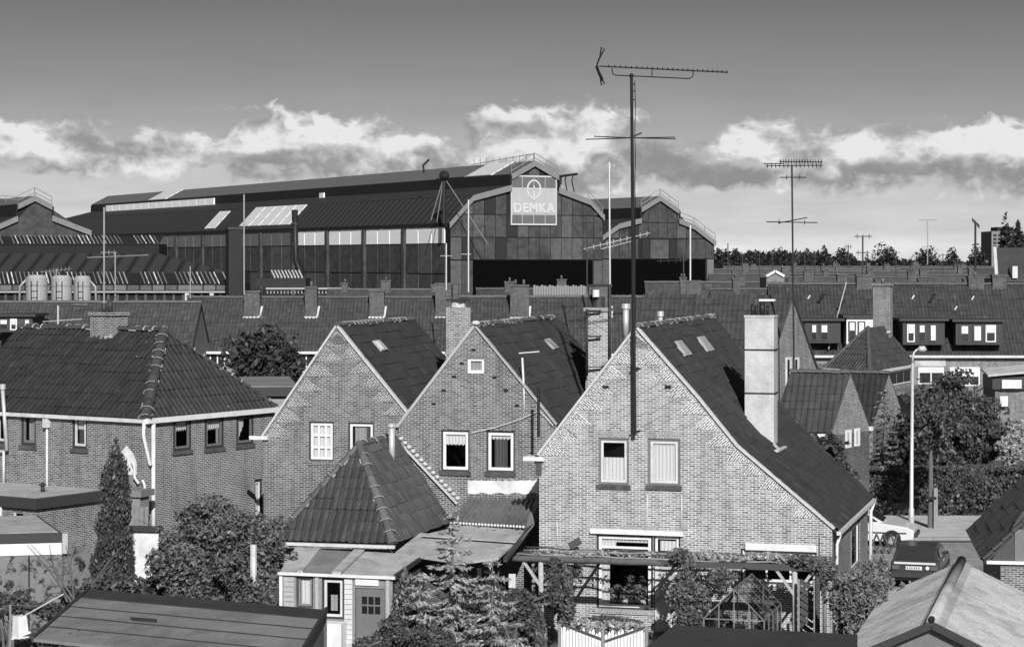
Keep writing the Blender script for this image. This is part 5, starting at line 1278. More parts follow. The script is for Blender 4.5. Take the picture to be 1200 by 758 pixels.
# two little steep-roofed houses near the hedge
def small(label, ax, av, y, ze_v, eR, zs, Lr, wins=(), back=3.0, mat=T_FAR):
    ap = P(ax, av, y); hw = 1.75
    w = Wall(0, y, -12.0, x0=ap.x); ze = ap.z-2.35
    WG = Wall(0, y, 55.0, x0=ap.x)
    t = thing('small_brick_house', (ap.x, ap.y, 0), label, 'house')
    g0, g1 = -hw, hw
    d = -WG.e.cross(Vector((0, 0, 1)))  # not used for layout
    rdir = Vector((-math.cos(math.radians(-18)), -math.sin(math.radians(-18)), 0))    # ridge runs to the left
    wall_mesh('gable_wall', WG, [(g0, 0), (g1, 0), (g1, ze), (0, ap.z), (g0, ze)], [], BR_F, t)
    e0 = WG.W(g0-.1, ze, 0); e1 = WG.W(g1+.1, ze, 0)
    up = Vector((0, 0, .03))
    tile_roof(t, [e0+rdir*Lr, e0, ap+up, ap+up+rdir*Lr], mat, tw=.26, tl=.38, h=.05, seg=6)
    MB().prism([e1+rdir*Lr, e1, ap+up, ap+up+rdir*Lr], (0, 0, -.1)).build('roof', mat, t)
    a = WG.W(g0, 0); MB().prism([a, a+rdir*Lr, WG.W(g1, 0)+rdir*Lr, WG.W(g1, 0)], (0, 0, ze-.1)).build('wall', BR_F, t)
    strip(t, [e0+Vector((0, -.08, -.1)), e0+rdir*Lr*.45+Vector((0, -.08, -.1))], .16, .16, WHITE, 'gutter')
    strip(t, [e0+rdir*Lr*.5+Vector((0, -.08, -.1)), e0+rdir*Lr+Vector((0, -.08, -.1))], .16, .16, WHITE, 'gutter')
    ridge_tiles(t, ap+up*2+rdir*Lr, ap+up*2, r=.14, objects=False, mort=False)
    q = g1+.1; MB().wbox(WG, q-.12, q+.1, ze-.12, ze+.06, -.1, .1).build('eaves_block', WHITE, t)
    for px in wins:
        q0, z1 = WG.sz(px[0], px[1]); q1, z0 = WG.sz(px[2], px[3]); f = MB().wbox(WG, q0, q1, z0, z1, 0, .06).build('window', WHITE, t)
        MB().wbox(WG, q0+.06, q1-.5*(q1-q0), z0+.1, z1-.1, .06, .07).build('pane', CURT_G, f)
    return t
small('small steep tiled house with two narrow white windows in its gable, behind the hedge', 997, 438, 92, 0, 0, 0, 2.5, wins=[(990.5, 504, 996.5, 524), (1001, 502, 1006.5, 522)])
small('small dark-roofed outhouse just behind the little gabled house by the hedge', 1042, 438, 104, 0, 0, 0, 2.3, mat=T_MAIN)
# flat-roofed block behind the left corner house
w = Wall(288, 86, 8); t = thing('flat_roofed_outbuilding', w.W(0, 0), 'flat dark-edged roof extension showing behind the right corner of the left house', 'outbuilding')
zt = w.sz(300, 452)[1]; MB().wbox(w, 0, w.S(345), 0, zt-.35, -5, 0).build('wall', RENDER_D, t); MB().wbox(w, -.15, w.S(348), zt-.35, zt, -7, .15).build('roof', FELT_L, t)
MB().wbox(w, -.16, w.S(348), zt-.40, zt-.05, .15, .2).build('fascia', DARKP, t)
# right-hand bay with white window
w = Wall(1163, 122, -2); t = thing('brick_house', w.W(0, 0), 'house with a white flat-topped bay cut off by the right edge behind the trees', 'house')
L_ = w.S(1230); z1 = w.sz(1180, 441)[1]; z0 = w.sz(1180, 456)[1]
MB().wbox(w, .2, L_, 0, z0, -4, -.25).build('wall', BR_F, t); MB().wbox(w, .0, L_, z0, z1, -3, 0).build('bay', DARKP, t); MB().prism([w.W(-.3, z1, .3), w.W(L_, z1+.3, .3), w.W(L_, z1+.5, -3), w.W(-.1, z1+.2, -3)], (0, 0, .1)).build('bay_roof', RENDER, t)
far_window(t, Wall(1163, 121.9, -2), (1174, 445, 1197, 455), 2, white=1.0); far_window(t, Wall(1163, 121.9, -2), (1172, 464, 1181, 476), 1, white=1.0)
# gabled roof high at the right edge
w = Wall(1168, 175, -3); t = thing('brick_house', w.W(0, 0), 'house with a steep pale-edged roof rising at the right edge below the poplars', 'house')
zt = w.sz(1178, 290)[1]; zb = w.sz(1168, 327)[1]; L_ = w.S(1260)
MB().prism([w.W(0, zb), w.W(L_, zb), w.W(L_, zt, -5), w.W(w.S(1178), zt, -5)], (0, 0, -.2)).build('roof', T_FAR, t)
strip(t, [w.W(0, zb, 0), w.W(w.S(1178), zt, -5)], .25, .2, WHITE_D, 'verge'); MB().wbox(w, 0, L_, 0, zb, -9, -.1).build('wall', BR_F, t)
MB().wbox(w, w.S(1186), w.S(1192), w.sz(1186, 326)[1], w.sz(1186, 312)[1], -1.5, .2).build('dormer', WHITE_D, t)
# ---- receding rows of roofs between the houses and the trees
rows = [(178, 840, 1010, 8.6, 'low terrace roof left of the middle distance, first row beyond the dormer terrace'), (186, 905, 1160, 8.9, 'wide terrace roof directly beyond the dormer terrace'), (205, 760, 905, 8.9, 'terrace roof below the right end of the second factory hall'),
        (225, 920, 1105, 9.2, 'terrace roof in the second row beyond the dormers'), (240, 1060, 1215, 9.3, 'terrace roof below the right hand trees'), (262, 835, 990, 9.3, 'terrace roof just beyond the small white gable'),
        (290, 940, 1150, 9.5, 'long roof in the middle of the far rows'), (330, 840, 1060, 9.6, 'long low roof near the far tree line, left'), (345, 1040, 1210, 9.7, 'long low roof near the far tree line, right'), (400, 850, 1200, 9.8, 'farthest pale roof line under the trees'),
        (195, 560, 700, 8.4, 'dark roof below the big factory door'), (205, 380, 530, 8.2, 'dark roof below the factory windows')]
for k, (y, u0, u1, zr, lab) in enumerate(rows):
    n = max(2, (u1-u0)//50); ch = [(u0+(i+.5)*(u1-u0)/n+random.uniform(-8, 8), HOR-(zr+random.choice([.5, .7, .9])-CAMH)*F/(y+4), random.choice([.6, .8, .9])*F/y, random.choice([0, 1, 2])) for i in range(n)]
    block(lab, u0, u1, y, random.uniform(-2, 2), 4.9, zr, 4.2, chim=ch, tiles=y < 230, tw=.3, tl=.42, seg=2, mat=T_FAR, eave=None)
# small white gable among them
w = Wall(898, 190, 0); t = thing('white_gabled_shed', w.W(0, 0), 'little gable with white bargeboards among the far roofs', 'shed')
za = w.sz(909, 319)[1]; zb = w.sz(900, 325)[1]; q = w.S(919)
MB().prism([w.W(0, 0), w.W(q, 0), w.W(q, zb), w.W(q/2, za), w.W(0, zb)], (0, 5, 0)).build('wall', BR_F, t)
for s in ((0, zb, q/2, za), (q/2, za, q, zb)): MB().bar(w.W(s[0], s[1]+.1, .05), w.W(s[2], s[3]+.1, .05), .25, .2).build('bargeboard', WHITE, t)
# wooden fence strip under the hall
w = Wall(625, 176, 0); t = thing('board_fence', w.W(0, 0), 'pale vertical board fence on the flat roof below the big factory hall', 'fence')
z1, z0 = w.sz(650, 334)[1], w.sz(650, 346)[1]; L_ = w.S(692)
for k in range(22): MB().wbox(w, L_*k/22, L_*(k+1)/22-.03, z0-.2, z1-.05*(k % 3), -.04, 0).build('board', WOOD, t)
for k in range(3): MB().wbox(w, L_*k/2-.08, L_*k/2+.08, 0, z0, -.2, -.05).build('post', WOOD_D, t)
MB().wbox(w, 0, L_, 0, z0-.2, -3, -.25).build('flat_roofed_base', BR_F, t)
# ================================================================== FACTORY
def clip_panel(w, poly, q0, z0, q1, z1, o0, o1, mat, root, label=None):
    """box panel clipped by a convex-in-x profile polygon: keep only below the roof line (list of (q,z))"""
    def top(q):
        for (a, za), (b, zb) in zip(poly[:-1], poly[1:]):
            if min(a, b)-1e-6 <= q <= max(a, b)+1e-6 and abs(b-a) > 1e-6: return za+(zb-za)*(q-a)/(b-a)
        return poly[-1][1] if q > poly[-1][0] else poly[0][1]
    ta, tb = top(q0)-.35, top(q1)-.35
    if min(ta, z1) <= z0+.2 and min(tb, z1) <= z0+.2: return
    brk = [q for q, _ in poly if q0+.05 < q < q1-.05]
    pts = [w.W(q0, z0, o1), w.W(q1, z0, o1), w.W(q1, max(z0+.05, min(z1, tb)), o1)]+[w.W(q, max(z0+.05, min(z1, top(q)-.35)), o1) for q in reversed(brk)]+[w.W(q0, max(z0+.05, min(z1, ta)), o1)]
    MB().prism(pts, w.n*(o0-o1)).build('panel', mat, root, label=label)
def hall(label, w, prof_px, Ln, roofmats, doors, rows, pw, name='factory_hall', rail=None, special={}):
    pts = [w.sz(u, v) for u, v in prof_px]; t = thing(name, w.W(pts[0][0], 0), label, 'factory')
    MB().prism([w.W(q, z, 0) for q, z in pts], w.n*-.4).build('front_wall', FAC_B, t)
    MB().prism([w.W(q, z, -Ln) for q, z in pts], w.n*.4).build('back_wall', FAC_B, t)
    segs = pts[1:-1]
    for i, (a, b) in enumerate(zip(segs[:-1], segs[1:])):
        A, B = Vector(a), Vector(b); d = (B-A).normalized(); nn = Vector((-d.y, d.x))
        o0 = .5
        mat = roofmats[i] if i < len(roofmats) else FAC_R
        p = [w.W(A.x, A.y, o0), w.W(B.x, B.y, o0), w.W(B.x, B.y, -Ln), w.W(A.x, A.y, -Ln)]
        MB().prism(p, Vector((w.e.x*nn.x, w.e.y*nn.x, nn.y))*.25).build('roof' if abs(d.y) < .9 else 'monitor_wall', mat, t)
        if abs(d.y) < .9: MB().prism([w.W(A.x, A.y-.55, .56), w.W(B.x, B.y-.55, .56), w.W(B.x, B.y+.25, .56), w.W(A.x, A.y+.25, .56)], w.n*-.05).build('verge_board', FAC_V, t)
    rl = [p for p in segs]
    qmax = max(q for q, z in pts)
    # panels on the front
    for (v1, v0, um) in rows:
        z1, z0 = w.sz(um, v1)[1], w.sz(um, v0)[1]; q = pts[0][0]+.3
        k = 0
        while q < qmax-.2:
            qb = min(q+pw, qmax-.1); m = random.choice([FAC_P]*9+[FAC_P3, FAC_P3, FAC_P2]) if special.get('mix', True) else FAC_P
            c = (q+qb)/2
            if not any(a < c < b and lo < (z0+z1)/2 < hi for a, lo, b, hi in doors):
                clip_panel(w, rl, q+.05, z0+.06, qb-.05, z1-.06, 0, .12, m, t)
            q += pw; k += 1
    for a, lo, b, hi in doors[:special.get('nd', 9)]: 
        if hi < 12: MB().wbox(w, a, b, lo, hi, .0, .06).build('doorway_shade_slab', DOOR_SHADE, t)  # flat slab, the dark of the hall interior put into its colour
    return t, pts
def railing(root, w, path, h, o=.3, step=1.6, mat=METAL):
    mb = MB(); P3 = [w.W(q, z, o) for q, z in path]
    for a, b in zip(P3[:-1], P3[1:]):
        n = max(1, int((b-a).length/step))
        for f in (1.0, .5): mb.tube([a+Vector((0, 0, h*f)), b+Vector((0, 0, h*f))], .05, 4)
        for k in range(n+1): p = a.lerp(b, k/n); mb.tube([p, p+Vector((0, 0, h))], .045, 4)
    return mb.build('roof_railing', mat, root, kind='stuff')
FWl = Wall(525, 300.0, 28.0)
prof1 = [(525, 345), (525, 263), (553, 231), (598, 219), (598, 206), (625, 190.5), (653, 207), (653, 222), (690, 236), (706.5, 254.5), (706.5, 345)]
qd = FWl.S(553), FWl.S(694)
zd = FWl.sz(620, 305)[1]
signq = (FWl.S(597.5), FWl.sz(624, 264)[1], FWl.S(651), FWl.sz(624, 206)[1])
hallA, ptsA = hall('huge dark factory hall with glazed sign in its gable and bright side windows', FWl, prof1, 190,
    [FAC_R, FAC_R, FAC_B, FAC_RT, FAC_RT, FAC_B, FAC_R, FAC_R], [(qd[0], 0, qd[1], zd), signq], [(190, 221, 620), (221, 252, 620), (252, 278.5, 620), (278.5, 304.5, 620), (305, 345, 620)], 1.72)
railing(hallA, FWl, [ptsA[4], ptsA[5], ptsA[6]], 1.3)
railing(hallA, FWl, [FWl.sz(688, 235), FWl.sz(705, 253)], 1.3)
# ridge railing running back
q, z = ptsA[5]; mb = MB()
for k in range(10): p = FWl.W(q, z, -k*2.0); mb.tube([p, p+Vector((0, 0, 1.2))], .05, 4)
mb.tube([FWl.W(q, z+1.2, 0), FWl.W(q, z+.4, -19)], .05, 4); mb.build('ridge_railing', METAL, hallA, kind='stuff')
# glazed sign with emblem and letters
a, b, c, d = signq; sg = MB().wbox(FWl, a, c, b, d, .1, .25).build('sign', SIGN, hallA, label='pale glazed sign panel with emblem and white letters')
for k in range(4):
    for j, (f0, f1) in enumerate(((0, .215), (.215, .75), (.75, 1))):
        MB().wbox(FWl, a+(c-a)*k/4+.06, a+(c-a)*(k+1)/4-.06, b+(d-b)*f0+.06, b+(d-b)*f1-.06, .25, .30).build('sign_pane', SIGN if j == 1 else (FAC_WG), sg)
for bx in ((a, a+.16, b, d), (c-.16, c, b, d), (a+.16, c-.16, b, b+.2), (a+.16, c-.16, d-.2, d)): MB().wbox(FWl, bx[0], bx[1], bx[2], bx[3], .1, .36).build('sign_border', SIGN_W, sg)
def text_mesh(s, w, q, z, h, o, mat, parent, align='CENTER', name='lettering', extr=.02):
    cu = bpy.data.curves.new(name, 'FONT'); cu.body = s; cu.size = h*1.38; cu.align_x = align; cu.extrude = extr; cu.space_character = 1.12; cu.offset = .075
    ob = bpy.data.objects.new(name, cu); SC.collection.objects.link(ob)
    dg = bpy.context.evaluated_depsgraph_get(); me = bpy.data.meshes.new_from_object(ob.evaluated_get(dg)); bpy.data.objects.remove(ob)
    o_ = link(bpy.data.objects.new(name, me)); me.materials.clear(); me.materials.append(mat); o_.parent = parent
    off = rootloc(parent)
    M = Matrix((( w.e.x, 0, w.n.x, 0), (w.e.y, 0, w.n.y, 0), (0, 1, 0, 0), (0, 0, 0, 1))); o_.matrix_local = Matrix.Translation(w.W(q, z, o)-off) @ M
    return o_
text_mesh('DEMKA', FWl, (a+c)/2, b+(d-b)*.26, 1.3, .34, SIGN_W, sg)
cx_, cz_ = (a+c)/2, b+(d-b)*.72
mb = MB(); r = 1.25; m = 20
for k in range(m):
    t0, t1 = 2*math.pi*k/m, 2*math.pi*(k+1)/m
    mb.bar(FWl.W(cx_+r*.82*math.cos(t0), cz_+r*math.sin(t0), .34), FWl.W(cx_+r*.82*math.cos(t1), cz_+r*math.sin(t1), .34), .24, .06, up=tuple(FWl.n))
mb.bar(FWl.W(cx_, cz_-r*1.2, .35), FWl.W(cx_, cz_+r*.4, .35), .22, .06, up=tuple(FWl.n)); mb.bar(FWl.W(cx_-r*.7, cz_+.05, .35), FWl.W(cx_+r*.7, cz_+.05, .35), .2, .06, up=tuple(FWl.n))
mb.build('emblem', SIGN_W, sg)
# left side wall: pillars, white windows, panels
FS = Wall(525, 300.0, 118.0); n = 0; q = .6; zc = FS.sz(520, 262)[1]-.5; z2 = FS.sz(520, 285)[1]
MB().wbox(FS, 0, 190, 0, zc+.6, .0, .4).build('side_wall', FAC_B, hallA)
while q < 172:
    for k in range(3):
        a, b = q+k*4.15, q+(k+1)*4.15-.3
        wm = FAC_W if n < 4 else FAC_WG
        MB().wbox(FS, a, b, z2, zc, -.25, -.12 if True else 0).build('window', wm, hallA, label='window with sky glare in its white colour' if n < 4 else None)
        for (u0, u1) in ((z2-4.1, z2-.15), (z2-8.2, z2-4.25), (.2, z2-8.35)):
            MB().wbox(FS, a, b, u0, u1, -.2, -.02).build('panel', random.choice([FAC_P]*7+[FAC_P3, FAC_P3, FAC_P2]), hallA)
    MB().wbox(FS, q+12.5, q+13.3, 0, zc, -.5, .0).build('pillar', FAC_P, hallA)
    q += 13.6; n += 1
MB().wbox(FS, 0, 190, zc, zc+.5, -.35, -.1).build('eaves_beam', FAC_B, hallA)
# white clerestory strip and roof lights on the long side
def onq(w, qq, pts_px, th, mat, name, root, o=.0): pass
MW = Wall(0, FWl.W(ptsA[3][0], 0).y, 118.0, x0=FWl.W(ptsA[3][0], 0).x)     # monitor wall plane
a = MW.S(255); b = min(MW.S(128), 188); z1 = ptsA[4][1]-.25; z0 = ptsA[3][1]+.0
nW = 14
for k in range(nW): MB().wbox(MW, a+(b-a)*k/nW+.05, a+(b-a)*(k+1)/nW-.05, z1-2.7, z1, -.75, -.5).build('clerestory_window', FAC_W, hallA)
MB().wbox(MW, MW.S(384), MW.S(379), z1-1.6, z1-.4, -.75, -.5).build('clerestory_window', CURT, hallA)
def roofpiece(iseg, f0, f1, ua, ub, mat, name='rooflight'):
    A, B = Vector(ptsA[iseg]), Vector(ptsA[iseg+1]); d = (B-A).normalized(); nn = Vector((-d.y, d.x)); nv = Vector((FWl.e.x*nn.x, FWl.e.y*nn.x, nn.y))
    C = (A+B)/2; MWc = Wall(0, FWl.W(C.x, 0).y, 118.0, x0=FWl.W(C.x, 0).x); t0, t1 = MWc.S(ua), MWc.S(ub)
    a0, a1 = A.lerp(B, f0), A.lerp(B, f1)
    MB().prism([FWl.W(a0.x, a0.y, -t0)+nv*.26, FWl.W(a1.x, a1.y, -t0)+nv*.26, FWl.W(a1.x, a1.y, -t1)+nv*.26, FWl.W(a0.x, a0.y, -t1)+nv*.26], nv*.12).build(name, mat, hallA)
for k in range(5): roofpiece(1, .15, 1.0, 349-k*12, 338-k*12, FAC_RL)
roofpiece(1, .1, .9, 262, 250, FAC_RL); roofpiece(4, .0, 1.0, 590, 560, FAC_RL, 'roof_sheet'); roofpiece(4, .0, .95, 558, 525, FAC_RT, 'roof_sheet'); roofpiece(4, 0, 1, 205, 185, FAC_RL, 'roof_sheet')
# second hall to the right, behind
W2f = Wall(706, 340.0, 28.0)
prof2 = [(700, 335), (700, 281), (724, 264), (750, 257.5), (750, 245), (772, 231.5), (794, 247), (794, 258), (812, 265), (837, 284.5), (837, 335)]
q0, q1 = W2f.S(716), W2f.S(827); zd2 = W2f.sz(770, 304)[1]
hallB, ptsB = hall('second dark factory hall with railings, right of the hall with the sign', W2f, prof2, 90, [FAC_R, FAC_R, FAC_B, FAC_RT, FAC_RT, FAC_B, FAC_R, FAC_R], [(q0, 0, q1, zd2), (W2f.S(751), W2f.sz(770, 303)[1], W2f.S(793), W2f.sz(770, 281)[1])], [(231, 261, 770), (261, 279.5, 770), (280, 303.5, 770), (304, 335, 770)], 1.75)
railing(hallB, W2f, [ptsB[4], ptsB[5], ptsB[6]], 1.3); railing(hallB, W2f, [ptsB[7], ptsB[8], ptsB[9]], 1.3)
for a, b, m in ((752, 761, FAC_P2), (762, 783, FAC_P3), (784, 792, FAC_P2)): MB().wbox(W2f, W2f.S(a), W2f.S(b), W2f.sz(770, 303)[1], W2f.sz(770, 281)[1], 0, .15).build('panel', m, hallB)
MB().wbox(W2f, W2f.S(828), W2f.S(835.5), 0, zd2, 0, .2).build('panel', MIDP, hallB, label='pale corner panel')
# third hall far left
W3f = Wall(60, 320.0, 28.0)
prof3 = [(-70, 345), (-70, 300), (-10, 268), (20, 255), (20, 241), (40, 231.5), (60, 242), (60, 254.5), (106, 272), (106, 345)]
prof3 = prof3[:-1]+[(106, 345)]
hallC, ptsC = hall('brick-dark factory hall with a small raised gable and railing at the far left', W3f, prof3, 60, [FAC_R, FAC_R, FAC_B, FAC_RT, FAC_RT, FAC_B, FAC_R], [], [(231, 345, 30)], 60, special={'mix': False})
railing(hallC, W3f, [ptsC[4], ptsC[5], ptsC[6]], 1.4); railing(hallC, W3f, [W3f.sz(-8, 236), W3f.sz(20, 238)], .9)
# stepped low factory building with striped roof lights
def lowfac():
    y = 250; w = Wall(-60, y, 0); t = thing('factory_building', w.W(0, 0), 'low stepped factory building with bands of striped roof lights at the left, behind the silos', 'factory')
    def zz(v, yy): return CAMH-(v-HOR)/F*yy
    L1 = w.S(268); z333, z320 = zz(333, 250), zz(320, 253.5); z298, z285, z276 = zz(297, 262), zz(286, 262), zz(277, 265)
    MB().wbox(w, 0, L1, 0, z333, -20, 0).build('wall', FAC_B, t)
    L2 = Wall(-60, 262, 0).S(186)
    xo = w.W(0, 0).x
    R0 = L1; R1 = L1-3.6; R2 = (186-600)/F*262-xo
    def pt(q, z, dy): return w.W(q, z, -dy)
    MB().prism([pt(0, z320, 3.5), pt(R0, z320, 3.5), pt(R2, z298, 12), pt(0, z298, 12)], (0, 0, -.2)).build('roof', FAC_R, t)
    MB().prism([pt(0, z298-1, 12.3), pt(R2, z298-1, 12.3), pt(R2, z285, 12.3), pt(0, z285, 12.3)], (0, 6, 0)).build('upper_wall', FAC_B, t)
    def band(y0, z0, y1, z1, q1, nst):
        p0, p1 = pt(0, z0, y0), pt(q1, z0, y0); s0, s1 = pt(0, z1, y1), pt(q1, z1, y1)
        MB().prism([p0, p1, s1, s0], (0, 0, -.1)).build('roof_band', FAC_B, t)
        for k in range(nst):
            f = (k+.2)/nst; g_ = (k+.2+random.uniform(.16, .34))/nst; sh = -1.7/nst
            if random.random() < .82:
                o = MB().prism([p0.lerp(p1, f+.5/nst)+Vector((0, 0, .06)), p0.lerp(p1, g_+.5/nst)+Vector((0, 0, .06)), s0.lerp(s1, g_+sh)+Vector((0, 0, .06)), s0.lerp(s1, f+sh)+Vector((0, 0, .06))], (0, 0, .08)).build('roof_light', random.choice([FAC_RL, METAL, MIDP, RENDER_D, MIDP]), t)
    band(0, z333, 3.5, z320, L1, 64); band(12.2, z285, 15, z276, R2, 46)
    z = zz(341, 249.5)
    for k in range(22): 
        a, b = L1*k/22, L1*(k+1)/22; MB().wbox(w, a+.08, b-.08, zz(340, 250), z333-.1, 0, .1).build('window', random.choice([FAC_WG, FAC_P3, FAC_WG]), t)
    MB().wbox(w, 0, L1, zz(343, 250), zz(341, 250), .1, .5).build('gutter', METAL, t)
    for k in range(30): a = L1*k/30; MB().wbox(w, a, a+.25, 0, zz(343.5, 250), 0, .12).build('pillar', FAC_P3, t)
    for u, v, m in ((219, 343.5, 1), (248, 343.5, 1)): p = P(u, v, 238); s = thing('roof_vent', p, 'small white roof vent below the striped roof lights, '+('left' if u < 230 else 'right')+' of the pair', 'vent'); MB().tube([(p.x, p.y, 0), (p.x, p.y, p.z)], .25, 7).build('stack', WHITE_D, s)
lowfac()
# dark square stack and bent pipe
w = Wall(268, 240, 20); t = thing('factory_chimney', w.W(0, 0), 'dark square stack standing in front of the long factory wall', 'chimney')
z1 = w.sz(276, 269)[1]; MB().wbox(w, 0, w.S(284), 0, z1, -1.5, 0).build('stack', FAC_P2, t); MB().wbox(w, -.1, w.S(284.8), z1, z1+.25, -1.6, .1).build('cap', FAC_P, t)
p = [P(350, 348, 280), P(352, 320, 280), P(346.5, 305, 280), P(345.5, 246, 280)]
t = thing('vent_pipe', (p[0].x, p[0].y, 0), 'black bent vent pipe rising past the white factory windows', 'pipe')
MB().tube([P(395, 341, 278), P(360, 338, 278)]+p[1:], [.22, .26, .34, .38, .4], 9).build('pipe', BLACK, t, smooth=True)
for (v) in (262, 286): q_ = P(345.5, v, 280); MB().tube([q_-Vector((0, 0, .1)), q_+Vector((0, 0, .1))], .46, 9).build('flange', FAC_P, t)
# low conveyor canopy with slatted top
w = Wall(300, 232, 0); t = thing('loading_canopy', w.W(0, 0), 'low dark canopy with slatted roof and pale gantry in front of the long factory wall', 'canopy')
MB().wbox(w, 0, w.S(358), w.sz(300, 336)[1], w.sz(300, 326)[1], -6, 0).build('body', FAC_P2, t)
for k in range(9): a = P(322+k*4, 325, 232); b = P(318+k*4, 317, 236); MB().bar(a, b, .16, .1).build('slat', WHITE_D, t)
MB().wbox(w, w.S(312), w.S(410), w.sz(340, 339)[1], w.sz(340, 337)[1], 0, .5).build('gantry_beam', METAL, t)
for k in range(24): q = w.S(313)+k*.36; MB().wbox(w, q, q+.1, w.sz(340, 344)[1], w.sz(340, 339)[1], .1, .2).build('gantry_post', METAL, t)
for q in (.3, w.S(358)-.3, w.S(405)): MB().wbox(w, q, q+.3, 0, w.sz(340, 338)[1], -.3, 0).build('column', FAC_P2, t)
# silos
for i, (u, r, lab) in enumerate(((43, 12.5, 'leftmost of the three pale silos, with a ladder frame'), (72, 12, 'middle one of the three pale silos'), (96.5, 10, 'right silo of the three, narrowest, with a pipe at its side'))):
    y = 212+i*2; p = P(u, 324+i*.5, y); rr = r/F*y; t = thing('silo', (p.x, p.y, 0), lab, 'silo', 'silos in front of the factory')
    MB().tube([(p.x, p.y, 0), (p.x, p.y, p.z-.15), (p.x, p.y, p.z+.15)], [rr, rr, rr*.75], 20).build('tank', SILO, t, smooth=False)
    MB().tube([(p.x, p.y, p.z-.9), (p.x, p.y, p.z-.75)], rr*1.04, 20).build('band', RENDER_D, t)
    for k, (dx, z) in enumerate(((-.3, 1), (.25, 1))): MB().tube([(p.x+rr*dx, p.y-rr*1.0, p.z-.4), (p.x+rr*dx, p.y-rr*1.0, p.z-4)], .05, 5).build('ladder_rail', FAC_P2, t)
    for k in range(5): MB().tube([(p.x-rr*.3, p.y-rr*1.0, p.z-.8-k*.6), (p.x+rr*.25, p.y-rr*1.0, p.z-.8-k*.6)], .04, 4).build('rung', FAC_P2, t)
    if i != 1:
        s = -1 if i == 0 else 1; MB().tube([(p.x+s*rr*.9, p.y-.3, p.z-.3), (p.x+s*(rr+.5), p.y-.3, p.z-.9), (p.x+s*(rr+.6), p.y-.3, p.z-3.5)], .12, 7).build('feed_pipe', METAL, t, smooth=True)
# little crane-like frame on the roof and wires
t = thing('roof_mast', P(520, 250, 297), 'dark mast with long stay wires standing at the corner of the big factory roof', 'mast')
MB().tube([P(520, 262, 297), P(520.5, 205, 297)], .22, 6).build('pole', BLACK, t); MB().sphere(P(520.5, 206, 297), .7, 8).build('head', BLACK, t)
for a, b in (((520, 208), (505, 258)), ((520, 208), (512, 260)), ((521, 209), (571, 285))): MB().tube([P(a[0], a[1], 297), P(b[0], b[1], 298)], .06, 4).build('stay_wire', METAL, t)
t = thing('roof_bracket', P(655, 207, 309), 'thin frame jutting out right of the raised factory gable', 'frame')
mb = MB(); a = P(654, 207, 309); b = P(677, 204, 309); mb.tube([a, b], .18, 5); mb.build('arm', BLACK, t)
for u in (664, 672): MB().tube([P(u, 205, 309), P(u-2, 212, 309), P(u+1, 225, 309)], .08, 4).build('strut', BLACK, t)
MB().box(*(lambda p: (p.x-.3, p.x+.3, p.y, p.y+.6, p.z-1.0, p.z+.2))(P(656, 208, 309))).build('lamp_box', BLACK, t)
t = thing('roof_davit', P(497, 200, 310), 'small bent davit on the top edge of the big factory roof', 'davit')
MB().tube([P(497, 203, 312), P(496, 194, 312), P(503, 187, 312)], .16, 5).build('arm', BLACK, t)
# chimneyed block of flats on the horizon
w = Wall(1162, 620, 0); t = thing('apartment_tower', w.W(0, 0), 'grey tower block on the horizon beside the poplars', 'building')
MB().wbox(w, 0, w.S(1192), 0, w.sz(1162, 271)[1], -14, 0).build('body', BR_F, t); MB().wbox(w, w.S(1170), w.S(1188), w.sz(1162, 271)[1], w.sz(1162, 266)[1], -10, -1).build('roof_plant_room', FAC_P2, t)
for r in range(7):
    for c in range(5): q, z = w.sz(1164+c*5.5, 275+r*4.4); MB().wbox(w, q, q+.9, z-.5, z+.1, 0, .1).build('window', FAC_P2, t)
# ================================================================== VEGETATION
# far tree line
far = [(846, 293, 12, 'first dark tree right of the factory'), (862, 294, 12, 'second tree right of the factory, dark and flat topped'), (882, 294, 13, 'third of the dark trees beyond the antennas'), (900, 293, 14, 'fourth of the dark trees, behind the second antenna mast'), (918, 294, 12, 'dark round tree just left of the thin mast'),
       (942, 293, 12, 'round tree right of the second antenna mast'), (966, 294, 6, 'small dark pointed tree on the horizon'), (990, 291, 14, 'rounded tree left of the small antenna on the horizon'), (1035, 289, 20, 'widest rounded tree in the middle of the horizon'), (1083, 289, 20, 'rounded tree behind the thin aerial on the horizon'),
       (1118, 296, 12, 'low dark tree between two rounded ones'), (1142, 291, 17, 'loose tree left of the tower block'), (1168, 296, 10, 'dark tree at the foot of the tower block')]
for i, (u, v, r, lab) in enumerate(far):
    y = 560+(i*37) % 90; R = r/F*y*1.15; h = CAMH-(v-HOR)/F*y; c = P(u, 300, y)
    tree('tree', c.x, c.y, 0, h*.99, R*.95, R*.7, lab, LEAF_FAR, n=7000, size=.42, trunk_h=2, k=34, s=.44, trunk_r=.3, low=.8)
for u, v, lab in ((1179, 263, 'left of the two slim poplars beside the tower block'), (1193, 264, 'right of the two slim poplars beside the tower block')):
    y = 520; c = P(u, 300, y); h = CAMH-(v-HOR)/F*y; tree('poplar', c.x, c.y, 0, h, 1.7, 1.7, lab, LEAF_FAR, n=3000, size=.6, trunk_h=2, k=40, s=.5, trunk_r=.2)
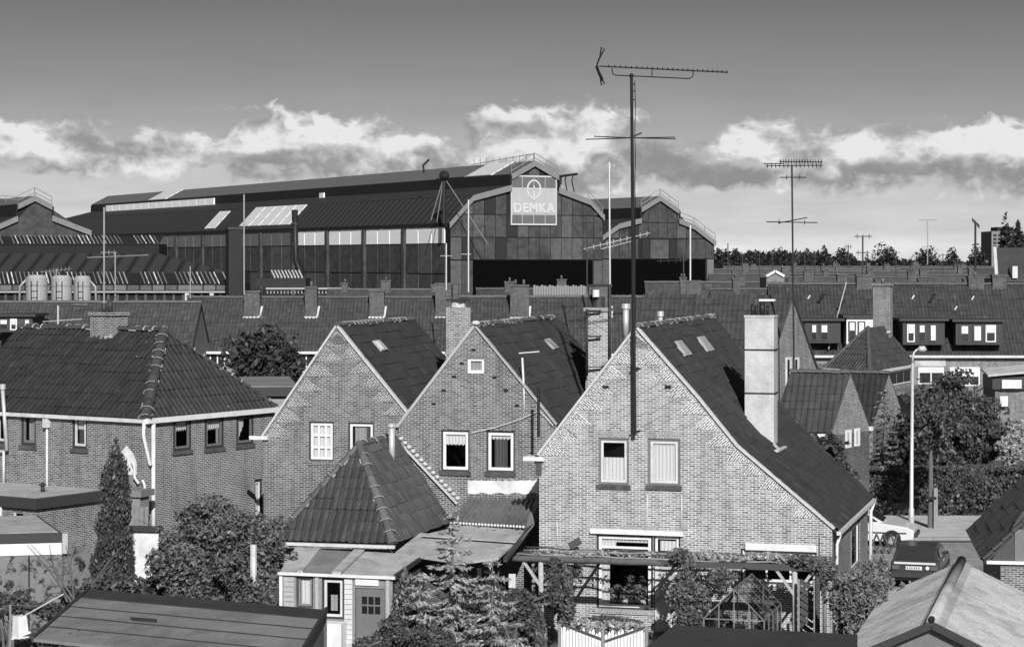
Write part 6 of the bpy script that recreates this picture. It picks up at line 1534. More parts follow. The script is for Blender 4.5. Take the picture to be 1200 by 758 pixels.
# far wood behind everything
pts = []
for k in range(420):
    u = RNG.uniform(700, 1330); y = RNG.uniform(800, 900); c = P(u, 300, y); pts.append((c.x, c.y, 4, 9, 6, 5+2*RNG.random()))
for k in range(160):
    u = RNG.uniform(-250, 700); y = RNG.uniform(800, 900); c = P(u, 300, y); pts.append((c.x, c.y, 5.5, 9, 6, 6+2*RNG.random()))
for k in range(90):
    u = RNG.uniform(838, 968); y = RNG.uniform(700, 760); c = P(u, 300, y); pts.append((c.x, c.y, 7.5, 5, 5, 5.4+1.2*RNG.random()))
for k in range(120):
    u = RNG.uniform(968, 1300); y = RNG.uniform(700, 760); c = P(u, 300, y); pts.append((c.x, c.y, 5.0, 6, 5, 5+1.5*RNG.random()))
w_ = leaf_mesh('far_wood', clump_pts(pts, 90000, .4), 1.2, LEAF_FAR, None, kind='stuff')
# dark tree between the corner house and the gables
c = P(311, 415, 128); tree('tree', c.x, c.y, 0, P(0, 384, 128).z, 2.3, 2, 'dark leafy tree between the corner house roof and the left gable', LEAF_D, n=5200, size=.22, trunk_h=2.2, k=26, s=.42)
# cypress
c = P(133, 600, 66.0); t = thing('cypress', (c.x, c.y, 0), 'tall narrow dark cypress left of the leafy bush', 'tree')
cl = []
for k in range(44):
    f = k/43; z = .3+f*4.95; r = (.66-.30*f)*(1-max(0, (f-.82)/.18)**2*.75); a = RNG.random()*6.28; cl.append((c.x+.2*r*math.cos(a)-.08*math.sin(f*5), c.y+.2*r*math.sin(a), z, r*.9, r*.9, .5))
pp = clump_pts(cl, 30000, .55); dirs = np.zeros_like(pp); dirs[:, 2] = 1; dirs[:, 0] = (pp[:, 0]-c.x)*.5
leaf_mesh('crown', pp, .05, LEAF_CY, t, up=0, aspect=2.4, dirs=dirs); MB().tube([(c.x, c.y, 0), (c.x, c.y, 5)], [.1, .03], 6).build('trunk', BARK, t)
# big leafy bush left of the annexe
def bush(name, label, parts, mat, n, size, group=None, cat='bush', z0=0.0, shell=.6, aspect=1.5, trunk=True, up=.3):
    c = parts[0]; t = thing(name, (c[0], c[1], 0), label, cat, group); cl = []
    for p in parts: cl += crown(p[0], p[1], p[2], p[3], p[4], p[5], int(10+p[3]*p[5]*4), .34)
    pts = clump_pts(cl, n, shell); pts = pts[pts[:, 2] > .02]
    leaf_mesh('crown', pts, size, mat, t, aspect=aspect, up=up)
    if trunk:
        mb = MB()
        for i in range(5): q = cl[i]; mb.tube([(c[0]+.1*i-.2, c[1], -.05), ((c[0]+q[0])/2, (c[1]+q[1])/2, q[2]*.6), (q[0], q[1], q[2])], [.06, .04, .015], 5)
        for i in range(16):
            q = cl[RNG.integers(len(cl))]; e_ = Vector(q[:3])+(Vector(q[:3])-Vector(parts[0][:3]))*RNG.uniform(.05, .45); mb.tube([Vector(q[:3])*.5+Vector(parts[0][:3])*.5, Vector(q[:3]), e_], [.03, .018, .006], 4)
        mb.build('trunk', BARK, t)
    return t
def B(u, v, y, rx, ry, rz): p = P(u, v, y); return (p.x, p.y, p.z, rx, ry, rz)
bush('leafy_bush', 'large glossy leafy bush filling the gap between the cypress and the hipped annexe', [B(255, 650, 63.5, 1.9, 1.2, 1.6), B(235, 612, 63.8, .9, .8, .7), B(205, 660, 63, .9, .9, 1.2), B(305, 640, 63.2, .95, .8, .95), B(290, 690, 62.3, 1.1, .8, 1.0)], LEAF_B, 28000, .082, shell=.35, up=.5)
bush('ivy_bush', 'low mass of leaves at the foot of the cypress', [B(130, 690, 64.3, .9, .6, .7), B(175, 695, 63.6, .8, .6, .6), B(90, 705, 64.2, .5, .5, .6)], LEAF, 3800, .11)
# bare branching shrub against the concrete wall, bottom left
def twigs(label, u, v, y, n, h, name='bare_shrub'):
    c = P(u, v, y); t = thing(name, c, label, 'bush'); mb = MB()
    for k in range(n):
        a = RNG.uniform(-.9, .9); p = c+Vector((RNG.uniform(-.2, .2), 0, 0)); q = p+Vector((a*h*.5, RNG.uniform(-.3, .3), h*.6)); r = q+Vector((a*h*.3+RNG.uniform(-.3, .3), 0, h*.4))
        mb.tube([p, q, r], [.03, .02, .008], 4)
        for j in range(3): s = p.lerp(q, .4+.2*j); mb.tube([s, s+Vector((RNG.uniform(-.5, .5), 0, RNG.uniform(.1, .5)))], [.015, .006], 4)
    mb.build('branches', BARK, t); return t
twigs('bare dark branches against the concrete garage wall', 85, 705, 62.5, 6, 1.6); 
bush('garden_bush', 'dark straggly bush below the garage in the lower left corner', [B(10, 705, 61, .8, .5, .5), B(60, 716, 61.5, .7, .5, .35)], LEAF, 2200, .1, shell=.2)
# spruces in front of the lean-to
def spruce(label, u, vt, vb, y, R, mat=NEEDLE, tiers=13, seed=1):
    rnd = np.random.default_rng(seed); top = P(u, vt, y); base_z = max(0, P(u, vb, y).z); h = top.z-base_z
    t = thing('spruce', (top.x, top.y, base_z), label, 'tree'); mb = MB(); mb.tube([(top.x, top.y, base_z-.05), (top.x, top.y, top.z)], [.09, .012], 6); mb.build('trunk', BARK, t)
    P_, D_ = [], []
    for k in range(tiers):
        f = (k+.3)/tiers; z = top.z-h*f; r = R*(.12+.88*f**.85); nb = int(5+4*f)
        for j in range(nb):
            a = 2*math.pi*(j+rnd.random()*.8)/nb; rr = r*(.75+.4*rnd.random()); zb = z+rnd.uniform(-.1, .1)
            for s in np.linspace(.12, 1, int(10+26*f)):
                w_ = .20*rr*(1-s*.75)+.02; 
                for q in range(3):
                    lat = rnd.uniform(-w_, w_); x = top.x+math.cos(a)*rr*s-math.sin(a)*lat; yy = top.y+math.sin(a)*rr*s+math.cos(a)*lat
                    zz = zb-rr*.42*s**1.0+rr*.30*s**2.6-abs(lat)*.25; P_.append((x, yy, zz+rnd.uniform(-.02, .02))); D_.append((math.cos(a)-math.sin(a)*np.sign(lat)*.7, math.sin(a)+math.cos(a)*np.sign(lat)*.7, -.15))
    leaf_mesh('boughs', P_, .046, mat, t, up=.7, aspect=3.4, dirs=D_); return t
spruce('tall spruce with drooping pale boughs in front of the lean-to roofs', 530, 600, 775, 58.5, 1.5, seed=3, tiers=13)
spruce('shorter spruce right of the tallest one, before the dark shrub', 577, 655, 780, 57.6, 1.35, seed=5, tiers=9)
spruce('small spruce at the left of the group by the garden room door', 492, 672, 790, 57.8, 1.1, seed=8, tiers=8)
# columnar conifers near pergola and door
def column(label, u, vt, y, r, mat=LEAF_C, n=2600, vb=None):
    c = P(u, vt, y); zb = 0 if vb is None else P(u, vb, y).z; t = thing('columnar_conifer', (c.x, c.y, zb), label, 'tree'); cl = []
    for k in range(16): f = k/15; z = zb+.2+f*(c.z-zb-.35); rr = r*(1-max(0, f-.3)**1.6*1.1); cl.append((c.x, c.y, z, rr, rr, .3))
    pp = clump_pts(cl, n, .6); dd = np.zeros_like(pp); dd[:, 2] = 1; leaf_mesh('crown', pp, .07, mat, t, up=0, aspect=2.4, dirs=dd); MB().tube([(c.x, c.y, zb), (c.x, c.y, c.z-.2)], .04, 5).build('trunk', BARK, t)
column('slim grey-green conifer beside the garden room door', 474, 672, 60.0, .42)
column('columnar conifer beneath the left pergola brace', 626, 702, 61.3, .34)
bush('dark_shrub', 'dark dense shrub between the spruces and the pergola post', [B(600, 715, 60.5, .8, .6, .9), B(650, 700, 61.5, .45, .4, .5)], LEAF, 8500, .075)
bush('garden_bush', 'mixed leafy bush in front of the garden room door', [B(463, 745, 57.5, .9, .6, .55), B(490, 752, 56.5, .8, .6, .5), B(430, 757, 57.5, .5, .4, .3)], LEAF, 8000, .06)
bush('leafy_bush', 'vine-hung bush under the pergola left of the big window', [B(664, 705, 63.2, .42, .5, .9), B(652, 672, 63.6, .4, .5, .5)], LEAF_C, 6000, .065)
bush('garden_bush', 'low flowering plants behind the white picket fence', [B(690, 732, 61.0, .8, .4, .2), B(735, 733, 60.6, .7, .4, .2)], FLOWER, 1500, .07, trunk=False)
bush('garden_bush', 'low green plants between the picket fence and the big window', [B(715, 730, 61.8, 1.1, .4, .2)], LEAF_C, 1800, .07, trunk=False)
# vines on the pergola
def vine(label, parts, mat, n, size, stem=None):
    t = thing('climbing_vine', (parts[0][0], parts[0][1], parts[0][2]), label, 'vine'); cl = []
    for p in parts: cl += crown(*p, k=8, s=.45)
    leaf_mesh('leaves', clump_pts(cl, n, .3), size, mat, t)
    if stem: MB().tube(stem, .03, 5).build('stem', BARK, t)
PZ = 2.55
def pv(f, dep, dz=0): p = PA.lerp(PB, f)+PDEP*dep; return (p.x, p.y, p.z+dz)
vine('vine with pale leaves sprawling along the left half of the pergola poles', [(*pv(.10+.06*k, .7+.3*math.sin(k*2.3), .12), .45, .5, .10) for k in range(7)], LEAF_L, 420, .055)
vine('vine with pale leaves sprawling along the right half of the pergola poles', [(*pv(.55+.055*k, .7+.4*math.sin(k*1.7), .14), .45, .55, .13) for k in range(8)], LEAF_L, 2100, .06)
p = P(800, 700, 62.2); vine('dense vine hanging from the pergola to the ground beside the garden door', [B(797, 690, 62.3, .42, .4, .9), B(815, 700, 62.0, .62, .4, .7), B(840, 680, 62.4, .5, .3, .35), B(806, 730, 61.8, .6, .4, .55), B(800, 655, 62.6, .5, .4, .3)], LEAF_B, 9500, .062, stem=[(p.x, p.y, 0), (p.x, p.y, 2.3)])
p = pv(.17, 0); vine('leaves hanging under the left end of the pergola', [(p[0]-.2, p[1]+.6, p[2]-.35, .7, .5, .3), (p[0]+.5, p[1]+.4, p[2]-.3, .3, .4, .25)], LEAF, 1300, .07)
p = pv(.97, .1); vine('tuft of vine at the right end of the pergola by the downpipe', [(p[0], p[1], p[2]+.2, .7, .5, .22), (p[0]+.4, p[1], p[2]-.3, .35, .4, .5)], LEAF_C, 1700, .08)
# feathery bushes between house and corrugated shed
bush('feathery_bush', 'feathery grey-green bush between the light brick house and the corrugated shed', [B(1003, 722, 57.6, .82, .6, 1.35), B(985, 705, 58.3, .45, .5, .7)], LEAF_S, 15000, .05, aspect=2.4)
bush('feathery_bush', 'taller feathery bush touching the back of the dark car', [B(1033, 700, 58.6, .55, .5, 1.25), B(1020, 678, 62, .7, .4, .55)], LEAF_S, 11000, .05, aspect=2.4)
# hedge
def hedge():
    w = Wall(972, 95.1, -1); z1 = w.sz(1080, 549)[1]; L_ = w.S(1290); t = thing('hedge', w.W(0, 0), 'long dark clipped hedge behind the pavement at the right', 'hedge')
    cl = []
    for k in range(150): q = L_*RNG.random(); p = w.W(q, 0); cl.append((p.x, p.y+RNG.uniform(.0, 1.2), RNG.uniform(.3, z1-.35), .55, .45, .38))
    for k in range(90): q = L_*RNG.random(); p = w.W(q, 0); cl.append((p.x, p.y+RNG.uniform(-.1, .1), RNG.uniform(.3, z1-.35), .55, .3, .38))
    tp = [w.W(L_*RNG.random(), z1-.06*RNG.random(), -RNG.random()*1.3) for k in range(7000)]
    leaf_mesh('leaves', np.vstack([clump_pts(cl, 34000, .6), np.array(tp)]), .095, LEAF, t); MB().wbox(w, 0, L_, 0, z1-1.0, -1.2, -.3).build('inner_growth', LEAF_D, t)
hedge()
# street tree beside the post, conifers, pale bush
c = P(1100, 560, 92); t = thing('street_tree', (c.x, c.y, .1), 'large dark leafy street tree beside the lamp post', 'tree')
parts = crown(*[v for v in B(1112, 490, 97.5, 2.2, 2.0, 1.6)], k=34, s=.3)+crown(*[v for v in B(1097, 500, 90.8, 1.2, 1.2, 1.5)], k=24, s=.32)+crown(*[v for v in B(1150, 505, 98, 1.5, 1.4, 1.5)], k=20, s=.34)+crown(*[v for v in B(1110, 452, 97, 1.4, 1, .7)], k=10, s=.36)+crown(*[v for v in B(1118, 530, 98, 2.2, .8, .6)], k=22, s=.3)+crown(*[v for v in B(1150, 520, 98, 1.0, 1.2, 1.0)], k=12, s=.36)
leaf_mesh('crown', clump_pts(parts, 36000, .4), .105, LEAF, t)
q = P(1090, 600, 90.5); MB().tube([(q.x, q.y, 0), (q.x+.03, q.y, 1.6), (q.x+.06, q.y+.2, 3.6)], [.12, .10, .07], 8).build('trunk', BARK, t)
for i in range(8):
  a = parts[i*5]
  if abs(a[0]-q.x) < 1.5: MB().tube([(q.x+.06, q.y+.2, 3.2), ((q.x+a[0])/2, (q.y+a[1])/2+1, (3.2+a[2])/2), a[:3]], [.07, .045, .015], 5).build('limb', BARK, t)
st = thing('tree_stake', (q.x-.12, q.y-.2, 0), 'thick timber stake beside the street tree trunk', 'post'); MB().bar((q.x+.18, q.y-.2, 0), (q.x+.18, q.y-.2, 1.75), .16).build('shaft', WOOD, st); MB().wbox(Wall(0, q.y-.3, 0, x0=q.x), -.2, .2, 1.3, 1.4, 0, .03).build('strap', BLACK, st)
spruce('dark pointed conifer with drooping boughs left of the lamp post', 1036, 458, 602, 96.6, 1.45, mat=LEAF_S, tiers=17, seed=21)
tree('dark_conifer', P(1060, 0, 98).x, 98, 0, P(0, 480, 97).z, 1.2, 1.1, 'second dark conifer partly behind the lamp post', LEAF_D, n=3500, size=.12, trunk_h=.6, k=20, s=.36, aspect=2.2)
bush('pale_bush', 'pale-leaved bush catching the light at the right edge', [B(1184, 528, 96.3, 1.05, .5, .75), B(1200, 508, 96.4, .8, .5, .75)], LEAF_L, 8000, .11, trunk=False)
bush('garden_bush', 'leafy bush below the eaves of the little gabled house', [B(952, 528, 88, .7, .5, .6), B(976, 532, 88, .7, .6, .8)], LEAF, 3200, .12)
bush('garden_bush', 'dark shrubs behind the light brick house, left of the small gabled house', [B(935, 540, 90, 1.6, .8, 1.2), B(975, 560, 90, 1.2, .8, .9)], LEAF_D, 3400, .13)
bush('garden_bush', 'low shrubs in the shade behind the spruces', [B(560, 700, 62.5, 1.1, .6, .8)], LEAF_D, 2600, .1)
# grass of the small garden strips
gr = []
for k in range(9000): x, y = RNG.uniform(-15, 12), RNG.uniform(54, 72); gr.append((x, y, .04+.05*RNG.random()))
o = leaf_mesh('garden_grass', gr, .10, LEAF_C, None, kind='stuff', up=0)
# ================================================================== ANTENNAS
def mast_big():
    y = WM.px(743, 450, .22).y; base = P(743.5, 510, y); top = P(740, 90, y)
    t = thing('television_mast', base, 'tall dark television mast clamped to the light brick gable, tallest of all', 'antenna')
    mid = P(742, 300, y); MB().tube([base, mid], .06, 8).build('mast', BLACK, t); MB().tube([mid, top], [.055, .045], 8).build('upper_mast', BLACK, t)
    for v in (432, 505): 
        a = P(743, v, y); f = WM.px(743, v, 0); MB().bar(a+Vector((-.02, 0, 0)), Vector((a.x, f.y, a.z)), .05, .05).build('bracket', BLACK, t); MB().bar(Vector((a.x+.2, f.y-.05, a.z)), a+Vector((-.1, 0, -.0)), .04).build('bracket_arm', BLACK, t)
    # top UHF aerial: long boom with short directors, a folded corner reflector, and a lower stay boom
    D = (P(852, 85, y)-P(706, 78, y)); d = D.normalized(); c0 = P(706, 78, y)
    tilt = Vector((0, 1, 0))
    an = MB().tube([c0-d*.1, P(852, 85, y)], .022, 6).build('boom', BLACK, t)
    for k in range(24):
        f = (k+1)/24; p = c0.lerp(P(852, 85, y), f**.93); l = .13; mb = MB(); mb.tube([p+Vector((0, -l, -.02)), p+Vector((0, l, .02))], .016, 4); mb.tube([p+Vector((0, 0, -.03)), p+Vector((0, 0, .055))], .016, 4); mb.build('director', BLACK, an)
    a = [P(717, 80, y), P(718, 87, y), P(722, 88.5, y), P(808, 92.5, y), P(812, 90, y), P(812.5, 84, y)]; MB().tube(a, .018, 5).build('stay_boom', BLACK, an); MB().tube([P(764, 82, y), P(764, 91, y)], .014, 4).build('spacer', BLACK, an)
    for s in (-1, 1):
        mb = MB(); pts = [P(699, 78, y), P(702, 78+s*8, y), P(706, 78+s*16, y)]
        for dy in (-.35, 0, .35): mb.tube([p+Vector((0, dy, 0)) for p in pts], .018, 4)
        for k in range(5): p = pts[0].lerp(pts[2], k/4)-Vector((.03*math.sin(k*math.pi/4), 0, 0)); mb.tube([p+Vector((0, -.35, 0)), p+Vector((0, .35, 0))], .014, 4)
        mb.tube([pts[2], pts[2]+Vector((.06, 0, -s*.10)), pts[2]+Vector((-.03, 0, -s*.16)), pts[0].lerp(pts[2], .5)], .02, 4)
        mb.build('reflector', BLACK, an)
    for v in (99, 107, 117): MB().bar(P(738.3, v, y), P(744.6, v, y), .05, .04).build('clamp', BLACK, t)
    MB().sphere(P(740, 89, y), .07, 8).build('clamp_head', BLACK, t)
    # lower VHF dipoles
    for (u0, v0, u1, v1) in ((686.5, 163.5, 792, 163), (696, 160, 791, 161)): MB().tube([P(u0, v0, y), P(740, 161.8, y), P(u1, v1, y)], .016, 5).build('dipole', BLACK, t)
    MB().bar(P(737, 162, y), P(752, 156, y), .06, .05).build('dipole_boom', BLACK, t)
    cb = MB(); cb.tube([P(741.5, 95+30*k, y)+Vector((.06+.02*(k % 2), 0, 0)) for k in range(14)], .012, 4); cb.build('cable', BLACK, t)
mast_big()
def aerial(label, u, vt, vb, y, els=(), r=.03, mat=DARKP, name='television_antenna', group=None, du=0):
    a, b = P(u+du, vb, y), P(u, vt, y); t = thing(name, a, label, 'antenna', group); MB().tube([a, b], r, 6).build('mast', mat, t)
    for e in els:
        if e[0] == 'h':      # horizontal rod/boom with vertical ticks
            _, u0, v0, u1, v1, n = e; m = MB(); p0, p1 = P(u0, v0, y), P(u1, v1, y); m.tube([p0, p1], r*.55, 4); o = m.build('boom', mat, t)
            for k in range(n):
                p = p0.lerp(p1, (k+.5)/n); l = y*.0011; MB().tube([p-Vector((0, l*.3, l)), p+Vector((0, l*.3, l))], r*.4, 4).build('element', mat, o)
    return t
aerial('second tall mast with double combs of elements, right of the rendered chimney', 928, 194, 440, 104, [('h', 895, 192, 917, 192, 0), ('h', 913, 189.5, 964, 190, 16), ('h', 897, 194.5, 964, 194, 14), ('h', 898, 260, 958, 261, 2), ('h', 912, 261.5, 946, 255, 0), ('h', 914, 208, 945, 208, 2)], r=.042, du=2.5, mat=BLACK)
aerial('white mast with a long slanted comb aerial before the gap between the halls', 714, 190, 352, 140, [('h', 684, 292, 762, 273, 10), ('h', 704, 292, 740, 283, 0), ('h', 709, 194, 722, 195, 3)], mat=METAL_L, r=.055, du=1)
aerial('dark mast with a small cross bar before the right side of the sign hall', 688, 255, 345, 140, [('h', 683, 261, 700, 260, 0), ('h', 680, 288, 688, 300, 0)], r=.045)
aerial('dark mast right of the second factory hall, with white butterfly element', 801, 296, 340, 150, [('h', 795, 305, 806, 303, 2), ('h', 770, 306, 806, 305, 4)], r=.05, mat=DARKP)
aerial('white pole in front of the second factory hall', 809, 264, 335, 150, [], mat=METAL_L, r=.06)
aerial('white pole with T bar in front of the big factory corner', 549, 234, 342, 140, [('h', 540, 298, 552, 298, 0)], mat=METAL_L, r=.05, du=0)
aerial('thin pole before the left corner of the sign hall', 523, 285, 340, 140, [('h', 516, 300, 530, 300, 0)], mat=METAL_L, r=.045)
aerial('thin pale mast rising over the long factory roof at the left third', 286, 228, 345, 130, [], mat=METAL, r=.045)
aerial('thin pale mast with a T aerial in front of the stepped factory building', 122, 243, 360, 128, [('h', 102, 302, 174, 299, 0), ('h', 118, 296, 137, 296, 3)], mat=METAL, r=.05)
aerial('short pale mast right of the one before the stepped factory', 135, 296, 352, 132, [], mat=METAL, r=.04)
aerial('thin mast left of the dark square stack', 223, 312, 350, 150, [], mat=METAL, r=.04)
aerial('mast with a low T aerial over the left back terrace', 68, 358, 385, 120, [('h', 50, 377, 96, 374, 0)], mat=METAL_L, r=.05)
aerial('comb aerial above the left silo', 66, 315, 330, 205, [('h', 47, 319, 83, 315, 8)], mat=METAL, r=.05)
aerial('small aerial with ringed elements on the horizon, left of centre right', 1011, 277, 345, 190, [('h', 1001, 277, 1022, 277, 3), ('h', 1003, 296, 1019, 296, 3)], r=.07)
aerial('thin aerial with single cross bar on the horizon', 1087, 258, 310, 300, [('h', 1077, 258, 1098, 258, 0)], r=.07, mat=METAL)
aerial('dark mast with slanted aerial left of the tower block', 1143, 262, 330, 170, [('h', 1139, 257, 1148, 266, 5), ('h', 1139, 287, 1147, 286, 0)], r=.08, mat=BLACK)
aerial('slim pole with small cross piece between horizon trees', 994, 287, 315, 260, [('h', 989, 289, 999, 289, 2)], r=.06)
aerial('thin dark pole on the roofs beyond the second mast', 853, 285, 320, 230, [], r=.05)
for i, (u, v, y) in enumerate(((890, 297, 240), (905, 295, 250), (943, 297, 235), (955, 299, 260), (1050, 294, 230), (1105, 297, 250), (870, 298, 240))):
    aerial(['tiny pole aerial among the far roofs, just right of the white gable', 'tiny T aerial standing left of the second mast', 'tiny T aerial standing right of the second mast', 'tiny pole aerial below the small pointed tree', 'tiny pole aerial at the right flank of the widest horizon tree', 'tiny pole aerial before the low dark tree', 'tiny pole aerial left of the white gable'][i], u, v, 325, y, [('h', u-4, v+2, u+5, v+2, 0)], r=.05)
aerial('white stub mast with a T bar in front of the middle house roof', 612, 419, 495, 69.6, [('h', 608, 414, 632, 412, 0)], mat=WHITE, r=.035, du=4)
aerial('short dark pipe mast standing at the left verge of the light brick gable', 631, 454, 512, 68.2, [], mat=BLACK, r=.045)
# cables slung across the middle gable
t = thing('aerial_cable', W2.px(604, 505, .1), 'slack white cable slung across the middle gable to the next roof', 'cable')
pts = [W2.px(552, 507, .08), W2.px(580, 501, .08), W2.px(610, 491, .08), W2.px(632, 481, .1), W2.px(648, 498, .1)]; MB().tube(pts, .013, 4).build('wire', WHITE, t)
# ================================================================== LAMP POST
def lamp():
    y = 88.5; b = P(1068, 305+11*F/y, y); top = P(1069.5, 425, y)
    t = thing('street_lamp', (b.x, b.y, 0), 'tall pale street lamp with a curved arm beside the paved road', 'street lamp')
    MB().tube([(b.x, b.y, 0), (b.x, b.y, 1.1), (b.x, b.y, 1.15), top], [.115, .115, .085, .055], 12).build('pole', METAL_L, t, smooth=True)
    MB().tube([top, P(1069.6, 418, y), P(1071, 413, y), P(1074, 410, y), P(1079, 408.6, y)], [.055, .05, .045, .04, .035], 8).build('arm', METAL_L, t, smooth=True)
    MB().tube([P(1075, 409.8, y), P(1078, 408.6, y), P(1083, 408.9, y), P(1086, 409.9, y)], [.05, .12, .13, .03], 9).build('lamp_head', METAL_L, t, smooth=True)
lamp()
# street detail: low rail, kerb stones
t = thing('crossed_timber_rail', P(1030, 640, 76), 'low fence of crossed dark timbers beside the white car', 'fence')
w = Wall(1019, 83.2, -4)
for k in range(4): q = k*.26; MB().bar(w.W(q, .1), w.W(q+.26, .75), .09, .06).build('timber', WOOD_D, t); MB().bar(w.W(q+.26, .1, .07), w.W(q, .75, .07), .09, .06).build('timber', WOOD_D, t)
# ================================================================== CARS
def loft(sections, name, mat, parent, smooth=False, bevel=None):
    """sections: list of closed loops of world points with equal count"""
    mb = MB(); n = len(sections[0])
    for s in sections: mb.v += [tuple(p) for p in s]
    for k in range(len(sections)-1):
        for j in range(n): mb.f.append((k*n+j, k*n+(j+1) % n, (k+1)*n+(j+1) % n, (k+1)*n+j))
    mb.f.append(tuple(range(n-1, -1, -1))); mb.f.append(tuple((len(sections)-1)*n+j for j in range(n)))
    o = mb.build(name, mat, parent, smooth=smooth)
    if bevel:
        b = o.modifiers.new('bevel', 'BEVEL'); b.width = bevel; b.segments = 3; b.limit_method = 'ANGLE'; b.angle_limit = math.radians(25); b.harden_normals = False
    return o
CARP = mat_plain('car_paint_dark', .045, .2, .1, 2, s=.6); CARW = mat_plain('car_paint_white', .62, .25, .05, 2, s=.5); RUB = mat_plain('tyre_rubber', .02, .8, .2); TRIM_GLINT = mat_plain('pale_trim_glint', .62, .3, .05, s=.6); LAMPM = mat_plain('tail_lamp_lens', .10, .2, .1, s=.6); CARG = mat_plain('car_window', .035, .08, .2, s=.8); PLATE = mat_plain('number_plate', .62, .5, .05)  # bright trim: plain pale colour replaces the reflection of chrome
def car(origin, heading, paint, label, kind='hatch', L_=3.9, Wd=1.62, H=1.36):
    """x = forward from the rear bumper, y = to the left, z up, rotated by heading (degrees from +Y clockwise)"""
    h = math.radians(heading); fw = Vector((math.sin(h), math.cos(h), 0)); rt = Vector((math.cos(h), -math.sin(h), 0)); O = Vector(origin)
    t = thing('parked_car', O, label, 'car')
    def C(x, y, z): return O+fw*x+rt*y+Vector((0, 0, z))
    w2 = Wd/2
    # lower body: side profile swept across the width with tucked sides
    prof_ = [(0.03, .36), (0.0, .55), (.05, .80), (.12, .93), (1.0, .96), (2.6, .94), (2.75, .92), (3.7, .80), (L_-.02, .68), (L_, .45), (L_-.05, .30), (3.0, .22), (.9, .22), (.1, .28)]
    secs = []
    for y, sx_, sz_ in ((-w2, .965, .93), (-w2+.05, .995, .985), (-w2*.6, 1.0, 1.0), (w2*.6, 1.0, 1.0), (w2-.05, .995, .985), (w2, .965, .93)):
        secs.append([C(L_/2+(x-L_/2)*sx_, y, .55+(z-.55)*sz_) for x, z in prof_])
    body = loft(secs, 'body', paint, t, bevel=.035)
    # cabin (glasshouse) frame
    cab = [(.10, .92), (.42, 1.24), (.75, H), (1.9, H+.02), (2.2, 1.28), (2.85, .93)]
    secs = []
    for y, zt in ((-w2*.80, 0), (-w2*.72, 1), (w2*.72, 1), (w2*.80, 0)):
        ysc = y; secs.append([C(x+(0.0 if zt else (.04 if x < 1 else -.04)), (y if z < 1.0 else y*.92) if True else y, z-(0 if zt else (.035 if z > 1.0 else 0))) for x, z in cab])
    # widen at the belt line
    secs = []
    for f in (-1, -.9, .9, 1): secs.append([C(x, f*(w2*.95 if z < 1.0 else w2*.80 if z > 1.3 else w2*.84), z-(.03 if abs(f) == 1 and z > 1.3 else 0)) for x, z in cab])
    roof = loft(secs, 'cabin', paint, t, bevel=.03)
    def pane(pts, name='window', mat=CARG, o=.012, label=None):
        c = sum(pts, Vector())/len(pts); n = (pts[1]-pts[0]).cross(pts[2]-pts[0]).normalized()
        if n.dot(c-C(L_/2, 0, .9)) < 0: n = -n
        return MB().prism([p+n*o*.2 for p in pts], n*o).build(name, mat, roof if name != 'plate' else body, label=label)
    rw = [C(.135, -w2*.80, .965), C(.135, w2*.80, .965), C(.44, w2*.70, 1.255), C(.44, -w2*.70, 1.255)]
    pane(rw, 'rear_window')
    wsx = [C(2.80, -w2*.82, .97), C(2.80, w2*.82, .97), C(2.24, w2*.72, 1.27), C(2.24, -w2*.72, 1.27)]; pane(wsx, 'windscreen', o=.02)
    for s in (-1, 1):
        pane([C(.62, s*w2*.955, .975), C(1.35, s*w2*.955, .975), C(1.35, s*w2*.845, 1.29), C(.80, s*w2*.845, 1.29)], 'side_window')
        pane([C(1.43, s*w2*.955, .975), C(2.62, s*w2*.955, .975), C(2.15, s*w2*.845, 1.27), C(1.43, s*w2*.845, 1.29)], 'side_window')
        for x in (.72, 3.15):
            wh = MB().tube([C(x, s*(w2-.17), .29), C(x, s*(w2+.01), .29)], .29, 18).build('wheel', RUB, t, smooth=False)
            MB().tube([C(x, s*(w2-.02), .29), C(x, s*(w2+.02), .29)], .17, 14).build('rim', METAL, wh)
            MB().tube([C(x, s*(w2-.05), .33), C(x, s*(w2+.003), .33)], .345, 18).build('wheel_arch', BLACK, body)
        MB().prism([C(.0, s*w2*.62, .66), C(.0, s*w2*.93, .66), C(.03, s*w2*.93, .80), C(.03, s*w2*.62, .80)], fw*-.03).build('tail_lamp', LAMPM, body)
        MB().bar(C(2.35, s*w2*.99, .98), C(2.35, s*(w2*1.10), 1.0), .1, .10).build('wing_mirror', BLACK, t)
        MB().bar(C(.2, s*(w2+.004), .56), C(3.7, s*(w2+.004), .56), .02, .05).build('side_moulding', BLACK, body)
        MB().bar(C(1.45, s*(w2+.006), .84), C(1.62, s*(w2+.006), .84), .02, .03).build('door_handle', TRIM_GLINT, body)
    MB().bar(C(-.07, -w2*.97, .50), C(-.07, w2*.97, .50), .14, .16).build('bumper', DARKP if paint is CARP else TRIM_GLINT, body)
    MB().bar(C(L_+.03, -w2*.95, .48), C(L_+.03, w2*.95, .48), .12, .14).build('bumper', DARKP, body)
    MB().bar(C(.00, -w2*.85, .875), C(.00, w2*.85, .875), .04, .07).build('trim_strip', TRIM_GLINT, body, label='bright strip across the tailgate')
    pl = MB().prism([C(-.015, -.30, .66), C(-.015, .24, .66), C(-.005, .24, .78), C(-.005, -.30, .78)], fw*-.02).build('number_plate', PLATE, body)
    for k in range(6): MB().bar(C(-.04, -.24+k*.075, .685), C(-.035, -.24+k*.075+.015*(k % 2), .755), .028, .012).build('plate_character', DARKP, pl)
    MB().tube([C(-.005, .42, .73), C(-.04, .42, .73)], .065, 12).build('oval_sticker', WHITE, body)
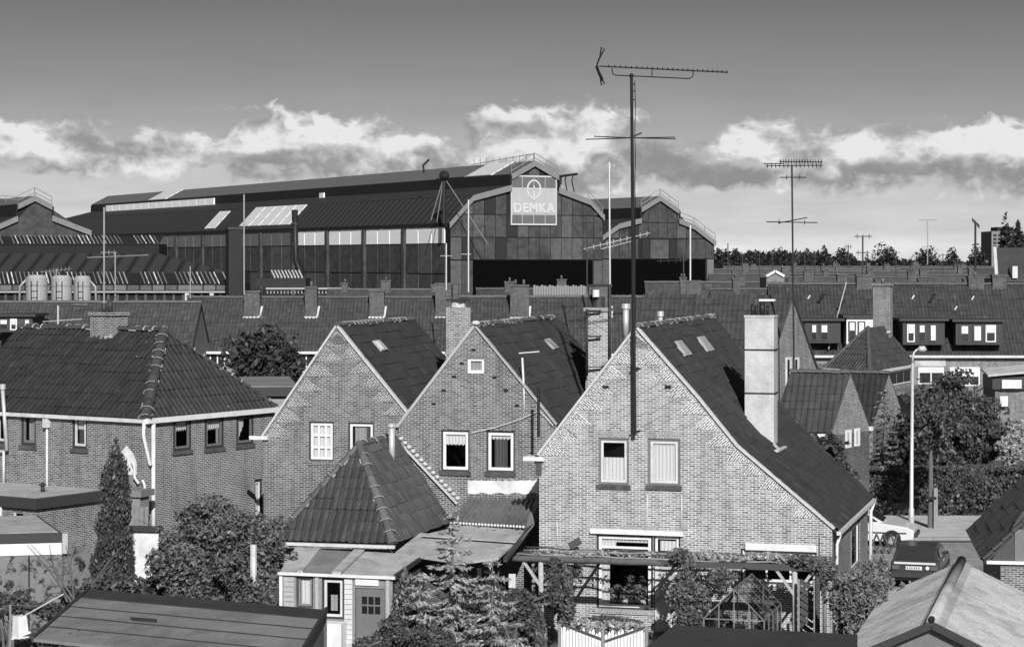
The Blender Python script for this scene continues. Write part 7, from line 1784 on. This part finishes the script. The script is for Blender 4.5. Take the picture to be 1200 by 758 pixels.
    MB().prism([C(.30, -w2*.45, 1.05), C(.30, w2*.10, 1.05), C(.32, w2*.08, 1.12), C(.32, -w2*.44, 1.12)], fw*.02).build('parcel_shelf_paper', WHITE_D, t)
    MB().bar(C(.18, -w2*.55, .985), C(.26, w2*.2, 1.06), .02, .02).build('wiper', BLACK, t)
    MB().tube([C(-.02, -.15, .27), C(-.16, -.15, .27)], .035, 8).build('exhaust_pipe', METAL, t)
    return t
p = P(1072, 691, 74.2); car((p.x, p.y, 0.0), 16.5, CARP, 'dark hatchback parked with its rear to the viewer behind the corrugated shed')
p = P(1000, 640, 84); car((p.x-1.2, 86.6, 0.0), 105, CARW, 'white car half hidden behind the light brick house, its bonnet towards the lamp post', L_=4.0)
# bits and pieces in the lower left corner
t = thing('clothes_line', P(20, 735, 56), 'thin white line and tilted pole frame in the lower left corner', 'clothes line')
MB().tube([P(-5, 716, 56), P(12, 708, 56), P(12, 757, 56)], .03, 5).build('pole', METAL, t); MB().tube([P(12, 709, 56), P(44, 711, 58)], .02, 5).build('rail', METAL, t); MB().tube([P(29, 721, 56), P(74, 696, 58)], .022, 5).build('rail', WHITE, t); MB().tube([P(-4, 722, 56), P(22, 736, 56)], .02, 4).build('strut', DARKP, t)
t = thing('white_bucket', P(24, 745, 55.6), 'white tub hanging on the frame in the lower left corner', 'bucket')
a, b = P(23, 721, 55.6), P(24, 747, 55.6); MB().tube([b, a], [.22, .17], 4).build('tub', WHITE, t); MB().bar(P(14, 748, 55.5), P(36, 740, 55.5), .1, .05).build('rim', WHITE, t)
t = thing('white_post', P(313, 640, 62.6), 'pale peeling post standing in the leafy bush beside the annexe', 'post'); a, b = P(297, 700, 62.3), P(297, 638, 62.3); MB().tube([b, a], .09, 7).build('shaft', WHITE_D, t)
# ================================================================== SMALL LITTER ON THE FLAT ROOFS
def litter(name, label, pts, n, z_of, mat, size=.05):
    t = []; 
    for k in range(n):
        u, v = RNG.random(), RNG.random(); a, b, c, d = [Vector(p) for p in pts]; p = a.lerp(b, u).lerp(d.lerp(c, u), v); t.append((p.x, p.y, p.z+.015))
    o = leaf_mesh(name, t, size, mat, None, kind='stuff', up=3); return o
litter('leaf_litter', '', [P(130, 700, 55.5), P(370, 718, 53.4), P(350, 750, 50), P(70, 750, 50)], 160, None, LEAF_D, .06)
litter('leaf_litter', '', [P(350, 668, 62.6), P(455, 674, 61.6), P(495, 652, 64.2), P(350, 643, 64.8)], 130, None, LEAF_D, .055)
litter('leaf_litter', '', [P(545, 652, 63.5), P(590, 650, 63.5), P(620, 618, 66.5), P(550, 618, 66.8)], 140, None, LEAF_D, .055)

def patches(parent_name, quad, n, mat, seed, r0=.15, r1=.5, name='felt_patch'):
    par = next(o for o in bpy.data.objects if o.name.split('.')[0] == parent_name[0] and o.get('label', '').startswith(parent_name[1]))
    rnd = random.Random(seed); a, b, c, d = [Vector(p) for p in quad]; nn = (b-a).cross(d-a).normalized()
    if nn.z < 0: nn = -nn
    for k in range(n):
        u, v = rnd.uniform(.08, .92), rnd.uniform(.1, .9); p = a.lerp(b, u).lerp(d.lerp(c, u), v); r = rnd.uniform(r0, r1); m = 9; ph = rnd.random()*6
        ux = (b-a).normalized(); uy = nn.cross(ux)
        pts = [p+nn*.03+ux*(math.cos(2*math.pi*j/m)*r*rnd.uniform(.6, 1.3)*1.6)+uy*(math.sin(2*math.pi*j/m)*r*rnd.uniform(.6, 1.2)*.7) for j in range(m)]
        MB().prism(pts, nn*.012).build(name, mat, par)
